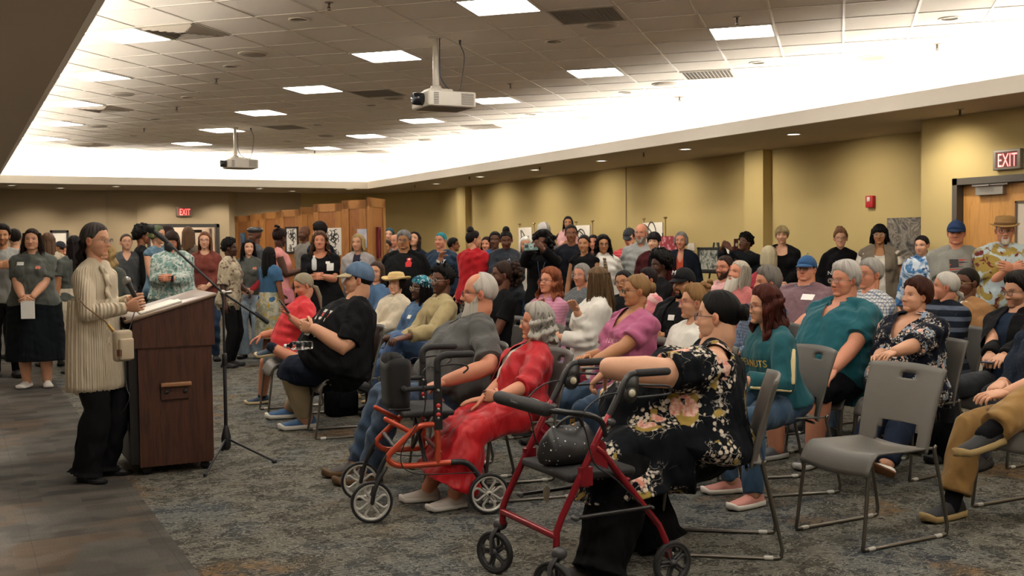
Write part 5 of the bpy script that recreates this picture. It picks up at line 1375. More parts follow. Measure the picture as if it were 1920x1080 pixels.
def make_chair():
    r = empty('stacking_chair', (0, 0, 0)); g = G()
    def seat(u, v):    # u across, v front(1) to back(0)
        y = -.215+.455*v; z = .452+.012*v-.02*math.cos(u*1.4)*(1-abs(v-.45))+.012*u*u
        if v > .85: z -= .55*(v-.85)**1.6*1.6; y -= .25*(v-.85)**2*2
        return A(u*(.232-.012*(1-v)), y, z)
    sheet(g, seat, np.linspace(-1, 1, 13), np.r_[np.linspace(0, .8, 8), np.linspace(.84, 1.12, 8)], .012)
    obj('seat', g, GREYP, r)
    g = G()
    def back(u, v):
        z = .44+.420*v; y = -.200-.070*v-.035*v*v+.045*u*u*(1-.2*v); w_ = .226+.022*v
        return A(u*w_, y+.025*(1-v)**2*0, z+.012*(1-u*u)*(v > .95))
    us = np.unique(np.round(np.r_[np.linspace(-1, 1, 21), -.82, -.62, .62, .82, -.2, .2], 3)); vs = np.unique(np.round(np.r_[np.linspace(0, 1, 21), .03, .31, .83, .90], 3))
    sheet(g, back, us, vs, .014, lambda u, v: not (v < .305 and abs(u) < .50+.14*(1-v/.305)) and not (.83 < v < .90 and abs(u) < .2))
    obj('backrest', g, GREYP, r)
    for sd in (1, -1):
        g = G(); pts = bez([A(sd*.205, .20, .435), A(sd*.215, .235, .40), A(sd*.226, .262, .20), A(sd*.230, .285, .03)], 12)[:-1]+bez([A(sd*.230, .287, .02), A(sd*.228, .26, .010), A(sd*.228, 0, .009), A(sd*.228, -.27, .010), A(sd*.230, -.30, .03)], 16)[:-1]+bez([A(sd*.230, -.305, .05), A(sd*.226, -.262, .25), A(sd*.222, -.218, .44), A(sd*.222, -.222, .47)], 12)
        tube(g, pts, .0098, 10); obj('leg_frame', g, LEGM, r)
        for y_ in (.23, -.24):
            g = G(); tube(g, [A(sd*.228, y_-.015, .011), A(sd*.228, y_+.015, .011)], [.012, .012], 8); obj('glide', g, mat('#bdbab2', .4), r)
    g = G()
    for y_ in (.16, -.14): tube(g, [A(-.21, y_, .430), A(.21, y_, .430)], [.008, .008], 8)
    obj('stretcher', g, LEGM, r); return r
CH0 = make_chair(); _ch_used = False; CHAIRS = []
def copy_tree(o, parent=None):
    c = o.copy(); COL.objects.link(c); c.parent = parent
    for ch in [x for x in bpy.data.objects if x.parent == o]: copy_tree(ch, c)
    return c
def chair_at(x, y, hd, label, group='grey stacking chairs of the audience'):
    """hd: heading in degrees as for people"""
    global _ch_used
    if not _ch_used: o = CH0; _ch_used = True
    else:
        o = CH0.copy(); COL.objects.link(o)
        for ch in CH_PARTS: c = ch.copy(); COL.objects.link(c); c.parent = o
    fwd = -math.cos(rad(hd))*CF-math.sin(rad(hd))*CR; o.location = (x, y, 0); o.rotation_euler = (0, 0, math.atan2(-fwd[0], fwd[1])); tag(o, label, 'chair', group); CHAIRS.append(o); return o
CH_PARTS = list(CH0.children)
def sit_chair(p, label, back=.0):
    """chair under a seated person"""
    R2 = p['R2']; c_ = p['org']+R2(A(0, .05+back-.13*max(0, p['g']-1.1), 0)); fwd = R2(A(0, 1, 0))
    hd = math.degrees(math.atan2(-(fwd@CR), -(fwd@CF))); return chair_at(c_[0], c_[1], hd, label)

# lectern
n = NT('walnut'); v_ = n.co(scale=(9, 9, .8)); f = n.noise(3, 5, v_, .6, 1.2); n.color(n.ramp(f, [(.28, '#1f100b'), (.45, '#3b2116'), (.6, '#492a1e'), (.75, '#2f1910')])); n.rough(.38); WAL = n.m
lx0, lx1, ly0 = 1.045, 1.525, 7.30; ly1 = 7.98; zl, zr = 1.035, 1.185
lt = empty('lectern', ((lx0+lx1)/2, (ly0+ly1)/2, 0)); O_ = A((lx0+lx1)/2, (ly0+ly1)/2, 0)
def LB(nm, m, *bs, par=lt, sm=False):
    g = G()
    for lo, hi in bs: bbox(g, A(*lo)-O_, A(*hi)-O_)
    return obj(nm, g, m, par, smooth=sm)
for y_ in (ly0, ly1-.022):
    LB('side_panel', WAL, ((lx0, y_, .06), (lx1, y_+.022, .86)))
    g = G(); prism(g, [A(lx0-.03, y_-.012, .855)-O_, A(lx1+.02, y_-.012, .855)-O_, A(lx1+.02, y_-.012, zr)-O_, A(lx0-.03, y_-.012, zl)-O_], (0, .034, 0)); obj('hood_panel', g, WAL, lt, smooth=False)
LB('front_panel', WAL, ((lx1-.022, ly0+.02, .06), (lx1-.002, ly1-.02, .86)), ((lx1-.0, ly0, .855), (lx1+.02, ly1, zr-.01)))
LB('cabinet', mat('#131214', .4), ((lx0-.055, ly0+.03, .08), (lx0+.30, ly1-.03, .98)))
LB('rack_unit', mat('#2a2a2d', .3), ((lx0-.062, ly0+.08, .55), (lx0-.05, ly1-.08, .63)), ((lx0-.062, ly0+.08, .30), (lx0-.05, ly1-.08, .36)))
g = G(); tsl = unit(A(lx1-lx0+.05, 0, zr-zl)); tn = np.cross(tsl, A(0, 1, 0))*-1; M = np.stack([tsl, A(0, 1, 0), np.cross(tsl, A(0, 1, 0))])
cm = A((lx0+lx1)/2-.02, (ly0+ly1)/2, (zl+zr)/2+.006)-O_; rbox(g, cm, (.62, ly1-ly0+.06, .022), .012, 0, M); obj('sloped_top', g, mat('#6f5a49', .35), lt)
g = G(); ne = cm-tsl*.300+A(0, 0, -.0); box(g, ne+M[2]*.016, (.018, ly1-ly0-.04, .03), 0, M); obj('paper_stop', g, WAL, lt, smooth=False)
hg = G(); hp_ = A(lx0+.235, ly0-.03, .605)-O_; rbox(hg, hp_, (.20, .035, .028), .008); hh = obj('handle', hg, mat('#8a6040', .4), lt)
g = G(); bbox(g, hp_+A(-.095, .012, -.10), hp_+A(.095, .0295, .01)); obj('handle_plate', g, WAL, lt, smooth=False); [obj('bolt', tube(G(), [hp_+A(s_*.06, .02, -.05), hp_+A(s_*.06, .005, -.05)], [.014, .014], 10, round_ends=False), BLK, lt) for s_ in (-1, 1)]
for x_ in (lx0+.05, lx1-.05):
    for y_ in (ly0+.06, ly1-.06):
        g = G(); tube(g, [A(x_, y_-.014, .032)-O_, A(x_, y_+.014, .032)-O_], [.031, .031], 14, round_ends=False); box(g, A(x_, y_, .066)-O_, (.05, .045, .012)); obj('caster', g, BLK, lt)
LB('base', BLK, ((lx0, ly0+.01, .06), (lx1-.01, ly1-.01, .085)))
tag(lt, 'dark walnut lectern on casters with a sloped top and a side handle', 'lectern')
PN = M[2]; topc = cm+O_+PN*.013
for k, (dx, dy, w_, h_, a_, nm, lb) in enumerate(((-.02, -.05, .216, .28, .06, 'paper', 'white paper sheet lying nearest on the sloped top of the lectern'), (-.05, -.20, .28, .20, -.05, 'notebook', 'open white notebook on the lower near edge of the lectern'))):
    g = G(); Mz = rotz_m(a_)@M; rbox(g, (0, 0, 0), (w_, h_, .004 if k == 0 else .012), .003, 0, Mz); o = obj(nm, g, mat('#efe9dc', .7), loc=topc+tsl*dx+A(0, dy, 0)+PN*(.002+.004*k)); tag(o, lb, nm)

# boom microphone stand
mb = A(*P(425, 862, 0)); ms = empty('microphone_stand', mb); cl = D(407, 549, 7.52)-mb; mt = D(317, 457, 7.45)-mb; bt = D(501, 604, 7.62)-mb
cl = A(0, 0, cl[2]); dirb = unit(bt-mt)
g = G(); tube(g, [A(0, 0, .12), A(0, 0, .72)], [.013, .013], 12); tube(g, [A(0, 0, .70), cl], [.0085, .0085], 12); obj('pole', g, BLK, ms)
g = G(); tube(g, [A(0, 0, .10), A(0, 0, .17), A(0, 0, .24)], [.034, .034, .016], 12); obj('leg_hub', g, BLK, ms)
g = G(); tube(g, [A(0, 0, .69), A(0, 0, .75)], [.019, .019], 12); obj('height_clutch', g, BLK, ms)
for a_ in (2.6, 4.9, .4):
    pass
for tgt in (P(517, 866, .012), P(384, 891, .012), mb+A(.05, .36, .012)):
    e_ = tgt-mb; g = G(); tube(g, [A(0, 0, .15)+unit(A(e_[0], e_[1], 0))*.02, e_], [.009, .008], 10); L_ = obj('leg', g, BLK, ms); g = G(); tube(g, [e_*.95+A(0, 0, .002), e_+A(0, 0, .002)], [.013, .012], 10); obj('rubber_foot', g, BLKR, L_)
g = G(); tube(g, [mt, cl+A(0, 0, .0), bt], [.0085]*3, 12); obj('boom', g, BLK, ms)
g = G(); tube(g, [bt-dirb*.10, bt], [.016, .016], 12); obj('counterweight', g, BLKR, ms)
g = G(); ell(g, cl, (.022, .022, .022)); tube(g, [cl, cl+A(.05, -.02, .005)], [.008, .013], 10); obj('boom_clutch', g, METAL, ms)
tag(ms, 'black tripod boom microphone stand in front of the lectern', 'microphone stand')
mic = empty('microphone', mb+mt); g = G(); dm = unit(A(-.55, .1, .55)); tube(g, [-dirb*-.0, -dirb*.06+A(0, 0, .005), -dirb*.13], [.013, .02, .017], 14); obj('body', g, BLK, mic); g = G(); ell(g, -dirb*.16+A(0, 0, .003), (.030, .030, .034), 16, 12); obj('windscreen', g, BLKR, mic); g = G(); ell(g, A(0, 0, -.025), (.03, .03, .035)); obj('shock_holder', g, BLKR, mic)
tag(mic, 'black microphone in a shock holder at the upper end of the boom', 'microphone')

# wheels for the walkers
def wheel(parent, c, R, axis, spoke_m, tyre_w=.026, spokes=4, name='wheel'):
    """tyre as the part, rim and spokes as its sub-part"""
    axis = unit(axis); x, y, _ = frame_of(axis); g = G(); rings = []
    prof = [(R-.016, -.4), (R-.004, -.5), (R, -.3), (R, .3), (R-.004, .5), (R-.016, .4)]
    th = np.linspace(0, 2*math.pi, 49); P_ = np.array([[c+x*math.cos(t)*(r_+.0012*(int(i) % 2)*(r_ > R-.003))+y*math.sin(t)*(r_+.0012*(int(i) % 2)*(r_ > R-.003))+axis*w_*tyre_w for r_, w_ in prof] for i, t in enumerate(th[:-1])])
    P_ = np.vstack([P_, P_[:1]]); loft(g, P_, cap=False); W_ = obj(name, g, BLKR, parent)
    g = G(); rr = R-.018
    tube(g, [c+x*math.cos(t)*rr+y*math.sin(t)*rr for t in th], [.012]*49, 8, flat=.9)
    tube(g, [c-axis*tyre_w*.6, c+axis*tyre_w*.6], [.018, .018], 14, round_ends=False)
    for k in range(spokes):
        a = 2*math.pi*k/spokes
        for sg_ in (-1, 1):
            pts = [c+(x*math.cos(a+sg_*b)+y*math.sin(a+sg_*b))*r_ for r_, b in ((.014, .0), (rr*.45, .42), (rr*.78, .48), (rr*.98, .22))]
            tube(g, bez(pts, 12), .0075, 7)
        tube(g, [c+(x*math.cos(a+.8)+y*math.sin(a+.8))*.012, c+(x*math.cos(a+.8)+y*math.sin(a+.8))*rr*.5], [.006, .004], 7)
    obj('spoked_rim', g, spoke_m, W_); g = G(); tube(g, [c-axis*tyre_w*.75, c+axis*tyre_w*.75], [.008, .008], 10, round_ends=False); obj('hub_bolt', g, BLK, W_); return W_
def mb_obj(nm, m, par, *segs, r=.012, n=10):
    g = G()
    for pts in segs: tube(g, pts, r, n)
    return obj(nm, g, m, par)

# orange rollator
ORG, REDF = mat('#b8482f', .32, .25), mat('#7c1420', .28, .35)
fwv = unit(A(-.95, .22, 0)); ra = empty('rollator', A(2.36, 5.62, 0), math.atan2(-fwv[0], fwv[1]))
WH = mat('#c9c7c0', .35, .3)
for sd in (-1, 1):
    X = sd*.27
    wheel(ra, A(X, .33, .115), .115, (1, 0, 0), WH); wheel(ra, A(X, -.33, .115), .115, (1, 0, 0), WH)
    xi = X-sd*.03
    loop = bez([A(xi, -.045, .31), A(xi, -.05, .40), A(xi, -.045, .50)], 8)[:-1]+bez([A(xi, -.03, .52), A(xi, .05, .515), A(xi, .10, .48), A(xi, .20, .39), A(xi, .235, .355)], 16)[:-1]+bez([A(xi, .235, .34), A(xi, .19, .305), A(xi, .10, .295), A(xi, -.12, .30)], 12)
    mb_obj('side_frame', ORG, ra, loop, [A(xi, -.045, .31), A(xi, -.045, .30)], r=.0165)
    mb_obj('rear_stay', BLK, ra, bez([A(xi, -.12, .30), A(xi, -.20, .295), A(xi, -.26, .24), A(X-sd*.015, -.33, .125)], 12), r=.017)
    mb_obj('front_fork', BLK, ra, bez([A(xi, .235, .36), A(xi+sd*.0, .27, .30), A(X-sd*.022, .31, .20), A(X-sd*.022, .33, .115)], 10), bez([A(xi+sd*.03, .25, .30), A(X+sd*.022, .31, .20), A(X+sd*.022, .33, .115)], 8), r=.012)
    g = G(); box(g, (xi, -.05, .60), (.034, .045, .22)); box(g, (xi, -.05, .75), (.026, .036, .20)); obj('height_post', g, BLK, ra, smooth=False)
    mb_obj('upper_tube', ORG, ra, [A(xi*.93, .10, .48), A(xi*.93, .24, .56)], r=.014)
    g = G(); tube(g, bez([A(xi, -.05, .82), A(xi, -.052, .875), A(xi, -.085, .902), A(xi, -.14, .906), A(xi, -.245, .906)], 16), .0195, 14); obj('grip', g, BLKR, ra)
    g = G(); tube(g, bez([A(xi, -.065, .845), A(xi, -.13, .852), A(xi, -.205, .845), A(xi, -.225, .825), A(xi, -.20, .802)], 14), .0055, 8); obj('brake_lever', g, BLK, ra)
    g = G(); tube(g, bez([A(xi, -.03, .84), A(xi+sd*.01, .01, .84), A(xi+sd*.02, .04, .79), A(xi+sd*.02, .03, .6), A(xi+sd*.015, .16, .38), A(X, .10, .26), A(X, -.25, .24)], 30), .0032, 6); obj('brake_cable', g, BLK, ra)
    g = G(); 
    for z_ in (.555, .605, .71): tube(g, [A(xi-.019, -.05, z_), A(xi+.019, -.05, z_)], [.009, .009], 10)
    obj('screw', g, METAL, ra)
    for z_ in (.575, .625): obj('reflector', tube(G(), [A(xi-.0185, -.05, z_), A(xi+.0185, -.05, z_)], [.013, .013], 10, round_ends=False), mat('#c22b2b', .3), ra)
g = G(); rbox(g, (0, .0, .575), (.44, .30, .032), .03); obj('seat', g, BLKR, ra)
mb_obj('cross_brace', BLK, ra, [A(-.22, .02, .31), A(.22, .02, .54)], [A(.22, .02, .31), A(-.22, .02, .54)], [A(-.24, .19, .40), A(.24, .19, .40)], r=.012)
g = G()
mb_obj('rear_bar', mat('#7a2a22', .4), ra, [A(-.24, -.06, .36), A(.24, -.06, .36)], r=.012)
tube(g, [A(-.235, .13, .72), A(-.235, -.05, .725)], [.014]*2, 10); tube(g, [A(.235, .13, .72), A(.235, -.05, .725)], [.014]*2, 10); tube(g, [A(-.235, .13, .72), A(.235, .13, .72)], [.016]*2, 10); obj('seat_bar', g, BLKR, ra)
def pouch(u, v): 
    a = u*math.pi*2; w_ = .185-.02*(1-v); d_ = .075-.01*(1-v); return A(w_*np.sign(math.cos(a))*abs(math.cos(a))**.5, .15+d_*np.sign(math.sin(a))*abs(math.sin(a))**.6, .60+.27*v+.02*math.cos(2*a)*v)
g = G(); sheet(g, pouch, np.linspace(0, 1, 33), np.linspace(0, 1, 8), .006); rbox(g, (0, .15, .60), (.34, .12, .01), .03); obj('storage_pouch', g, mat('#141416', .75), ra)
tag(ra, 'orange-framed rollator walker with black seat, pouch and grey spoked wheels before the woman in red', 'rollator')

# red rollator
rb = empty('rollator', A(2.47, 4.04, 0), math.pi/2)
for sd in (-1, 1):       # local +X is away from the camera
    X = sd*.27; xi = sd*.245
    fk = G(); cx = A(X, .305, .098); tube(fk, [cx+A(-.012, .026, 0), cx+A(-.013, .024, .08), A(X-.006, .285, .225)], [.011, .013, .014], 10, flat=.6); tube(fk, [cx+A(.012, -.026, 0), cx+A(.013, -.024, .08), A(X+.006, .270, .225)], [.011, .013, .014], 10, flat=.6); ell(fk, A(X, .275, .225), (.030, .036, .030)); tube(fk, [cx+A(-.014, .03, 0), cx+A(.014, -.03, 0)], [.006]*2, 8)
    fo = obj('caster_fork', fk, mat('#37373a', .45), rb); g = G(); wheel(rb, cx, .098, (.45, -.9, 0), mat('#2e2e31', .5), .030, 5)
    wheel(rb, A(X, -.305, .098), .098, (1, 0, 0), mat('#2e2e31', .5), .026, 5)
    mb_obj('front_post', REDF, rb, [A(xi, .275, .24), A(xi, .272, .31), A(xi, .245, .37), A(xi, .08, .66), A(xi, .01, .775)], r=.0155)
    mb_obj('handle_post', BLK, rb, bez([A(xi, .012, .77), A(xi, -.04, .86), A(xi, -.065, .905), A(xi, -.10, .945), A(xi, -.145, .952)], 14), r=.0145)
    g = G(); tube(g, [A(xi, -.14, .952), A(xi, -.30, .950)], [.0175, .0175], 14); obj('grip', g, BLKR, rb)
    mb_obj('rear_leg', REDF, rb, [A(xi, .085, .655), A(xi, .04, .62), A(xi, -.25, .27), A(X*.97, -.275, .20), A(X*.97, -.29, .13)], r=.0150)
    g = G(); prism(g, [A(xi-.009, .07, .70), A(xi-.009, .12, .60), A(xi-.009, .02, .55), A(xi-.009, .03, .66)], (.018, 0, 0)); obj('gusset', g, REDF, rb, smooth=False)
    g = G(); bbox(g, (xi-.012, -.14, .855), (xi+.012, -.075, .945)); ell(g, (xi, -.10, .865), (.018, .042, .040)); obj('brake_housing', g, mat('#222224', .4), rb)
    g = G(); tube(g, [A(xi-.020*1, -.10, .870), A(xi-.0165, -.10, .870)], [.017, .017], 14, round_ends=False); obj('round_emblem', g, mat('#c9c2a8', .4), rb)
    g = G(); tube(g, bez([A(xi, -.12, .905), A(xi, -.20, .895), A(xi, -.30, .885), A(xi, -.315, .865), A(xi, -.30, .848), A(xi, -.14, .845)], 20), .0055, 8); obj('brake_lever', g, BLK, rb)
    g = G(); tube(g, bez([A(xi, -.065, .875), A(xi-.01, .05, .865), A(xi-.02, .15, .80), A(xi-.02, .13, .70), A(xi-.015, .09, .58), A(xi-.012, -.02, .50), A(xi-.012, -.22, .30), A(xi, -.27, .20)], 34), .0036, 6); obj('brake_cable', g, BLK, rb)
    mb_obj('folding_bar', mat('#1d1b1d', .4), rb, [A(xi-.012, .19, .36), A(xi-.012, -.20, .36)], r=.009)
    g = G(); tube(g, [A(xi-.028, .19, .36), A(xi+.0, .19, .36)], [.012, .012], 10); tube(g, [A(xi-.028, -.20, .36), A(xi, -.20, .36)], [.008, .008], 10); tube(g, [A(xi-.03, .012, .755), A(xi+.03, .012, .755)], [.017, .017], 10); obj('knob', g, mat('#3a3a3c', .4), rb)
    g = G(); tube(g, bez([A(xi*1.04, .035, .70), A(xi*1.04, .05, .755), A(xi*1.06, .11, .79), A(xi*1.04, .24, .815), A(xi*.98, .285, .822), A(xi*.85, .30, .824)], 18), .0125, 10); obj('backrest_arm', g, mat('#19191b', .25), rb)
mb_obj('front_bar', REDF, rb, [A(-.245, .275, .29), A(.245, .275, .29)], r=.0155)
g = G(); tube(g, [A(-.215, .30, .824), A(.215, .30, .824)], [.030, .030], 16); obj('backrest_pad', g, BLKR, rb)
v2, t2 = text_g('drive', .035); g = G(); solid_flat(g, v2+A(0, 0, 0), t2, np.stack([unit(A(-1, 0, 0)), A(0, .3, .95), unit(A(0, 1, -.25))]), A(.02, .3285, .828), .002); obj('printed_lettering', g, mat('#8c8c8a', .6), rb)
def seatp(u, v): return A(.215*u, .02+.17*v, .535-.012*(u**4)-.02*abs(v)**5)
g = G(); rbox(g, (0, .02, .518), (.43, .35, .036), .035); obj('seat', g, BLKR, rb)
mb_obj('seat_rail', REDF, rb, [A(-.245, .12, .49), A(.245, .12, .49)], [A(-.245, -.09, .49), A(.245, -.09, .49)], r=.011)
for x_ in (-.247, .247): g = G(); bbox(g, (x_-.012, .10, .49), (x_+.012, .16, .57)); obj('seat_bracket', g, REDF, rb, smooth=False)
tag(rb, 'dark red rollator walker with a black padded seat, nearest the camera', 'rollator')
# paper tag hanging from the red rollator
g = G(); tube(g, bez([A(0, 0, 0), A(.004, 0, -.05), A(0, 0, -.10)], 8), .0012, 5); g2 = G(); prism(g2, [A(-.018, 0, -.10), A(.0, 0, -.085), A(.02, .0, -.10), A(.012, 0, -.165), A(-.014, 0, -.155)], (0, .0015, 0))
tg = empty('paper_tag', A(2.38, 4.20, .49)); obj('string', g, mat('#ddd8cc'), tg); obj('tag_card', g2, mat('#e4ded0', .7), tg, smooth=False); tag(tg, 'small white paper tag dangling on a string under the red rollator seat', 'tag')

# handbag with printed stars on the red rollator's seat
n = NT('star_leather'); vo = n.n('ShaderNodeTexVoronoi'); vo.inputs['Scale'].default_value = 42; n.l(n.co(), vo.inputs['Vector']); sc_ = n.n('ShaderNodeSeparateColor'); n.l(vo.outputs['Color'], sc_.inputs[0])
rr_ = n.math('MULTIPLY', sc_.outputs[0], .2); n.color(n.mix(n.math('LESS_THAN', vo.outputs['Distance'], rr_), '#141416', '#d8d8d6')); n.rough(.45); STAR = n.m
hb = empty('handbag', A(2.42, 4.07, .537), .25); g = G()
rings = []
for z_, w_, d_ in ((0, .12, .06), (.01, .155, .085), (.05, .165, .095), (.10, .155, .08), (.14, .125, .05), (.16, .10, .022), (.165, .09, .01)):
    th = np.linspace(0, 2*math.pi, 30, endpoint=False); rings.append(np.c_[np.sign(np.cos(th))*abs(np.cos(th))**.8*w_*(1+.03*np.sin(th*5+z_*20)), np.sin(th)*d_*(1+.06*np.sin(th*7)), np.full(30, z_)+.01*np.cos(th*2)*(z_ > .1)])
loft(g, rings); obj('bag_body', g, STAR, hb)
g = G(); tube(g, bez([A(-.09, 0, .15), A(-.05, -.03, .20), A(.02, -.04, .205), A(.08, -.02, .15)], 14), .007, 8); obj('strap', g, BLK, hb)
g = G(); [tube(g, [A(.0+.014*math.cos(a), -.03, .18+k*.018+.014*math.sin(a)) for a in np.linspace(0, 6.28, 12)], [.003]*12, 6) for k in range(2)]; obj('gold_ring', g, mat('#b9924a', .3, .9), hb)
tag(hb, 'black handbag printed with small white stars on the red rollator seat', 'handbag')

# empty chair and the wooden partition screens
chair_at(4.15, 3.93, 62.2, 'empty grey chair nearest the camera, its back slot showing')
scr_pts = [((442, 23.5), (472, 23.0)), ((472, 22.0), (493, 22.3)), ((493, 21.3), (526, 20.8)), ((526, 19.9), (564, 19.5)), ((564, 18.4), (589, 18.6)), ((589, 17.3), (642, 16.9)), ((642, 15.95), (690, 15.75)), ((691, 14.9), (722, 15.7))]
n = NT('oak'); v_ = n.co(scale=(5, 5, .6)); f = n.noise(4, 4, v_, .6, 1.0); n.color(n.ramp(f, [(.3, '#8a5a2c'), (.5, '#a8723a'), (.7, '#976532')])); n.rough(.4); OAK = n.m
n = NT('oak_inset'); v_ = n.co(scale=(4, 4, .8)); f = n.noise(3, 4, v_, .6, 1.8); n.color(n.ramp(f, [(.3, '#7d4a24'), (.55, '#9c6433'), (.75, '#8a5329')])); n.rough(.4); OAK2 = n.m
SCR = []
lab_scr = ['farthest', 'second farthest', 'third farthest', 'fourth farthest', 'fourth nearest', 'third nearest', 'second nearest', 'nearest']
for k in range(8):
    (xa, za), (xb, zb) = scr_pts[k]; a = D(xa, 460, za); b = D(xb, 460, zb); a[2] = b[2] = 0
    d = b-a; L_ = np.linalg.norm(d)-.03; r_ = empty('partition_screen', (a+b)/2, math.atan2(d[1], d[0])); Hs = 2.2; g = G()
    for lo, hi in (((-L_/2, -.02, .04), (-L_/2+.12, .02, Hs)), ((L_/2-.12, -.02, .04), (L_/2, .02, Hs)), ((-L_/2, -.02, Hs-.13), (L_/2, .02, Hs)), ((-L_/2, -.02, .04), (L_/2, .02, .2))): bbox(g, lo, hi)
    obj('frame', g, OAK, r_, smooth=False); g = G(); bbox(g, (-L_/2+.1, -.008, .15), (L_/2-.1, .008, Hs-.1)); obj('inset_panel', g, OAK2, r_, smooth=False)
    for sx_ in (-1, 1):
        g = G(); bbox(g, (sx_*(L_/2-.1)-.03, -.14, 0), (sx_*(L_/2-.1)+.03, .14, .04)); obj('foot', g, OAK, r_, smooth=False)
    tag(r_, f'{lab_scr[k]} oak partition screen with inset panel in the row behind the crowd', 'partition', 'oak partition screens'); SCR.append((r_, a, b, d/np.linalg.norm(d)))
def on_screen(k, px, py, w_, h_, m, nm, label, frame=None, art=None):
    r_, a, b, u = SCR[k]; nrm = np.cross(u, A(0, 0, 1)); nrm = nrm if nrm@(-a) > 0 else -nrm; rr = ray(px, py); t = ((a-A(0, 0, HC))@nrm)/(rr@nrm); p = A(0, 0, HC)+rr*t+nrm*.03
    e = empty(nm, p); M = np.stack([u, nrm, A(0, 0, 1)]); g = G(); box(g, (0, 0, 0), (w_, .01, h_), 0, M); obj('sheet', g, m, e, smooth=False)
    if art: 
        g = G(); art(g, M, w_, h_); obj('drawing', g, mat('#26221f', .7), e, smooth=False)
    if frame:
        g = G()
        for sx_, sz_ in ((1, 0), (-1, 0), (0, 1), (0, -1)): box(g, (M[0]*sx_*w_/2+M[2]*sz_*h_/2), (w_+.03 if sx_ == 0 else .03, .03, h_+.03 if sx_ else .03), 0, M)
        obj('frame', g, frame, e, smooth=False)
    tag(e, label, 'picture' if 'picture' in nm or 'painting' in nm else 'poster'); return e
def art_flower(g, M, w_, h_):
    rs = np.random.RandomState(4)
    for i in range(14):
        c = A(rs.uniform(-.2, .25)*w_, 0, rs.uniform(-.4, .35)*h_); a = rs.uniform(0, 6.28)
        pts = [c+A(math.cos(a+t)*w_*.10*(1+.5*math.sin(2*t)), 0, math.sin(a+t)*w_*.12) for t in np.linspace(0, 5, 9)]
        tube(g, [(p@np.eye(3))[0]*M[0]+p[2]*M[2]+M[1]*.007 for p in pts], .007, 5)
POSTW = mat('#e6dfd3', .7)
on_screen(6, 657, 452, .38, .40, POSTW, 'poster', 'x') if False else None
on_screen(5, 627, 453, .38, .44, POSTW, 'poster', 'white poster with a dark flower drawing on a partition behind the woman in black', art=art_flower)
n = NT('blue_print'); n.color(n.ramp(n.noise(6, 4, dist=1), [(.4, '#1d4f7c'), (.55, '#4f8ab0'), (.65, '#223049')])); on_screen(0, 458, 455, .20, .42, n.m, 'poster', 'blue printed poster on the farthest partition')
on_screen(3, 550, 450, .34, .46, POSTW, 'framed_picture', 'black-framed white picture on a partition beside the bearded man', frame=BLK, art=art_flower)
n = NT('light_print'); n.color(n.ramp(n.noise(8, 3), [(.4, '#a9b7cc'), (.6, '#d9cfd6')])); on_screen(6, 681, 447, .17, .28, n.m, 'poster', 'pale blue poster on the second nearest partition')
n = NT('red_print'); n.color(n.ramp(n.noise(11, 4, dist=2), [(.38, '#2a1512'), (.5, '#6b2126'), (.6, '#3c2f22'), (.72, '#c0434f')])); on_screen(7, 707, 455, .10, .42, n.m, 'painting', 'narrow red and black painting hung on the nearest partition edge', frame=mat('#7a1c30'))

# pictures along the yellow wall
def wall_pic(px0, py0, px1, py1, X, m, nm, label, frame=None, art=None, tilt=0.0, fw_=.03, cat='picture'):
    """picture standing in the plane x = X, spanned by two photo corners"""
    r0, r1 = ray(px0, py0), ray(px1, py1); k0, k1 = X/r0[0], X/r1[0]; ya, yb = r0[1]*k0, r1[1]*k1; z1 = HC+r0[2]*k0; z0 = HC+r1[2]*k1
    w_, h_ = abs(ya-yb), z1-z0; e = empty(nm, (X, (ya+yb)/2, (z0+z1)/2)); M = np.stack([A(0, -1, 0), A(-1, 0, 0), A(0, 0, 1)]); 
    if tilt: e.rotation_euler = (0, tilt, 0)
    g = G(); box(g, (0, 0, 0), (w_, .02, h_), 0, M); obj('canvas', g, m, e, smooth=False)
    if art: g = G(); art(g, M, w_, h_); obj('drawing', g, mat('#221f1d', .7), e)
    if frame:
        g = G()
        for sx_, sz_ in ((1, 0), (-1, 0), (0, 1), (0, -1)): box(g, (M[0]*sx_*w_/2+M[2]*sz_*h_/2+M[1]*.006), (w_+fw_ if sx_ == 0 else fw_, .035, h_+fw_ if sx_ else fw_), 0, M)
        obj('frame', g, frame, e, smooth=False)
    tag(e, label, cat); return e, (ya+yb)/2, w_, z0, z1
def art_loops(seed):
    def f(g, M, w_, h_):
        rs = np.random.RandomState(seed)
        for i in range(4):
            a, b = rs.uniform(.2, .42, 2); c = rs.uniform(-.12, .12, 2)
            pts = [M[0]*w_*(c[0]+a*math.sin(t))+M[2]*h_*(c[1]+b*math.cos(t*1.0+i)-.1*t*0)+M[1]*.012 for t in np.linspace(rs.uniform(0, 2), rs.uniform(4, 6.2), 16)]
            tube(g, pts, .011, 5)
    return f
def stand_posts(y, w_, z1, X, label):
    e = empty('display_stand', (X+.03, y, 0)); g = G()
    for s_ in (-1, 1): tube(g, [A(0, s_*w_*.55, 0), A(0, s_*w_*.55, z1+.06)], [.012]*2, 8); ell(g, A(0, s_*w_*.55, z1+.07), (.035, .035, .018), 10, 6)
    g2 = G(); box(g2, (0, 0, .02), (.3, w_*1.2, .03)); obj('post', g, mat('#9c8254', .35, .6), e); obj('base', g2, mat('#5a4a32'), e, smooth=False); tag(e, label, 'display stand')
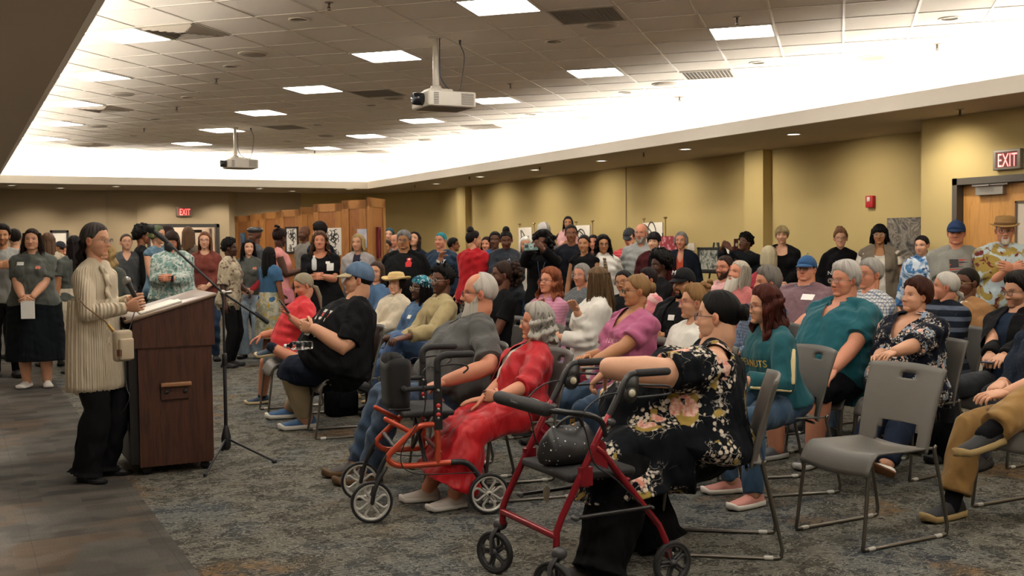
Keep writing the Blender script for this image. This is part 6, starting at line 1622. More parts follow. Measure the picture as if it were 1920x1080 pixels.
for k, (c_, lb) in enumerate((((973, 427, 998, 470), 'white canvas with black curved brush lines, behind the woman in a white headscarf'), ((1079, 423, 1107, 468), 'white canvas with black curved brush lines, right of the young man with a zip collar'), ((1206, 418, 1243, 470), 'white canvas with black brush lines behind the old man in a grey hoodie'))):
    e, y_, w_, z0, z1 = wall_pic(*c_, XW-.45, POSTW, 'painting', lb, art=art_loops(k+2), cat='painting'); stand_posts(y_, w_, z1, XW-.45, 'brass display stand holding the '+('canvas behind the white headscarf', 'canvas right of the young man', 'canvas behind the grey hoodie')[k])
n = NT('red_floral_art'); vo = n.n('ShaderNodeTexVoronoi'); vo.inputs['Scale'].default_value = 16; n.l(n.co(), vo.inputs['Vector']); n.color(n.mix(n.ramp(vo.outputs['Distance'], [(.25, 1.0), (.5, 0.0)]), '#8c1f2d', '#d08a9a')); 
wall_pic(1238, 443, 1270, 473, XW-.5, n.m, 'painting', 'crimson painting with pink blossoms, between the two short-haired women', cat='painting')
n = NT('grey_marble_print'); n.color(n.ramp(n.noise(5, 5, dist=2.5), [(.36, '#3c4438'), (.45, '#8d9189'), (.52, '#c9c8be'), (.60, '#6b7252'), (.72, '#2f3430')])); 
e, y_, w_, z0, z1 = wall_pic(1311, 466, 1350, 508, XW-.9, n.m, 'framed_picture', 'black-framed grey abstract picture on a black easel', frame=BLK, fw_=.035)
es = empty('easel', (XW-.84, y_, 0)); g = G()
for s_ in (-1, 1): tube(g, [A(0.0, s_*.30, 0), A(.06, s_*.05, 1.5)], [.014]*2, 8)
tube(g, [A(.55, 0, 0), A(.08, 0, 1.5)], [.014]*2, 8); g2 = G(); box(g2, (-.03, 0, z0-.03), (.06, .5, .02)); obj('leg_frame', g, BLK, es); obj('ledge', g2, BLK, es, smooth=False); tag(es, 'black folding easel carrying the black-framed abstract picture', 'easel')
e, y_, w_, z0, z1 = wall_pic(1352, 464, 1372, 520, XW-.3, POSTW, 'poster_board', 'blank white poster board just right of the black-framed picture', cat='poster'); stand_posts(y_, w_, z1-.1, XW-.3, 'slim stand holding the blank white poster board')
wall_pic(1290, 456, 1302, 470, XW-.011, POSTW, 'paper_sheet', 'small white sheet on the wall right of the grey-haired woman', cat='paper')
n = NT('line_print'); n.color(n.mix(n.ramp(n.noise(26, 3), [(.5, 0.0), (.56, 1.0)]), '#dcd6ca', '#8a93a0')); e, y_, w_, z0, z1 = wall_pic(1526, 499, 1541, 519, XW-.6, n.m, 'framed_picture', 'small white-framed print leaning beside the man in a blue cap', frame=mat('#e6e0d4'), fw_=.05); stand_posts(y_, w_, z1-.1, XW-.6, 'low slim stand holding the small white-framed print')
n = NT('impasto'); f = n.noise(4.2, 6, rough=.62, dist=2.2); n.color(n.mix(n.ramp(n.noise(2.6, 3, dist=1.4), [(.60, 0.0), (.66, 1.0)]), n.ramp(f, [(.34, '#1d1b19'), (.44, '#57524c'), (.52, '#8d857a'), (.58, '#4c443a'), (.68, '#a39a8c')]), '#b28a3e')); n.rough(.5); n.bump(f, 1, .03)
wall_pic(1664, 409, 1726, 540, XW-.06, n.m, 'painting', 'large dark impasto painting with ochre strokes leaning at the wall corner', cat='painting')
r0, r1 = ray(95, 434), ray(128, 470)
e = empty('framed_picture', (r0+r1)/2*((YF-.011)/r0[1])+A(0, 0, HC)); sc_ = (YF-.011)/r0[1]; w_ = abs((r1-r0)[0])*sc_; h_ = abs((r1-r0)[2])*sc_; g = G(); box(g, (0, 0, 0), (w_, .02, h_)); obj('sheet', g, POSTW, e, smooth=False); g = G()
for sx_, sz_ in ((1, 0), (-1, 0), (0, 1), (0, -1)): box(g, (sx_*w_/2, -.012, sz_*h_/2), (w_+.05 if sx_ == 0 else .05, .045, h_+.05 if sx_ else .05))
obj('frame', g, BLK, e, smooth=False); tag(e, 'black-framed white picture on the far beige wall left of the speaker', 'picture')

# ---------------------------------------------------------------- the people
PALE, FAIR, PINK, TAN, OLIVE, BROWN, DARK, DEEP = '#cf9f82', '#c49274', '#c4866a', '#ad7a56', '#9c6e4a', '#7a4c33', '#5a3726', '#45291c'
GREYT = cloth('#4b4f4a'); BLACK = cloth('#141416'); NAVY = cloth('#1b2330'); JEAN = cloth('#2b3f54', kind='denim'); LJEAN = cloth('#7d8fa0', kind='denim', c2='#a9b6c0'); DJEAN = cloth('#1e2c42', kind='denim', c2='#2f4560')
CREAM = cloth('#d2c6ae'); WHITE = cloth('#ddd9d0'); RED = cloth('#b8242c'); NAVYP = cloth('#12161a')
logo = ('print', .085, .74, [('#c0705a', [(-.03, .0), (-.012, .022), (0, .01), (.012, .022), (.03, 0), (.018, -.02), (0, -.008), (-.018, -.02)])])
dark_brow = dict(brow=(.12, .08, .06)); 
def H(**k): d = dict(brow=(.35, .25, .2)); d.update(k); return d
DKH = lambda **k: H(brow=(.35, .3, .28), lip=(1.05, .55, .5), lipa=.6, flush=.1, **k)
def stand(*a, **k): k.setdefault('pose', 'stand'); return person(*a, **k)
def sit(label, *a, chair=None, **k):
    p = person(label, *a, pose='sit', **k); sit_chair(p, 'grey stacking chair under the '+chair) if chair else None; return p
def in_hand(p, sd, nm, build, mats, label, cat, off=.09, up_=0.0, M=None, parts=()):
    """an object held in a hand: placed at the palm, axes = (across, fingers, palm normal)"""
    W_, d_, n_ = p['HANDS'][sd]; pos = W_+d_*off+n_*.022; R2 = p['R2']; Mw = np.stack([R2(np.cross(d_, n_)), R2(d_), R2(n_)]) if M is None else M
    e = empty(nm, p['w'](pos)+A(0, 0, up_)); g = G(); build(g, Mw); obj('body', g, mats, e)
    for pn, pb, pm in parts: g = G(); pb(g, Mw); obj(pn, g, pm, e)
    tag(e, label, cat); return e
def phone_at(p, sd, label, col='#17171a', M=None, off=.09, up_=.0):
    return in_hand(p, sd, 'phone', lambda g, M_: rbox(g, (0, 0, 0), (.075, .15, .009), .010, 0, M_), mat(col, .25), label, 'phone', off, up_, M, parts=[('screen', lambda g, M_: rbox(g, M_[2]*-.0052, (.068, .140, .002), .008, 0, M_), mat('#20242c', .08))])

# --- speaker
sp = stand('woman in long cream ribbed cardigan speaking at the lectern with a microphone', 181, 450, 6.9, hd=-78, face=-78, hp=-2, fem=1, g=1.0, lean=1, sk=FAIR, head=H(nose=1.15, flush=.45, brow=(.3, .22, .18)), hair='none',
    top=cloth('#cdbfa6', kind='rib'), sl=2.0, hem=-.6, te=.015, bot=BLACK, bl=2.05, gear=dict(flare=.035, baggy=.035), shoes=('#1a1a1c', '#1a1a1c'), shk='flat', q=2,
    arms=(('px', 237, 577, 6.75), ('px', 243, 562, 7.05)), hdir=((.1, 1, .15), (.1, 1, .1)), hnrm=((-1, .1, .1), (1, .1, 0)), hcurl=(1.0, .9), glasses=('#8a7360',), group='speaker', seed=3, wr=1.2)
g = G(); shell(g, sp_h := dict(nose=1.15), 'nape', .010, 110, 76, rough=.003, seed=3); sp['headchild']('hair', g, hairm('#1d1613', '#6b6560'), True)
g = G(); rings = drape(g, .20, 70, 66, .07, .085, .03, 5, 40, wave=.8, thick=.035, z0=.0); sp['headchild']('hair_lengths', g, hairm('#1d1512'), True)
# cardigan skirt part to mid-thigh
s_ = sp['s']; g = G(); hz = sp['pel'][2]; rings = []
for i, zz in enumerate(np.linspace(hz+.30, .60, 16)):
    f = i/15; f = 1-(1-f)**1.7*1.5; th = np.linspace(0, 2*math.pi, 90, endpoint=False); pl = 1+.022*np.sin(th*30)
    rings.append(np.c_[np.cos(th)*(.205+.022*f)*pl, np.where(np.sin(th) > 0, np.sin(th)*(.138+.024*f), np.sin(th)*(.142+.018*f))*pl, np.full(90, zz)+.004*np.sin(th*30)])
loft(g, rings); sp['child']('cardigan_skirt', g, cloth('#cdbfa6', kind='rib'))
for k in (0, 1):
    g = G(); xx = sp['Xs']; cc = sp['spine'](.95); ys = sp['Ys']; pts = []
    for f in np.linspace(0, 1, 26):
        t = .97-.95*f; a_, b_, k_ = sp['tor'](t); pts.append(sp['spine'](t)+xx*(.045+.012*k+.012*math.sin(f*40+k))+ys*(b_+.028+.008*math.sin(f*33+k*2)))
    tube(g, pts, .010, 7, flat=1.6); sp['child']('ruffled_edge', g, cloth('#d8ccb4'))
# handheld microphone
mh = D(238, 526, 6.86); mbm = D(258, 566, 6.90); dm_ = unit(mh-mbm); hm = empty('handheld_microphone', mh); g = G(); tube(g, [-dm_*.02, -dm_*.05, -dm_*.20], [.022, .017, .013], 14); obj('handle', g, BLK, hm); g = G(); ell(g, (0, 0, 0), (.027, .027, .027), 16, 12); obj('grille_ball', g, mat('#8e8e8c', .35, .8, bump=.6), hm)
tag(hm, 'black handheld microphone with a silver mesh head held by the speaker', 'microphone')
cd = empty('cable', mbm); g = G(); q0 = D(256, 570, 6.9)-mbm; tube(g, bez([A(0, 0, 0), D(238, 640, 6.75)-mbm, D(237, 720, 6.75)-mbm, D(243, 745, 6.72)-mbm, D(232, 770, 6.74)-mbm, D(228, 775, 6.8)-mbm], 30), .004, 6); obj('cord', g, BLK, cd); tag(cd, 'black microphone cable hanging between the speaker and the lectern', 'cable')
# crossbody bag
bp = D(230, 648, 6.62); bg_ = empty('crossbody_bag', bp, rad(0)); R_ = rotz_m(.45)
g = G(); rbox(g, (0, 0, 0), (.125, .065, .195), .028, 0, R_, 5); obj('bag_body', g, mat('#a3947c', .6, bump=.4), bg_)
g = G(); rbox(g, A(0, -.040, -.02)@R_, (.10, .028, .135), .02, 0, R_, 5); obj('front_pocket', g, mat('#a99a82', .6, bump=.4), bg_)
g = G(); th = np.linspace(0, 2*math.pi, 20); tube(g, [(A(.058*math.cos(t), -.018, .085*math.sin(t)+.005))@R_ for t in th], [.0035]*20, 6); obj('zip', g, mat('#b08d4c', .35, .8), bg_)
g = G(); box(g, A(-.045, -.038, -.04)@R_, (.025, .03, .04), 0, R_); obj('leather_tab', g, mat('#5d3420', .5), bg_, smooth=False)
g = G(); tube(g, [D(*t)-bp for t in ((213, 622, 6.63), (198, 603, 6.60), (160, 575, 6.62), (148, 560, 6.66))], .009, 8, flat=.4); obj('strap', g, mat('#6b4526', .5), bg_)
g = G(); tube(g, [D(*t)-bp for t in ((213, 622, 6.62), (204, 610, 6.605))], .010, 8); obj('chain', g, mat('#b08d4c', .3, .9), bg_)
tag(bg_, 'small grey-beige crossbody bag with a brown strap hanging at the speaker\'s hip', 'handbag')

# --- standing crowd on the left
p = stand('woman in grey T-shirt and long black skirt holding a white card, beside the speaker', 60, 449, 11.5, hd=-12, fem=1, bust=1.25, g=1.42, belly=.05, sk=FAIR, head=H(fat=.9), hair='long', hc='#2b1a14', hl=.20, top=GREYT, sl=.8, hem=-.05, skirt=NAVYP, sh=.30, flare=1.15, arms=('fold', 'fold'), shoes=('#d8d4cb', '#e4e0d8', '#222222'), q=2, tags=[('badge', -.10, .82, .075, .035), logo])
cdp = p['w'](p['HANDS'][1][0]+p['HANDS'][1][1]*.09+A(0, .015, -.10)); e = empty('paper_card', cdp); g = G(); box(g, (0, 0, 0), (.14, .004, .19), 0, rotz_m(-.35)); obj('sheet', g, mat('#e8e6e0', .7), e, smooth=False); tag(e, 'white paper card held low by the woman in the long black skirt', 'paper')
stand('bearded man in a pale grey shirt clapping at the left picture edge', 4, 442, 12.4, hd=-25, sk=TAN, head=H(stubble=.6), hair='thick', hc='#1c1512', top=cloth('#8d8d88'), sl=2, bot=BLACK, arms=('clap', 'clap'), poles=((1, .1, -.6), (1, .1, -.6)))
stand('dark-haired person turned away behind the woman in the grey T-shirt', 27, 446, 14.6, hd=150, sk=FAIR, hair='short', hc='#1d1512', top=cloth('#8a8f94'), bot=BLACK, q=0)
stand('woman turned away with long light-brown hair and a beige shawl', 90, 453, 13.6, hd=150, fem=1, sk=FAIR, hair='long', hc='#5e4430', hl=.42, top=cloth('#8d816c'), sl=2, hem=-.1, top2=cloth('#a89c86'), hem2=-.55, open2=.0, bot=BLACK, shoes=('#171717', '#171717'), shk='boot')
stand('man in blue shirt and dark cap far behind the woman in the shawl', 112, 464, 20, hd=90, sk=TAN, hair='short', hat=('cap', mat('#2c3038', .8), mat('#2c3038', .8)), top=cloth('#2d5f9e'), bot=BLACK, q=0)
stand('far woman with reddish hair left of the woman with black hair', 127, 472, 19, hd=20, fem=1, sk=PINK, hair='long', hc='#5a2c20', top=cloth('#6a4a42'), bot=BLACK, q=0)
stand('woman with long black hair in a grey tee and cream skirt behind the speaker', 139, 459, 12.8, hd=145, fem=1, g=1.15, sk=TAN, hair='long', hc='#191214', hl=.36, top=GREYT, sl=.6, hem=.0, skirt=cloth('#c9bda6'), sh=.48, flare=1.3, shoes=('#1a1a1a', '#1a1a1a'), shk='flat')
stand('blonde wavy-haired woman in a grey staff tee just right of the speaker', 200, 478, 11.6, hd=10, face=25, fem=1, bust=1.1, g=1.2, sk=FAIR, hair='wavy', hc='#8a6c44', hc2='#d0b070', hl=.26, top=GREYT, sl=1.0, hem=-.05, bot=JEAN, arms=('side', 'side'), tags=[logo])
stand('woman in glasses and a plain dark grey tee, hair tied back', 237, 454, 14.4, hd=-20, face=-30, hp=8, fem=1, g=1.2, bust=1, sk=PALE, hair='pony', hc='#3a261a', top=cloth('#3f4143'), sl=1.0, cut=('v', .12), bot=DJEAN, glasses=('#5a4a44',), q=0)
stand('woman with black curly hair in a black dress facing right', 268, 442, 14.6, hd=-120, fem=1, sk=BROWN, g=1.2, hair='afro', hl=.035, hc='#14100e', top=BLACK, sl=2, hem=0, skirt=BLACK, sh=.5, q=0, head=DKH())
stand('woman with green-tinted short hair in a sleeveless blue top looking right', 296, 441, 13.6, hd=-60, face=-80, fem=1, bust=1, sk=FAIR, hair='bob', hl=.04, hc='#35352c', hc2='#6f8a50', top=cloth('#5c7788', kind='blotch', c2='#3f5666'), sl=0, bot=BLACK, arms=('high', 'side'))
stand('far woman whose face shows between two heads near the doorway', 312, 438, 16.5, hd=60, fem=1, sk=PINK, hair='bob', hc='#2a1a14', top=cloth('#777777'), bot=BLACK, q=0)
p = stand('woman in loose teal and white patterned dress looking down at her phone', 322, 452, 12.6, hd=-5, hp=-14, fem=1, g=1.5, bust=1.1, belly=.05, sk=PINK, head=H(fat=.5), hair='bobbangs', hl=.16, hc='#2a1c18', top=cloth('#6f8f88', kind='blotch', c2='#b9bfb8', c3='#46605c', sc=3.6), sl=1.9, te=.03, hem=0, skirt=cloth('#6f8f88', kind='blotch', c2='#b9bfb8', c3='#46605c', sc=3.6), sh=.42, flare=1.3, arms=('high', 'high'), glasses=('#6a5048',))
phone_at(p, 1, 'black phone in the hands of the woman in the teal patterned dress')
stand('person seen from behind with long light-brown hair by the far doorway', 353, 440, 16.4, hd=170, fem=1, sk=FAIR, hair='long', hc='#5a4028', hl=.24, top=cloth('#5f564a'), sl=2, bot=BLACK, q=0)
stand('woman in rust-brown sweater and glasses with long auburn hair', 384, 451, 14.0, hd=-8, fem=1, bust=1, g=1.1, sk=PALE, hair='long', hc='#5a3020', hc2='#a06a44', hl=.28, top=cloth('#6a342c'), sl=1.7, cut=('scoop', .07), bot=DJEAN, arms=('side', 'fold'), glasses=('#2c2422',))
stand('short-haired woman in a cream printed tunic in profile facing right', 432, 465, 13.3, hd=-85, face=-90, fem=1, bust=1, g=1.12, sk=DEEP, head=DKH(), hair='afro', hl=.02, hc='#0f0c0b', top=cloth('#b5a88e', kind='blotch', c2='#9d917b', c3='#5c3c34', sc=2), sl=1.0, te=.03, hem=-.25, bot=BLACK, arms=('side', 'fold'))
stand('person in a shiny black head covering behind the smiling woman', 477, 442, 16.2, hd=60, sk=DARK, head=DKH(), hair='none', hat=('beret', mat('#23252a', .35)), top=cloth('#3a3d42'), bot=BLACK, q=0)
p = stand('smiling woman with long black hair, grey staff tee over red sleeves and pale jeans', 466, 464, 14.3, hd=-8, face=-25, fem=1, bust=.9, sk=PALE, head=H(brow=(.12, .08, .07)), hair='long', hc='#120f10', hl=.33, top=GREYT, sl=.75, hem=.02, bot=LJEAN, gear=dict(flare=.03, baggy=.02), arms=('fold', 'fold'), shoes=('#1d1b1a', '#1d1b1a'), tags=[logo], q=2)
for sd in (1, -1):
    g = G(); a_, b_, c_ = p['WR'][sd], p['EL'][sd], p['spine'](.8); e_ = p['EL'][sd]+(p['spine'](.87)-p['EL'][sd])*.35; tube(g, [e_, b_, a_], [.052, .047, .036], 12); p['child']('red_sleeve', g, cloth('#7c1620', kind='dots', c2='#3a0c10'))
stand('woman with long black hair in a blue top and floral skirt, back turned', 506, 478, 13.5, hd=-150, fem=1, sk=BROWN, head=DKH(), hair='long', hc='#0d0b0c', hl=.30, top=cloth('#345878'), sl=.6, hem=0, skirt=cloth('#b9b6a4', kind='blotch', c2='#8f927f', c3='#b8963c', sc=2.2), sh=.35, arms=('side', 'lap'))
stand('woman in a pink sleeveless dress with an updo, turning away', 526, 446, 14.4, hd=-100, face=-140, hp=-12, fem=1, bust=1.1, g=1.25, sk=DEEP, head=DKH(), hair='messybun', hc='#0e0b0b', hc2='#3a1c18', top=cloth('#cf8b86'), sl=0, cut=('scoop', .10), hem=0, skirt=cloth('#c47a88'), sh=.75, flare=1.35, arms=('high', 'high'), q=2)
stand('bald bearded man in the rear by the partitions', 570, 438, 17, hd=40, sk=DARK, head=DKH(stubble=.7), hair='none', top=cloth('#77736c'), bot=BLACK, q=0)
stand('tall dark-haired bearded man in a navy tee turned toward the partitions', 598, 434, 15.2, hd=120, sk=FAIR, head=H(stubble=.8), hair='thick', hc='#1a1210', top=NAVY, bot=BLACK, q=1)
p = stand('woman in a black dress with wavy brown hair, hands clasped, white badge', 600, 452, 13.0, hd=-5, hp=5, fem=1, bust=1.2, g=1.45, belly=.04, sk=PINK, head=H(fat=.5), hair='wavy', hc='#3e281c', hc2='#8a6242', hl=.20, top=BLACK, sl=.75, hem=0, cut=('scoop', .09), skirt=BLACK, sh=.35, flare=1.25, arms=('high', 'high'), q=2, tags=[('badge', .10, .80, .05, .028), ('badge', .13, .70, .08, .09, '#d9d6ce')])
e = empty('water_bottle', D(589, 494, 12.68)); g = G(); tube(g, [A(0, 0, -.06), A(0, 0, .04), A(0, 0, .07)], [.030, .030, .013], 14); obj('bottle_body', g, mat('#cfd4d4', .15), e); g = G(); tube(g, [A(0, 0, .07), A(0, 0, .085)], [.014, .014], 10); obj('bottle_cap', g, WHITE, e); tag(e, 'small clear bottle in the clasped hands of the woman in the black dress', 'bottle')
stand('blonde woman in a pale grey cardigan over a printed dark tee', 671, 455, 13.3, hd=5, face=15, fem=1, bust=1, g=1.1, sk=FAIR, hair='bob', hl=.12, hc='#8f7440', hc2='#e0c890', top=cloth('#2f2c3a'), sl=2, top2=cloth('#a29c9a'), open2=.055, hem2=-.15, bot=cloth('#8d8a86'), arms=('fold', 'side'), tags=[('print', 0, .74, [('#c47a5a', [(-.05, 0), (-.03, .035), (0, .045), (.03, .035), (.05, 0), (.03, -.04), (0, -.05), (-.03, -.04)])])])
stand('far woman with blue hair peering past the partition', 730, 440, 20, hd=10, fem=1, sk=PALE, hair='bob', hc='#1f4a5c', top=cloth('#55555a'), bot=BLACK, q=0)
stand('bald man far behind the man with the red chest print', 740, 452, 18.5, hd=30, sk=PINK, hair='bald', hc='#999999', top=cloth('#4a5560'), bot=BLACK, q=0)
stand('far person in glasses low behind the partition corner', 725, 463, 18, hd=20, sk=TAN, hair='short', hc='#1d1614', glasses=('#222222',), top=cloth('#2a2a2e'), bot=BLACK, q=0)
stand('large man with silver hair in a black tee with a red chest print', 757, 451, 13.2, hd=8, g=1.6, belly=.12, sk=OLIVE, head=H(fat=1.0, brow=(.3, .25, .22)), hair='thick', hc='#6f6d6c', hc2='#a9a7a5', top=cloth('#121213'), sl=.85, bot=BLACK, arms=('side', 'pocket'), glasses=('#33302e',), q=2, tags=[('print', .10, .78, [('#c21f26', [(-.032, -.05), (-.04, 0), (-.02, .02), (-.03, .05), (0, .06), (.03, .05), (.02, .02), (.04, 0), (.032, -.05)]), ('#e8d8d0', [(-.012, .035), (-.012, .05), (.012, .05), (.012, .035)])])])
stand('woman with long dark hair looking up, behind the silver-haired man', 777, 449, 15.2, hd=15, hp=16, fem=1, sk=FAIR, hair='long', hc='#171112', hl=.34, top=NAVY, sl=2, bot=BLACK, q=0)
stand('person with teal hair in a navy shirt with a name tag', 826, 451, 14.6, hd=25, face=30, g=1.4, belly=.05, sk=PINK, head=H(fat=.8), hair='crop', hc='#0f6a78', hc2='#2fb0b4', top=cloth('#1d3044'), sl=1.9, bot=BLACK, arms=('shoulder', 'side'), collar=cloth('#1d3044'), tags=[('badge', .10, .76, .085, .05)])
stand('dark-haired person in profile facing right behind the teal-haired person', 851, 459, 16.8, hd=-90, sk=BROWN, head=DKH(), hair='short', hc='#141010', top=cloth('#26262a'), bot=BLACK, q=0)
stand('woman in a bright red blazer with dark hair in a bun, turned away', 889, 449, 13.0, hd=-150, face=-110, fem=1, g=1.2, sk=FAIR, hair='topbun', hc='#15100f', top=cloth('#a0121c'), sl=1.6, hem=-.12, te=.03, bot=cloth('#222024', kind='blotch', c2='#7d7870', sc=2), arms=('high', 'high'))
stand('person in a coral shirt mostly hidden behind the red blazer', 912, 458, 15.4, hd=20, fem=1, sk=PINK, hair='bob', hc='#2c1a14', top=cloth('#c8444a'), sl=.6, bot=BLACK, q=0)
stand('woman in denim jacket with sunglasses pushed up on her head', 928, 450, 14.2, hd=5, fem=1, bust=1, g=1.2, sk=DARK, head=DKH(), hair='bob', hl=.03, hc='#120f0f', top=cloth('#2c4a6c', kind='denim'), sl=2, bot=JEAN, arms=('side', 'side'))
p = stand('woman in a dark quilted jacket with a high bun looking down at her phone', 949, 450, 12.9, hd=0, hp=-14, fem=1, bust=1, g=1.15, sk=DARK, head=DKH(lip2=0), hair='topbun', hc='#0f0d0e', top=cloth('#2a2e35', rough=.5), sl=2, te=.035, bot=BLACK, arms=('phone', 'phone'), wr=1.6)
phone_at(p, 1, 'dark blue phone held by the woman in the quilted jacket', '#26344e')
p = stand('woman with full black curls in a black sweater filming with a raised phone', 1018, 455, 12.1, hd=12, fem=1, bust=1.05, g=1.2, sk=DARK, head=DKH(), hair='mane', hc='#0d0b0b', top=cloth('#101012'), sl=1.95, te=.025, bot=JEAN, arms=('camera', 'camera'), q=2)
cp = D(996, 463, 11.70); e = empty('phone', cp); Mp = np.stack([unit(CR+A(0, 0, .04)), A(0, 0, 1), unit(-CF)]); g = G(); rbox(g, (0, 0, 0), (.155, .078, .010), .010, 0, Mp); obj('case', g, mat('#7a9c98', .4), e); g = G(); th = np.linspace(0, 2*math.pi, 22); tube(g, [Mp[0]*.022*math.cos(t)+Mp[1]*.022*math.sin(t)+Mp[2]*.006 for t in th], [.003]*22, 6); obj('magnet_ring', g, mat('#d5d9d6', .4), e); g = G(); rbox(g, Mp[0]*-.052+Mp[1]*.012+Mp[2]*.006, (.035, .038, .006), .008, 0, Mp); obj('camera_bump', g, mat('#3f4a4c', .2), e); tag(e, 'phone in a sage green case raised horizontally by the woman with full curls', 'phone')
g = G(); ys = p['Ys']; c0 = p['spine'](.98); b_ = p['tor'](.6)[1]; tube(g, bez([c0+p['Xs']*.055+ys*.06, p['spine'](.75)+p['Xs']*.03+ys*(b_+.05), p['spine'](.42)+ys*(b_+.045)], 10), .004, 6); tube(g, bez([c0-p['Xs']*.055+ys*.06, p['spine'](.75)-p['Xs']*.03+ys*(b_+.05), p['spine'](.42)+ys*(b_+.045)], 10), .004, 6); p['child']('lanyard', g, mat('#3a4a6a'))
g = G(); rbox(g, p['spine'](.34)+ys*(b_+.05), (.065, .006, .09), .006); p['child']('id_card', g, mat('#4f8ac0', .4))
stand('woman in a white headscarf and long blue skirt behind the filming woman', 985, 459, 14.2, hd=0, fem=1, sk=FAIR, hair='bangs' if False else 'bob', hl=.16, hc='#cdc8be', hc2='#e8e4dc', top=cloth('#d5cfc4'), sl=2, hem=0, skirt=cloth('#1e3350', kind='dots', c2='#5a6f8c', sc=.5), sh=.35, arms=('side', 'side'), hair_m=WHITE)
stand('tall person with white hair in a light grey shirt behind the curls', 1019, 435, 15.4, hd=160, sk=FAIR, g=1.1, hair='thick', hc='#cfcac2', hc2='#f0ece4', top=cloth('#6d7177'), sl=2, bot=BLACK, q=0)
stand('young man in glasses and a dark quarter-zip pullover', 1071, 438, 13.6, hd=2, sk=BROWN, head=DKH(), hair='crop', hc='#120f0e', top=cloth('#16181f'), sl=2, bot=cloth('#2c2c2e'), arms=('side', 'side'), glasses=('#4a4038',), collar=cloth('#16181f'))
stand('man in a pink striped shirt carrying a child, behind the young man', 1052, 452, 15.2, hd=10, sk=FAIR, hair='short', hc='#2a1d16', top=cloth('#c98f8f', kind='stripe', c2='#e3cfc8', sc=14), sl=.8, bot=BLACK, q=0, arms=('high', 'shoulder'))
child_p = person('small girl with dark hair in a pink top held up above the crowd', 1065, 418, 14.6, hd=5, pose='sit', pz=1.36, s=.62, fem=1, sk=TAN, hair='long', hc='#171011', hl=.22, top=cloth('#d3a3a0'), sl=1.6, bot=cloth('#c98c8c'), arms=('high', 'high'), q=0, lean=0, shoes=('#cfcfcf', '#dddddd'), hs=1.25)
stand('woman in a sleeveless black turtleneck top with hair tied back', 1095, 457, 12.9, hd=15, face=20, fem=1, bust=.8, sk=TAN, hair='pony', hc='#141011', hl=.2, top=cloth('#111113'), sl=0, bot=BLACK, arms=('side', 'fold'))
stand('woman with long dark hair leaning in, left of the woman in a tie', 1113, 455, 14.8, hd=15, hr=-8, fem=1, sk=PINK, hair='long', hc='#15100f', hl=.26, top=cloth('#5e3a30'), sl=0, bot=BLACK, q=0)
p = stand('woman in a white shirt with a brown plaid tie and glasses', 1131, 458, 13.0, hd=-5, fem=1, bust=.9, g=1.12, sk=TAN, hair='wavy', hc='#141112', hl=.20, top=WHITE, sl=1.9, te=.03, bot=BLACK, arms=('pocket', 'pocket'), glasses=('#2a2422',), collar=WHITE, q=2)
g = G(); rings = []
for t, w_ in ((.965, .018), (.93, .022), (.90, .016), (.75, .026), (.5, .036), (.40, .038), (.36, .004)):
    c_ = p['spine'](t)+p['Ys']*(p['tor'](t)[1]+(.040 if t < .95 else .03)+(.03 if .5 < t < .8 else 0)); rings.append(np.array([c_+p['Xs']*x_*w_+p['Ys']*y_*.006 for x_, y_ in ((1, 0), (.5, 1), (-.5, 1), (-1, 0), (-.5, -1), (.5, -1))]))
loft(g, rings); p['child']('tie', g, cloth('#5c4a38', kind='plaid', c2='#2a2624', c3='#a08a66', sc=30))
stand('man in a grey cap and red shirt rubbing his face', 1180, 445, 14.0, hd=20, hp=-18, sk=PINK, hair='short', hc='#2a1d16', hat=('cap', mat('#34363a', .8), mat('#34363a', .8)), top=cloth('#b83038', kind='stripe', c2='#c25a5c', sc=25), sl=.7, bot=BLACK, arms=('side', 'face'))
stand('bald white-bearded man in a pale grey hoodie', 1202, 437, 13.2, hd=22, face=26, g=1.12, belly=.05, sk=PINK, head=H(brow=(.6, .5, .45)), hair='bald', hc='#c9c4bc', beard=(.012, '#a8a29a'), top=cloth('#8f918f'), sl=2, te=.028, bot=JEAN, arms=('side', 'side'), tags=[('text', 'SHERMAN', 0, .66, .075, '#5a5e64')] if False else (), glasses=('#8a8078',))
stand('woman with short dark hair in a maroon cardigan over black', 1226, 453, 12.6, hd=22, face=25, fem=1, bust=.8, g=1.12, sk=PALE, hair='pixie', hc='#181314', top=BLACK, sl=2, top2=cloth('#3a1416'), open2=.05, hem2=-.14, cut=('scoop', .06), bot=BLACK, arms=('side', 'side'), head=H(brow=(.12, .1, .1)))
stand('woman with grey bobbed hair in a navy jacket over an orange top', 1277, 451, 13.4, hd=18, face=22, fem=1, g=1.12, bust=.8, sk=PINK, head=H(nose=1.1), hair='bob', hl=.06, hc='#66635f', hc2='#b5b0a8', top=cloth('#c9563c'), sl=2, cut=('v', .14), top2=cloth('#141a24'), open2=.045, hem2=-.15, bot=BLACK, arms=('side', 'side'), glasses=('#8a7a70',))
p = stand('woman in glasses with a red lanyard filming with her phone by the yellow wall', 1397, 455, 13.5, hd=50, face=60, hp=6, fem=1, bust=1, g=1.45, sk=DARK, head=DKH(fat=.6), hair='afro', hl=.022, hc='#13100f', top=cloth('#25282d'), sl=1.95, te=.025, bot=BLACK, arms=('camera', 'camera'), glasses=('#8a8078',))
e = empty('phone', D(1380, 459, 13.15)); Mp = np.stack([unit(CR*.8+CF*.6), unit(-CF*.8+CR*.6), A(0, 0, 1)]); g = G(); rbox(g, (0, 0, 0), (.078, .012, .150), .005, 0, Mp); obj('case', g, mat('#4a1519', .4), e); g = G(); ell(g, -Mp[1]*-.008, (.022, .005, .022)); obj('grip_disc', g, mat('#c9c2ba', .4), e); tag(e, 'phone in a dark red case held up by the woman with the red lanyard', 'phone')
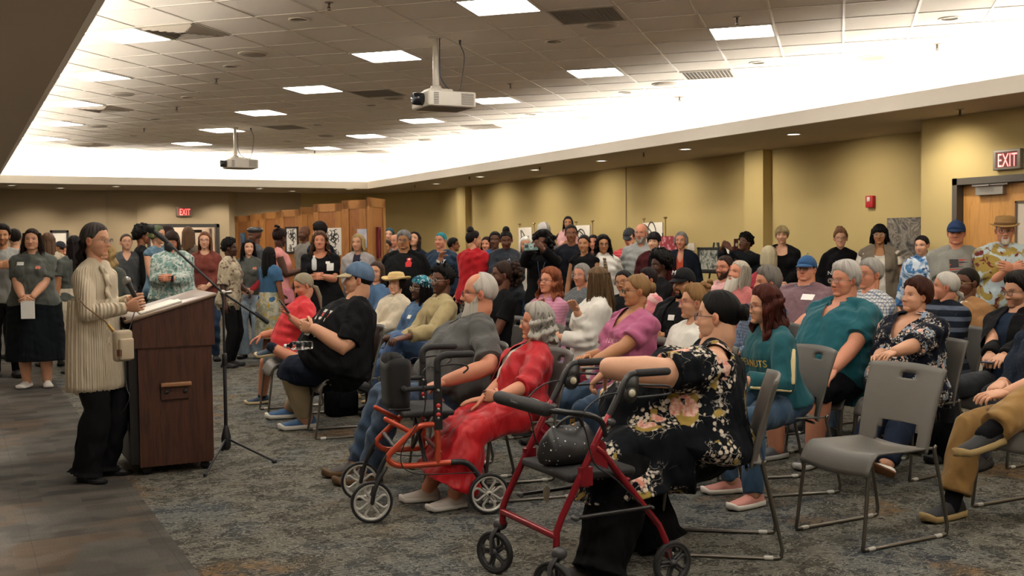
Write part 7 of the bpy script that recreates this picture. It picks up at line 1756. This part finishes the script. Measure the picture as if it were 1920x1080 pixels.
g = G(); c0 = p['spine'](.98); b_ = p['tor'](.6)[1]; [tube(g, bez([c0+p['Xs']*s_*.06+p['Ys']*.05, p['spine'](.80)+p['Xs']*s_*.04+p['Ys']*(b_+.035), p['spine'](.55)+p['Ys']*(b_+.07)], 10), .009, 6, flat=.5) for s_ in (-1, 1)]; p['child']('lanyard', g, mat('#b8202a', .6))
stand('blonde woman with bangs in a black cardigan and scoop top with a tag', 1466, 441, 13.2, hd=18, fem=1, bust=1.05, g=1.15, sk=PALE, hair='pixie', hc='#9a8050', hc2='#e2d0a4', top=cloth('#0f0f10'), sl=2, cut=('scoop', .13), top2=cloth('#131316'), open2=.085, hem2=-.12, bot=JEAN, arms=('fold', 'fold'), q=2, tags=[('badge', -.075, .80, .055, .035)])
stand('woman in glasses and a black sweatshirt with white lettering by the yellow wall', 1576, 447, 12.6, hd=10, face=14, fem=1, sk=PALE, hair='messybun', hc='#5f3d26', hc2='#a8784c', top=cloth('#121214'), sl=2, te=.03, bot=BLACK, arms=('pocket', 'pocket'), glasses=('#2a2422',), tags=[('text', 'LOVE\nYOUR\nNEIGHBOR', 0, .62, .062, '#d9d9d6')], q=1)
stand('woman with black bangs in a taupe vest over a white top', 1649, 440, 12.0, hd=18, face=22, fem=1, bust=1.1, g=1.3, sk=OLIVE, hair='bobbangs', hl=.10, hc='#0f0e10', top=cloth('#cfc9bd'), sl=.45, cut=('scoop', .12), hem=.02, top2=cloth('#6c6255'), sl2=0, open2=.06, hem2=-.1, skirt=cloth('#b5ada0', kind='vstripe', c2='#8d857a', sc=60), sh=.3, arms=('side', 'side'), glasses=('#b0a8a0',), head=H(lip=(.7, .25, .28), lipa=.7), q=2)
stand('young woman with long dark hair in a blue and white tie-dye shirt', 1728, 460, 11.3, hd=35, face=45, hp=-4, fem=1, sk=PALE, hair='lowpony', hc='#141011', hl=.3, top=cloth('#c2cdd8', kind='blotch', c2='#3f6f9e', c3='#1f3f66', sc=1.3), sl=2, te=.028, hem=-.2, bot=cloth('#9aa9b8', kind='blotch', c2='#3f6f9e'), arms=('side', 'side'), collar=cloth('#c2cdd8', kind='blotch', c2='#3f6f9e', sc=1.3))
flag = [('#1f1f22', [(-.10, .0), (-.10, .07), (-.02, .07), (-.02, .0)])]+[('#b5342c' if i % 2 == 0 else '#2a2426', [(-.10 if i > 1 else -.015, .062-.022*i-.008), (-.10 if i > 1 else -.015, .062-.022*i+.006), (.11, .062-.022*i+.012), (.11, .062-.022*i-.002)]) for i in range(6)]
stand('man in a blue and white cap and a grey tee with a flag print', 1793, 437, 10.1, hd=15, face=25, g=1.35, belly=.08, sk=PINK, head=H(fat=.8, flush=.8), hair='short', hc='#6d5a48', hat=('cap', mat('#24385c', .8), mat('#1f3050', .8)), top=cloth('#85857f'), sl=.85, te=.022, bot=JEAN, arms=('fold', 'fold'), q=2, tags=[('print', .02, .70, flag)])
p = stand('goateed man in a tan porkpie hat, glasses and a printed camp shirt', 1884, 432, 9.6, hd=12, face=20, hp=-4, g=1.3, belly=.08, sk=PINK, head=H(fat=.5, stubble=.15), hair='crop', hc='#8d857a', beard=(.014, '#c9c0b0', False), hat=('fedora', mat('#8a6c44', .85), mat('#6d5334', .85)), top=cloth('#8f7a3a', kind='blotch', c2='#a9b8bc', c3='#5a2420', sc=1.5), sl=.9, te=.03, hem=-.25, bot=DJEAN, arms=('chest', 'chest'), collar=cloth('#8fa8b4'), glasses=('#6a5a4a',), q=2)

# --- seated audience, back rows first
ROW = []
sit('woman in a denim shirt hidden behind the man in the denim cap', 706, 510, 11.2, hd=30, face=20, fem=1, sk=FAIR, hair='bob', hc='#3a261c', hl=.12, top=cloth('#34506e', kind='denim'), sl=2, bot=BLACK, chair='woman in the denim shirt', q=0)
sit('woman in a cream blouse and a straw hat with upturned brim', 742, 532, 10.7, hd=38, face=28, fem=1, sk=PALE, head=H(lip=(1.0, .4, .4), brow=(.2, .14, .12)), hair='bob', hl=.05, hc='#231713', hat=('straw', mat('#c9ae78', .85, bump=.8), mat('#c2a07a', .8)), top=cloth('#d3c8b0'), sl=1.8, te=.03, cut=None, skirt=JEAN, sh=.40, arms=('lap', 'lap2'), chair='woman in the straw hat', q=2, shoes=('#c9b48c', '#a08a60'), shk='flat')
p4 = sit('woman in a blue headscarf and glasses wearing a long denim dress', 788, 541, 9.75, hd=55, face=62, hp=5, fem=1, g=1.15, bust=1, sk=DEEP, head=DKH(), hair='long', hc='#0f0c0c', hl=.35, top=cloth('#34506e', kind='denim'), sl=1.7, skirt=cloth('#24405f', kind='denim'), sh=.25, arms=('lap', 'lap2'), glasses=('#c9b48c', True), chair='woman in the blue headscarf', tags=[('badge', .06, .72, .06, .035)], q=2)
g = G(); shell(g, dict(), lambda lo, la: np.interp(np.degrees(np.abs(lo)), [0, 50, 90, 180], [36, 30, 8, 0]), .020, 70, 50, rough=.004, soft=3, puff=.3); p4['headchild']('headscarf', g, cloth('#14455a', kind='blotch', c2='#1f7a8c', c3='#c9d4d6', sc=5))
p5 = sit('man in glasses with short twists and a tan shirt, leg crossed', 828, 525, 9.5, hd=62, face=48, s=1.06, sk=DARK, head=DKH(stubble=.5), hair='coils', hc='#0d0b0a', top=cloth('#9f9069'), sl=1.85, te=.028, hem=-.15, bot=cloth('#32496a', kind='denim'), arms=(('px', 748, 640, 9.3), ('px', 762, 632, 9.0)), hcurl=(.8, .6), legs=(None, (-.02, .60, .30)), kneel=(None, (-.3, .5, 1)), collar=cloth('#9f9069'), glasses=('#b8b0a4', True), chair='man in the tan shirt', q=2, tags=[('print', .07, .66, [('#5f4a30', [(-.045, -.16), (-.045, .16), (.03, .17), (.045, -.15)])])])
sit('bearded man in a black tee with a large curly ponytail and glasses', 941, 515, 9.4, hd=62, face=80, sk=DARK, head=DKH(stubble=.7), hair='afropuff', hc='#16100e', hc2='#4a3226', top=cloth('#101012'), sl=.6, bot=BLACK, glasses=('#5a3c28',), chair='man with the curly ponytail', q=2)
sit('auburn-haired woman in a pink tee turning her head, glasses low', 1030, 527, 9.0, hd=50, face=50, hp=6, fem=1, g=1.35, bust=1.1, sk=PINK, head=H(fat=.8, open=.002), hair='wavy', hc='#6d3018', hc2='#b5683c', hl=.20, top=cloth('#ac748c', kind='stripe', c2='#b98298', sc=40), sl=.8, bot=BLACK, arms=('shoulder', 'lap'), glasses=('#3a2420',), chair='auburn-haired woman', q=2)
sit('grey-haired woman in glasses and a speckled grey top', 1090, 516, 10.0, hd=45, face=40, fem=1, sk=PINK, head=H(brow=(.5, .42, .38)), hair='bob', hl=.06, hc='#77746f', hc2='#bdb8b0', top=cloth('#55585a', kind='dots', c2='#8d9196'), sl=1, bot=BLACK, glasses=('#b5aca4',), chair='woman in the speckled top', q=1)
sit('woman with straight brown hair in a white shirt, seen from behind, arm raised', 1119, 527, 8.2, hd=80, face=125, fem=1, g=1.25, bust=1, sk=FAIR, hair='long', hc='#4a3420', hc2='#9a7a50', hl=.24, top=cloth('#d6d3ca'), sl=1.9, te=.035, hem=-.15, skirt=cloth('#7c2436', kind='blotch', c2='#3c5a8c', c3='#b84a50', sc=3), sh=.3, arms=('shoulder', 'high'), wr=1.6, chair='woman in the white shirt', q=2)
sit('woman in glasses tilting her head, dark hair and black jacket', 1170, 529, 9.5, hd=45, face=35, hr=-14, fem=1, g=1.2, sk=TAN, head=H(brow=(.15, .1, .09), fat=.4), hair='bun', hc='#151112', top=cloth('#111113'), sl=2, te=.025, bot=BLACK, glasses=('#5a2420',), chair='woman tilting her head', q=2)
sit('person with a dark afro seated behind the man in the black cap', 1236, 497, 11.2, hd=62, face=70, sk=DEEP, head=DKH(), hair='afro', hl=.045, hc='#0d0b0b', top=BLACK, bot=BLACK, chair='person with the afro', q=1)
sit('dark-haired person in a pale pink blouse behind the woman in the magenta tee', 1213, 524, 10.0, hd=62, face=70, fem=1, g=1.2, sk=TAN, hair='short', hc='#1d1618', top=cloth('#cfa8a0', kind='blotch', c2='#c06f78', sc=2), sl=1.6, te=.03, bot=BLACK, chair='person in the pale pink blouse', q=1)
p = sit('mustached man in a black flat-brim cap with a white M, chain and badge', 1281, 531, 8.7, hd=45, face=48, g=1.2, belly=.04, sk=TAN, head=H(brow=(.1, .07, .06), stubble=.12, fat=.5), hair='crop', hc='#121011', beard=(.004, '#14100f', False), hat=('cap', mat('#131315', .8), mat('#141416', .8)), top=cloth('#121214'), sl=.7, top2=cloth('#141416'), open2=.07, bot=BLACK, arms=('lap', 'high'), chair='man in the black cap', tags=[('badge', .02, .72, .06, .045)], q=2)
v2, t2 = text_g('M', .055); g = G(); solid_flat(g, v2, t2, np.stack([A(-1, 0, 0), A(0, -.35, .94), A(0, 1, .35)]), A(0, .117, .088), .004); p['headchild']('cap_letter', g, mat('#d9d9d6', .6))
g = G(); th = np.linspace(-2.2, 2.2, 30); tube(g, [p['spine'](.97-.30*(math.cos(t/1.4)+1)/2)+p['Xs']*math.sin(t*.8)*.07+p['Ys']*(.085+.05*math.cos(t/1.6)) for t in th], .0022, 5); p['child']('chain_necklace', g, mat('#b5b2ac', .3, .9))
sit('bearded man in glasses, pink shirt and grey tie', 1358, 501, 10.6, hd=45, face=50, sk=PINK, head=H(stubble=.75), hair='crop', hc='#2c1d16', beard=(.006, '#38241a'), top=cloth('#c99a98'), sl=2, bot=BLACK, glasses=('#7a3026',), collar=cloth('#c99a98'), chair='man in the pink shirt and tie', q=1)
sit('long-haired man with a white beard and rose hoodie, chin lifted', 1384, 513, 9.6, hd=60, face=62, hp=16, g=1.3, belly=.05, sk=PINK, head=H(flush=.7, brow=(.6, .5, .42)), hair='long', hc='#bdb09a', hc2='#ece4d4', hl=.18, beard=(.09, '#d9cfbf'), top=cloth('#a8605e'), sl=2, te=.035, bot=JEAN, chair='man with the white beard and rose hoodie', q=2)
sit('woman with blonde hair and a black headband in the back row', 1440, 480, 11.6, hd=50, face=150, fem=1, sk=FAIR, hair='bob', hc='#c4b890', hc2='#eee2c4', top=cloth('#8c2030'), bot=BLACK, chair='blonde woman in the back row', q=0)
sit('grey-haired man in profile behind the woman in the teal jacket', 1437, 530, 8.4, hd=62, face=82, sk=PINK, hair='thick', hc='#5a544c', hc2='#a09a90', top=cloth('#6f7d90', kind='plaid', c2='#3c4c66', sc=40), sl=2, bot=BLACK, chair='grey-haired man in profile', q=2)
sit('heavy man in a blue cap and a purple patterned polo with a name tag', 1512, 505, 9.7, hd=40, face=38, hp=6, g=1.75, belly=.14, sk=PINK, head=H(fat=1.1), hair='short', hc='#4a3a30', hat=('cap', mat('#2c5078', .8), mat('#2c5078', .8)), top=cloth('#6a5258', kind='dots', c2='#7f6a72'), sl=.85, bot=BLACK, collar=cloth('#4c4858'), glasses=('#7a6a5c',), tags=[('badge', .11, .80, .10, .055)], chair='man in the purple polo', q=2)
sit('grey-haired man in glasses and a blue and white plaid shirt', 1630, 514, 8.5, hd=62, face=68, s=1.05, g=1.12, sk=PINK, head=H(nose=1.15, brow=(.5, .42, .36)), hair='short', hc='#8d8a84', hc2='#c9c5bc', top=cloth('#c9c8c2', kind='plaid', c2='#3f5f8c', c3='#2b2f38', sc=38), sl=1.7, te=.022, bot=JEAN, glasses=('#8a6a4c',), collar=cloth('#c9c8c2', kind='plaid', c2='#3f5f8c', c3='#2b2f38', sc=38), chair='man in the plaid shirt', q=2)
sit('heavy white-haired man in glasses and a teal button shirt', 1583, 525, 7.5, hd=55, face=66, g=1.55, belly=.13, s=1.04, sk=PINK, head=H(flush=1.2, fat=1.0, brow=(.8, .7, .6)), hair='thick', hc='#b5ada4', hc2='#efeae2', top=cloth('#17525c'), sl=.8, te=.024, bot=cloth('#17181c'), bl=1.15, collar=cloth('#17525c'), glasses=('#8a7468',), arms=(('px', 1548, 700, 7.25), ('px', 1556, 704, 7.0)), poles=((1.2, -1, -.5), (1.2, -1, -.5)), cut=('v', .13), wr=1.8, chair='man in the teal shirt', shoes=('#55585c', '#c9c9c4'), q=2)
sit('man with brown skin and glasses in a tan corduroy jacket', 1812, 530, 8.5, hd=62, face=68, g=1.1, sk=DARK, head=DKH(), hair='crop', hc='#17130f', top=cloth('#e0dcd2'), sl=0, top2=cloth('#8c6640'), open2=.04, bot=BLACK, glasses=('#b59a5c',), collar=cloth('#8c6640'), chair='man in the tan jacket', q=2)
sit('person with a white ponytail and bandana in a navy striped poncho', 1772, 537, 7.9, hd=62, face=110, fem=1, g=1.2, sk=PINK, hair='lowpony', hc='#c4bdb0', hc2='#f0ebe0', hl=.14, top=cloth('#141922', kind='stripe', c2='#4a5260', sc=13), sl=1.6, te=.035, bot=BLACK, chair='person with the white ponytail', q=2)
sit('woman with short dark hair in a navy floral kimono, arms folded on her lap', 1716, 555, 6.95, hd=58, face=72, hp=6, fem=1, g=1.5, bust=1.15, belly=.06, sk=FAIR, head=H(fat=.9, brow=(.25, .15, .12)), hair='puffy', hc='#2a140f', hc2='#5a3020', top=cloth('#131722', kind='floral', c2='#c98a80', c3='#8494a8', sc=1.5), sl=1.1, te=.03, cut=('v', .17), hem=-.1, bot=cloth('#1a2232'), arms=(('px', 1647, 668, 6.75), ('px', 1655, 672, 6.45)), legs=(('fl', 1585, 905), ('fl', 1640, 915)), chair='woman in the navy floral kimono', shoes=('#dcd8d0', '#6b4a30'), shk='flat', q=2, wr=1.4)
p31 = sit('dark-haired bearded man in glasses and a black jacket looking at his phone', 1908, 545, 7.3, hd=62, face=75, hp=-8, sk=FAIR, head=H(stubble=.7, brow=(.12, .08, .07)), hair='thick', hc='#17120f', top=cloth('#1f2a3a'), sl=0, top2=cloth('#121214'), open2=.05, bot=cloth('#3a3d42'), arms=(('px', 1855, 668, 7.0), ('px', 1878, 672, 6.8)), glasses=('#3a2c24',), chair='man in the black jacket with a lanyard', q=2)
ph = empty('phone', D(1858, 678, 6.80)); g = G(); rbox(g, (0, 0, 0), (.155, .078, .009), .009, 0, rotz_m(.3)); obj('body', g, mat('#1d2740', .3), ph); tag(ph, 'phone held flat over a knee by the man in the black jacket', 'phone')
sit('blonde woman in pink glasses and white tee behind the floral tunic', 1301, 566, 6.7, hd=62, face=88, hp=2, fem=1, sk=FAIR, head=H(brow=(.3, .2, .14)), hair='messybun', hc='#7a5632', hc2='#b58c58', top=cloth('#d9d6cd'), sl=.7, bot=JEAN, arms=('lap', 'lap'), glasses=('#a8505c',), chair='blonde woman in the white tee', q=2)
p13 = sit('woman in black glasses and a magenta slogan tee, blonde hair in a flowered bun', 1192, 545, 7.1, hd=60, face=80, fem=1, bust=1.3, g=1.4, belly=.08, sk=TAN, head=H(fat=.8, nose=1.1, brow=(.3, .2, .14)), hair='bun', hc='#6e4c2c', hc2='#b58e58', top=cloth('#a3587a'), sl=.75, te=.020, cut=('v', .13), bot=JEAN, arms=(('px', 1103, 668, 7.0), ('px', 1118, 676, 6.75)), legs=(('fl', 1090, 850), ('fl', 1125, 860)), glasses=('#1d1d20',), wr=1.7, chair='woman in the magenta tee', q=2,
    tags=[('text', "I DESERVE IT", .03, .60, .045, '#dba8b8', -22), ('text', 'WANT IT', .03, .30, .055, '#dba8b8', -22)])
g = G()
for k in range(6):
    a = k*1.047; c_ = A(.0, -.105, .055); dv_ = A(math.cos(a), .25, math.sin(a)); ell(g, c_+dv_*.035+A(.045, 0, 0), (.028, .006, .012), 10, 6, M=np.stack([unit(dv_), unit(np.cross(dv_, A(0, 1, .2))), unit(np.cross(dv_, np.cross(dv_, A(0, 1, .2))))]))
p13['headchild']('hair_flower', g, mat('#dba9a4', .6))
ph = empty('phone', D(1112, 690, 6.65)); g = G(); rbox(g, (0, 0, 0), (.075, .15, .012), .009, 0, rotz_m(1.2)); obj('body', g, mat('#17171a', .3), ph); tag(ph, 'black phone on the lap of the woman in the magenta tee', 'phone')

# front row and foreground
pr = sit('grey-haired woman in a red tee with a ponytail looking down at her phone, leg crossed', 568, 535, 9.7, hd=68, face=60, hp=-20, fem=1, g=1.3, belly=.10, bust=.8, sk=PINK, head=H(flush=.8, brow=(.6, .5, .42)), hair='lowpony', hc='#8c806a', hc2='#c9bda0', hl=.3, top=cloth('#c4343a'), sl=.85, te=.026, hem=-.1, bot=cloth('#6c7074'), bl=.9, arms=(('px', 492, 628, 9.75), ('px', 546, 597, 9.35)), hdir=((0, 1, -.5), (0, .6, 1)), legs=(('fl', 492, 742), ('px', 512, 652, 9.3)), kneel=(None, (-1, .5, .1)), gear=dict(toe=((.1, 1, 0), (.3, .75, -.15)), fup=(None, (-.25, .2, 1))), sock=cloth('#1c2430'), shoes=('#1f3246', '#bfae8c'), wr=1.4, chair='grey-haired woman in the red tee', q=2)
ph = empty('phone', D(533, 574, 9.3)); g = G(); Mp = np.stack([unit(A(.3, 1, 0)), unit(CR*-.6+A(0, 0, .8)), unit(np.cross(A(.3, 1, 0), CR*-.6+A(0, 0, .8)))]); rbox(g, (0, 0, 0), (.075, .155, .012), .009, 0, Mp); obj('body', g, mat('#1c1c20', .3), ph); tag(ph, 'dark phone held up by the grey-haired woman in the red tee', 'phone')
cm_ = sit('heavy man in a denim cap, black tee, shorts and beige compression stockings', 671, 524, 8.55, hd=72, face=84, hp=3, g=1.72, belly=.13, s=1.12, lean=-13, sk=FAIR, head=H(stubble=.42, fat=.9, brow=(.15, .1, .08), stubc=(.5, .42, .4)), hair='crop', hc='#1d1613', hat=('cap', cloth('#3a4e68', kind='denim', c2='#566c84'), mat('#a89a7c', .8)), top=cloth('#111214'), sl=.85, te=.024, hem=-.12, bot=cloth('#151b28'), bl=1.02, gear=dict(baggy=.03, toe=((.12, 1, 0), (-.05, 1, 0))), arms=(('px', 583, 607, 8.45), ('px', 590, 617, 8.2)), hdir=((-.7, .7, 0), (.7, .7, .15)), hnrm=((-.2, -1, 0), (.2, -1, 0)), hcurl=(.8, .7), legs=(('fl', 540, 766), ('fl', 573, 786)), socks=(.06, cloth('#a89878'), .84), sock=cloth('#131315'), shoes=('#2a527c', '#d2cfc6', '#2a6a8c'), wr=1.5, chair='man in the denim cap', q=2,
    tags=[('print', -.02, .60, [('#c8c4ba', [(-.10, .085), (-.10, .11), (.10, .11), (.10, .085)]), ('#b5342c', [(-.10, .05), (-.10, .08), (.10, .08), (.10, .05)]), ('#c8c4ba', [(-.09, .015), (-.09, .045), (.09, .045), (.09, .015)]), ('#8a7a34', [(-.08, -.06), (-.05, -.02), (.06, -.02), (.08, -.06)]), ('#d0ccc4', [(-.08, -.12), (-.07, -.08), (.07, -.08), (.08, -.12)])], -30)])
bt_ = empty('water_bottle', D(562, 648, 8.05)); ax = unit(CR+A(0, 0, .02)); g = G(); pr_ = [(-.10, .012), (-.085, .013), (-.075, .024), (-.06, .033), (-.03, .034), (-.025, .030), (0, .030), (.005, .034), (.05, .034), (.055, .031), (.085, .034), (.10, .030)]
tube(g, [ax*a for a, r in pr_], [r for a, r in pr_], 16, round_ends=False); obj('bottle_body', g, glass((.96, .98, 1.0), .05), bt_); g = G(); tube(g, [ax*-.118, ax*-.10], [.015, .015], 12, round_ends=False); obj('bottle_cap', g, mat('#e4e4e2', .4), bt_); g = G(); tube(g, [ax*-.02, ax*.03], [.0345, .0345], 16, round_ends=False); obj('paper_label', g, glass((.9, .93, .98), .3), bt_); tag(bt_, 'clear plastic water bottle lying on the lap of the man in the denim cap', 'bottle')
bd = sit('bald white-bearded man in glasses and a dark grey polo, legs stretched out', 897, 549, 7.0, hd=72, face=84, g=1.4, belly=.12, s=1.12, lean=-14, sk=PINK, head=H(flush=.5, nose=1.15, brow=(.7, .6, .5)), hair='fringe', hc='#bdb6aa', hc2='#ece8de', beard=(.075, '#c9c4b8'), top=cloth('#4a4b4a'), sl=.85, te=.024, hem=-.14, bot=cloth('#27384c', kind='denim'), arms=(('px', 822, 708, 6.95), ('px', 838, 714, 6.50)), poles=(None, (1.2, -.6, -.6)), legs=(('fl', 668, 868), ('fl', 690, 882)), gear=dict(toe=((0, 1, .25), (0, 1, .25))), collar=cloth('#4a4b4a'), glasses=('#3a3028',), shoes=('#26211f', '#54402c'), shk='boot', cut=('v', .08), wr=1.6, chair='white-bearded man in the grey polo', q=2)
rd = sit('white-haired woman in glasses and a long red dress with tied sleeves', 1004, 604, 6.45, hd=74, face=84, hp=2, fem=1, g=1.25, bust=1.0, belly=.07, s=.94, lean=-12, sk=PINK, head=H(flush=.5, nose=1.1, brow=(.7, .6, .55)), hair='wavy', hl=.13, hc='#a59f94', hc2='#e6e1d6', top=cloth('#d8d2c8'), sl=0, te=.010, hem=.1, cut=('v', .06), top2=cloth('#a81822', rough=.5), sl2=1.25, open2=.045, hem2=-.08, skirt=cloth('#b01820', rough=.42), sh=.14, flare=1.12, arms=(('px', 893, 765, 6.2), ('px', 937, 744, 5.95)), hdir=((.1, 1, -.15), (.8, .6, 0)), hnrm=((0, -.2, -1), (0, -1, -.3)), hcurl=(.2, .7), legs=(('fl', 803, 915), ('fl', 852, 928)), glasses=('#b09080',), shoes=('#c9c4bc', '#d9d6cf'), wr=2.0, chair='woman in the red dress', q=2)
g = G(); W_, d_, n_ = rd['HANDS'][1]; ax_ = unit(rd['WR'][1]-rd['EL'][1]); x_, y_, _z = frame_of(ax_); th = np.linspace(0, 2*math.pi, 17); tube(g, [W_-ax_*.02+x_*.031*math.cos(t)+y_*.027*math.sin(t) for t in th], .006, 6, flat=1.8); rbox(g, W_-ax_*.02-n_*.030, (.03, .035, .012), .006); rd['child']('wristwatch', g, BLK)
fl_ = cloth('#0e1116', kind='floral', c2='#d08c7c', c3='#9a8444', sc=1.0)
fp = sit('woman in a black cold-shoulder tunic with pink and white flowers, arm on the rollator', 1344, 592, 5.25, hd=100, face=112, g=2.15, belly=.24, bust=1.35, fem=1, s=1.08, lean=-11, sk=PALE, head=H(fat=1.0), hair='bun', hc='#0b0a0b', top=fl_, sl=.95, te=.024, hem=-.26, gear=dict(cold=-1, both=1, flare=.02, baggy=.03), cut=('scoop', .05), skirt=fl_, sh=.36, flare=1.1, bot=cloth('#0e0e10'), arms=((.22, .10, .10), ('px', 1142, 690, 4.93)), poles=(None, (1.4, -.4, -.2)), hdir=(None, (.15, .8, -.75)), hnrm=(None, (0, -.5, -1)), hcurl=(.4, .8), bl=2.1, legs=(('fl', 1235, 1005), ('fl', 1128, 1055)), glasses=('#23232a',), sock=cloth('#0e0e10'), shoes=('#101012', '#101012', '#161616'), wr=1.3, chair='woman in the flowered tunic', q=2)
g = G(); W_, d_, n_ = fp['HANDS'][-1]; ell(g, W_+d_*.115+np.cross(d_, n_)*.0, (.011, .011, .006), 10, 6); fp['child']('ring', g, METAL)
tj = sit('woman with long dark red hair in a teal jacket with a cream sleeve stripe', 1432, 573, 6.45, hd=78, face=84, fem=1, g=1.25, bust=1, s=.98, lean=9, sk=FAIR, head=H(brow=(.25, .15, .12)), hair='locks', hc='#2a100c', hc2='#6a2c1c', hl=.36, top=cloth('#174c54'), sl=1.95, te=.026, hem=-.02, bot=cloth('#243d54', kind='denim'), arms=(('px', 1385, 705, 6.5), ('px', 1400, 715, 6.15)), hdir=((-.9, .3, 0), (.9, .3, 0)), legs=(('fl', 1370, 900), ('fl', 1412, 925)), gear=dict(toe=((.1, 1, .3), (-.3, 1, .8))), glasses=('#6a1f2a',), shoes=('#c98a80', '#ddd8ce', '#e8e4dc'), wr=1.6, chair='woman in the teal jacket', q=2, tags=[('text', 'PEANUTS', -.03, .62, .062, '#c9a648', -25)])
for a_, b_ in ((0, 1), (1, 2)):
    ch_ = [tj['spine'](.88)+tj['Xs']*-.19, tj['EL'][-1], tj['WR'][-1]]; g = G(); o_ = A(-.055, -.02, .015) if a_ == 0 else A(-.045, -.01, -.03)
    tube(g, [ch_[a_]+o_+A(0, 0, -.06*(a_ == 0)), (ch_[a_]+ch_[b_])/2+o_*1.05, ch_[b_]+o_], [.016, .016, .016], 10, flat=.6); tj['child']('cream_stripe', g, cloth('#c9b88c'))
kh = sit('man at the right picture edge in khaki trousers and black trainers, legs crossed', 1985, 572, 5.9, hd=64, face=75, s=1.06, sk=FAIR, hair='short', hc='#3a281c', top=cloth('#1f2733', kind='dots', c2='#3c4a5e'), sl=.9, te=.024, bot=cloth('#8c6c3e'), bl=1.86, gear=dict(baggy=.018, flare=.012, toe=((0, 1, 0), (.1, .95, .0)), fup=(None, (.15, .15, 1))), arms=(('px', 1880, 716, 5.85), ('px', 1884, 738, 5.6)), hdir=((-.3, 1, -.3), (.3, 1, -.1)), hcurl=(.5, .5), legs=(('fl', 1785, 945), ('px', 1850, 812, 5.35)), kneel=(None, (-.5, .6, .9)), sock=cloth('#131316'), shoes=('#16171a', '#a08a60', '#3c5a8c'), wr=1.4, chair='man in khaki trousers', q=2)

# an empty chair in the third row and bags on the floor
c_ = D(978, 640, 8.5); chair_at(c_[0], c_[1], 62, 'empty grey chair between the white-bearded man and the auburn-haired woman')
def bag(px, py, w_, d_, h_, label, nm, rz):
    p_ = P(px, py, 0); e = empty(nm, (p_[0], p_[1], 0), rz); g = G(); rings = []; th = np.linspace(0, 2*math.pi, 30, endpoint=False)
    for z_, k in ((.005, .86), (.03, 1), (.45*h_, 1.02), (.8*h_, .86), (.95*h_, .55), (h_, .2)):
        rings.append(np.c_[np.sign(np.cos(th))*abs(np.cos(th))**.6*w_*k*(1+.03*np.sin(th*6+z_*9)), np.sign(np.sin(th))*abs(np.sin(th))**.7*d_*k*(1+.05*np.sin(th*5)), np.full(30, z_)+.012*np.sin(th*3)*(z_ > .1)])
    loft(g, rings); obj('bag_body', g, cloth('#121316'), e); g = G(); tube(g, bez([A(-w_*.5, 0, h_*.85), A(-w_*.2, -.02, h_*1.12), A(w_*.25, -.02, h_*1.1), A(w_*.5, 0, h_*.85)], 14), .010, 8, flat=.5); obj('strap', g, BLK, e)
    g = G(); rbox(g, A(0, -d_*1.0, h_*.38), (w_*1.2, .05, h_*.4), .02); obj('front_pocket', g, cloth('#17181c'), e); tag(e, label, 'bag')
bag(640, 778, .15, .11, .40, 'black backpack standing under the chair of the man in the denim cap', 'backpack', .3)
bag(1790, 862, .20, .14, .30, 'black tote bag on the floor behind the empty chair, beside the khaki trousers', 'tote_bag', .2)

# ---------------------------------------------------------------- labels that single out repeats by their order in the photo
ORD = 'first second third fourth fifth sixth seventh eighth ninth tenth eleventh twelfth thirteenth fourteenth fifteenth sixteenth seventeenth eighteenth nineteenth twentieth twenty-first twenty-second twenty-third twenty-fourth twenty-fifth twenty-sixth twenty-seventh twenty-eighth twenty-ninth thirtieth'.split()
def photo_x(o):
    v = np.array(o.location)-A(0, 0, HC); z = v@_fw; return (960+FPX*(v@_cr)/z, 540-FPX*(v@_cu)/z) if z > .3 else (-999, -999)
def order(group, text):
    os_ = [o for o in bpy.data.objects if o.parent is None and o.get('group') == group]; vis = []
    for o in os_:
        x, y = photo_x(o)
        if 0 <= x <= 1920 and -20 <= y <= 1080: vis.append((x, o))
    for k, (x, o) in enumerate(sorted(vis, key=lambda t: t[0])): o['label'] = text.format(ORD[min(k, 29)])
order('light panels across the tiled ceiling', 'square white light panel in the ceiling tiles, {} from the left of the picture')
order('unlit downlights in the tiled ceiling', 'small unlit recessed downlight in a ceiling tile, {} from the left of the picture')
order('round loudspeakers in the tiled ceiling', 'round perforated ceiling loudspeaker, {} from the left of the picture')
order('sprinklers in the tiled ceiling', 'small fire sprinkler among the ceiling tiles, {} from the left of the picture')
order('sprinklers under the right soffit', 'small fire sprinkler under the right soffit, {} from the left')
order('lit downlights along the right soffit', 'lit downlight in the right soffit by the yellow wall, {} from the left')
order('lit downlights along the far soffit', 'lit downlight in the far soffit, {} from the left of the picture')
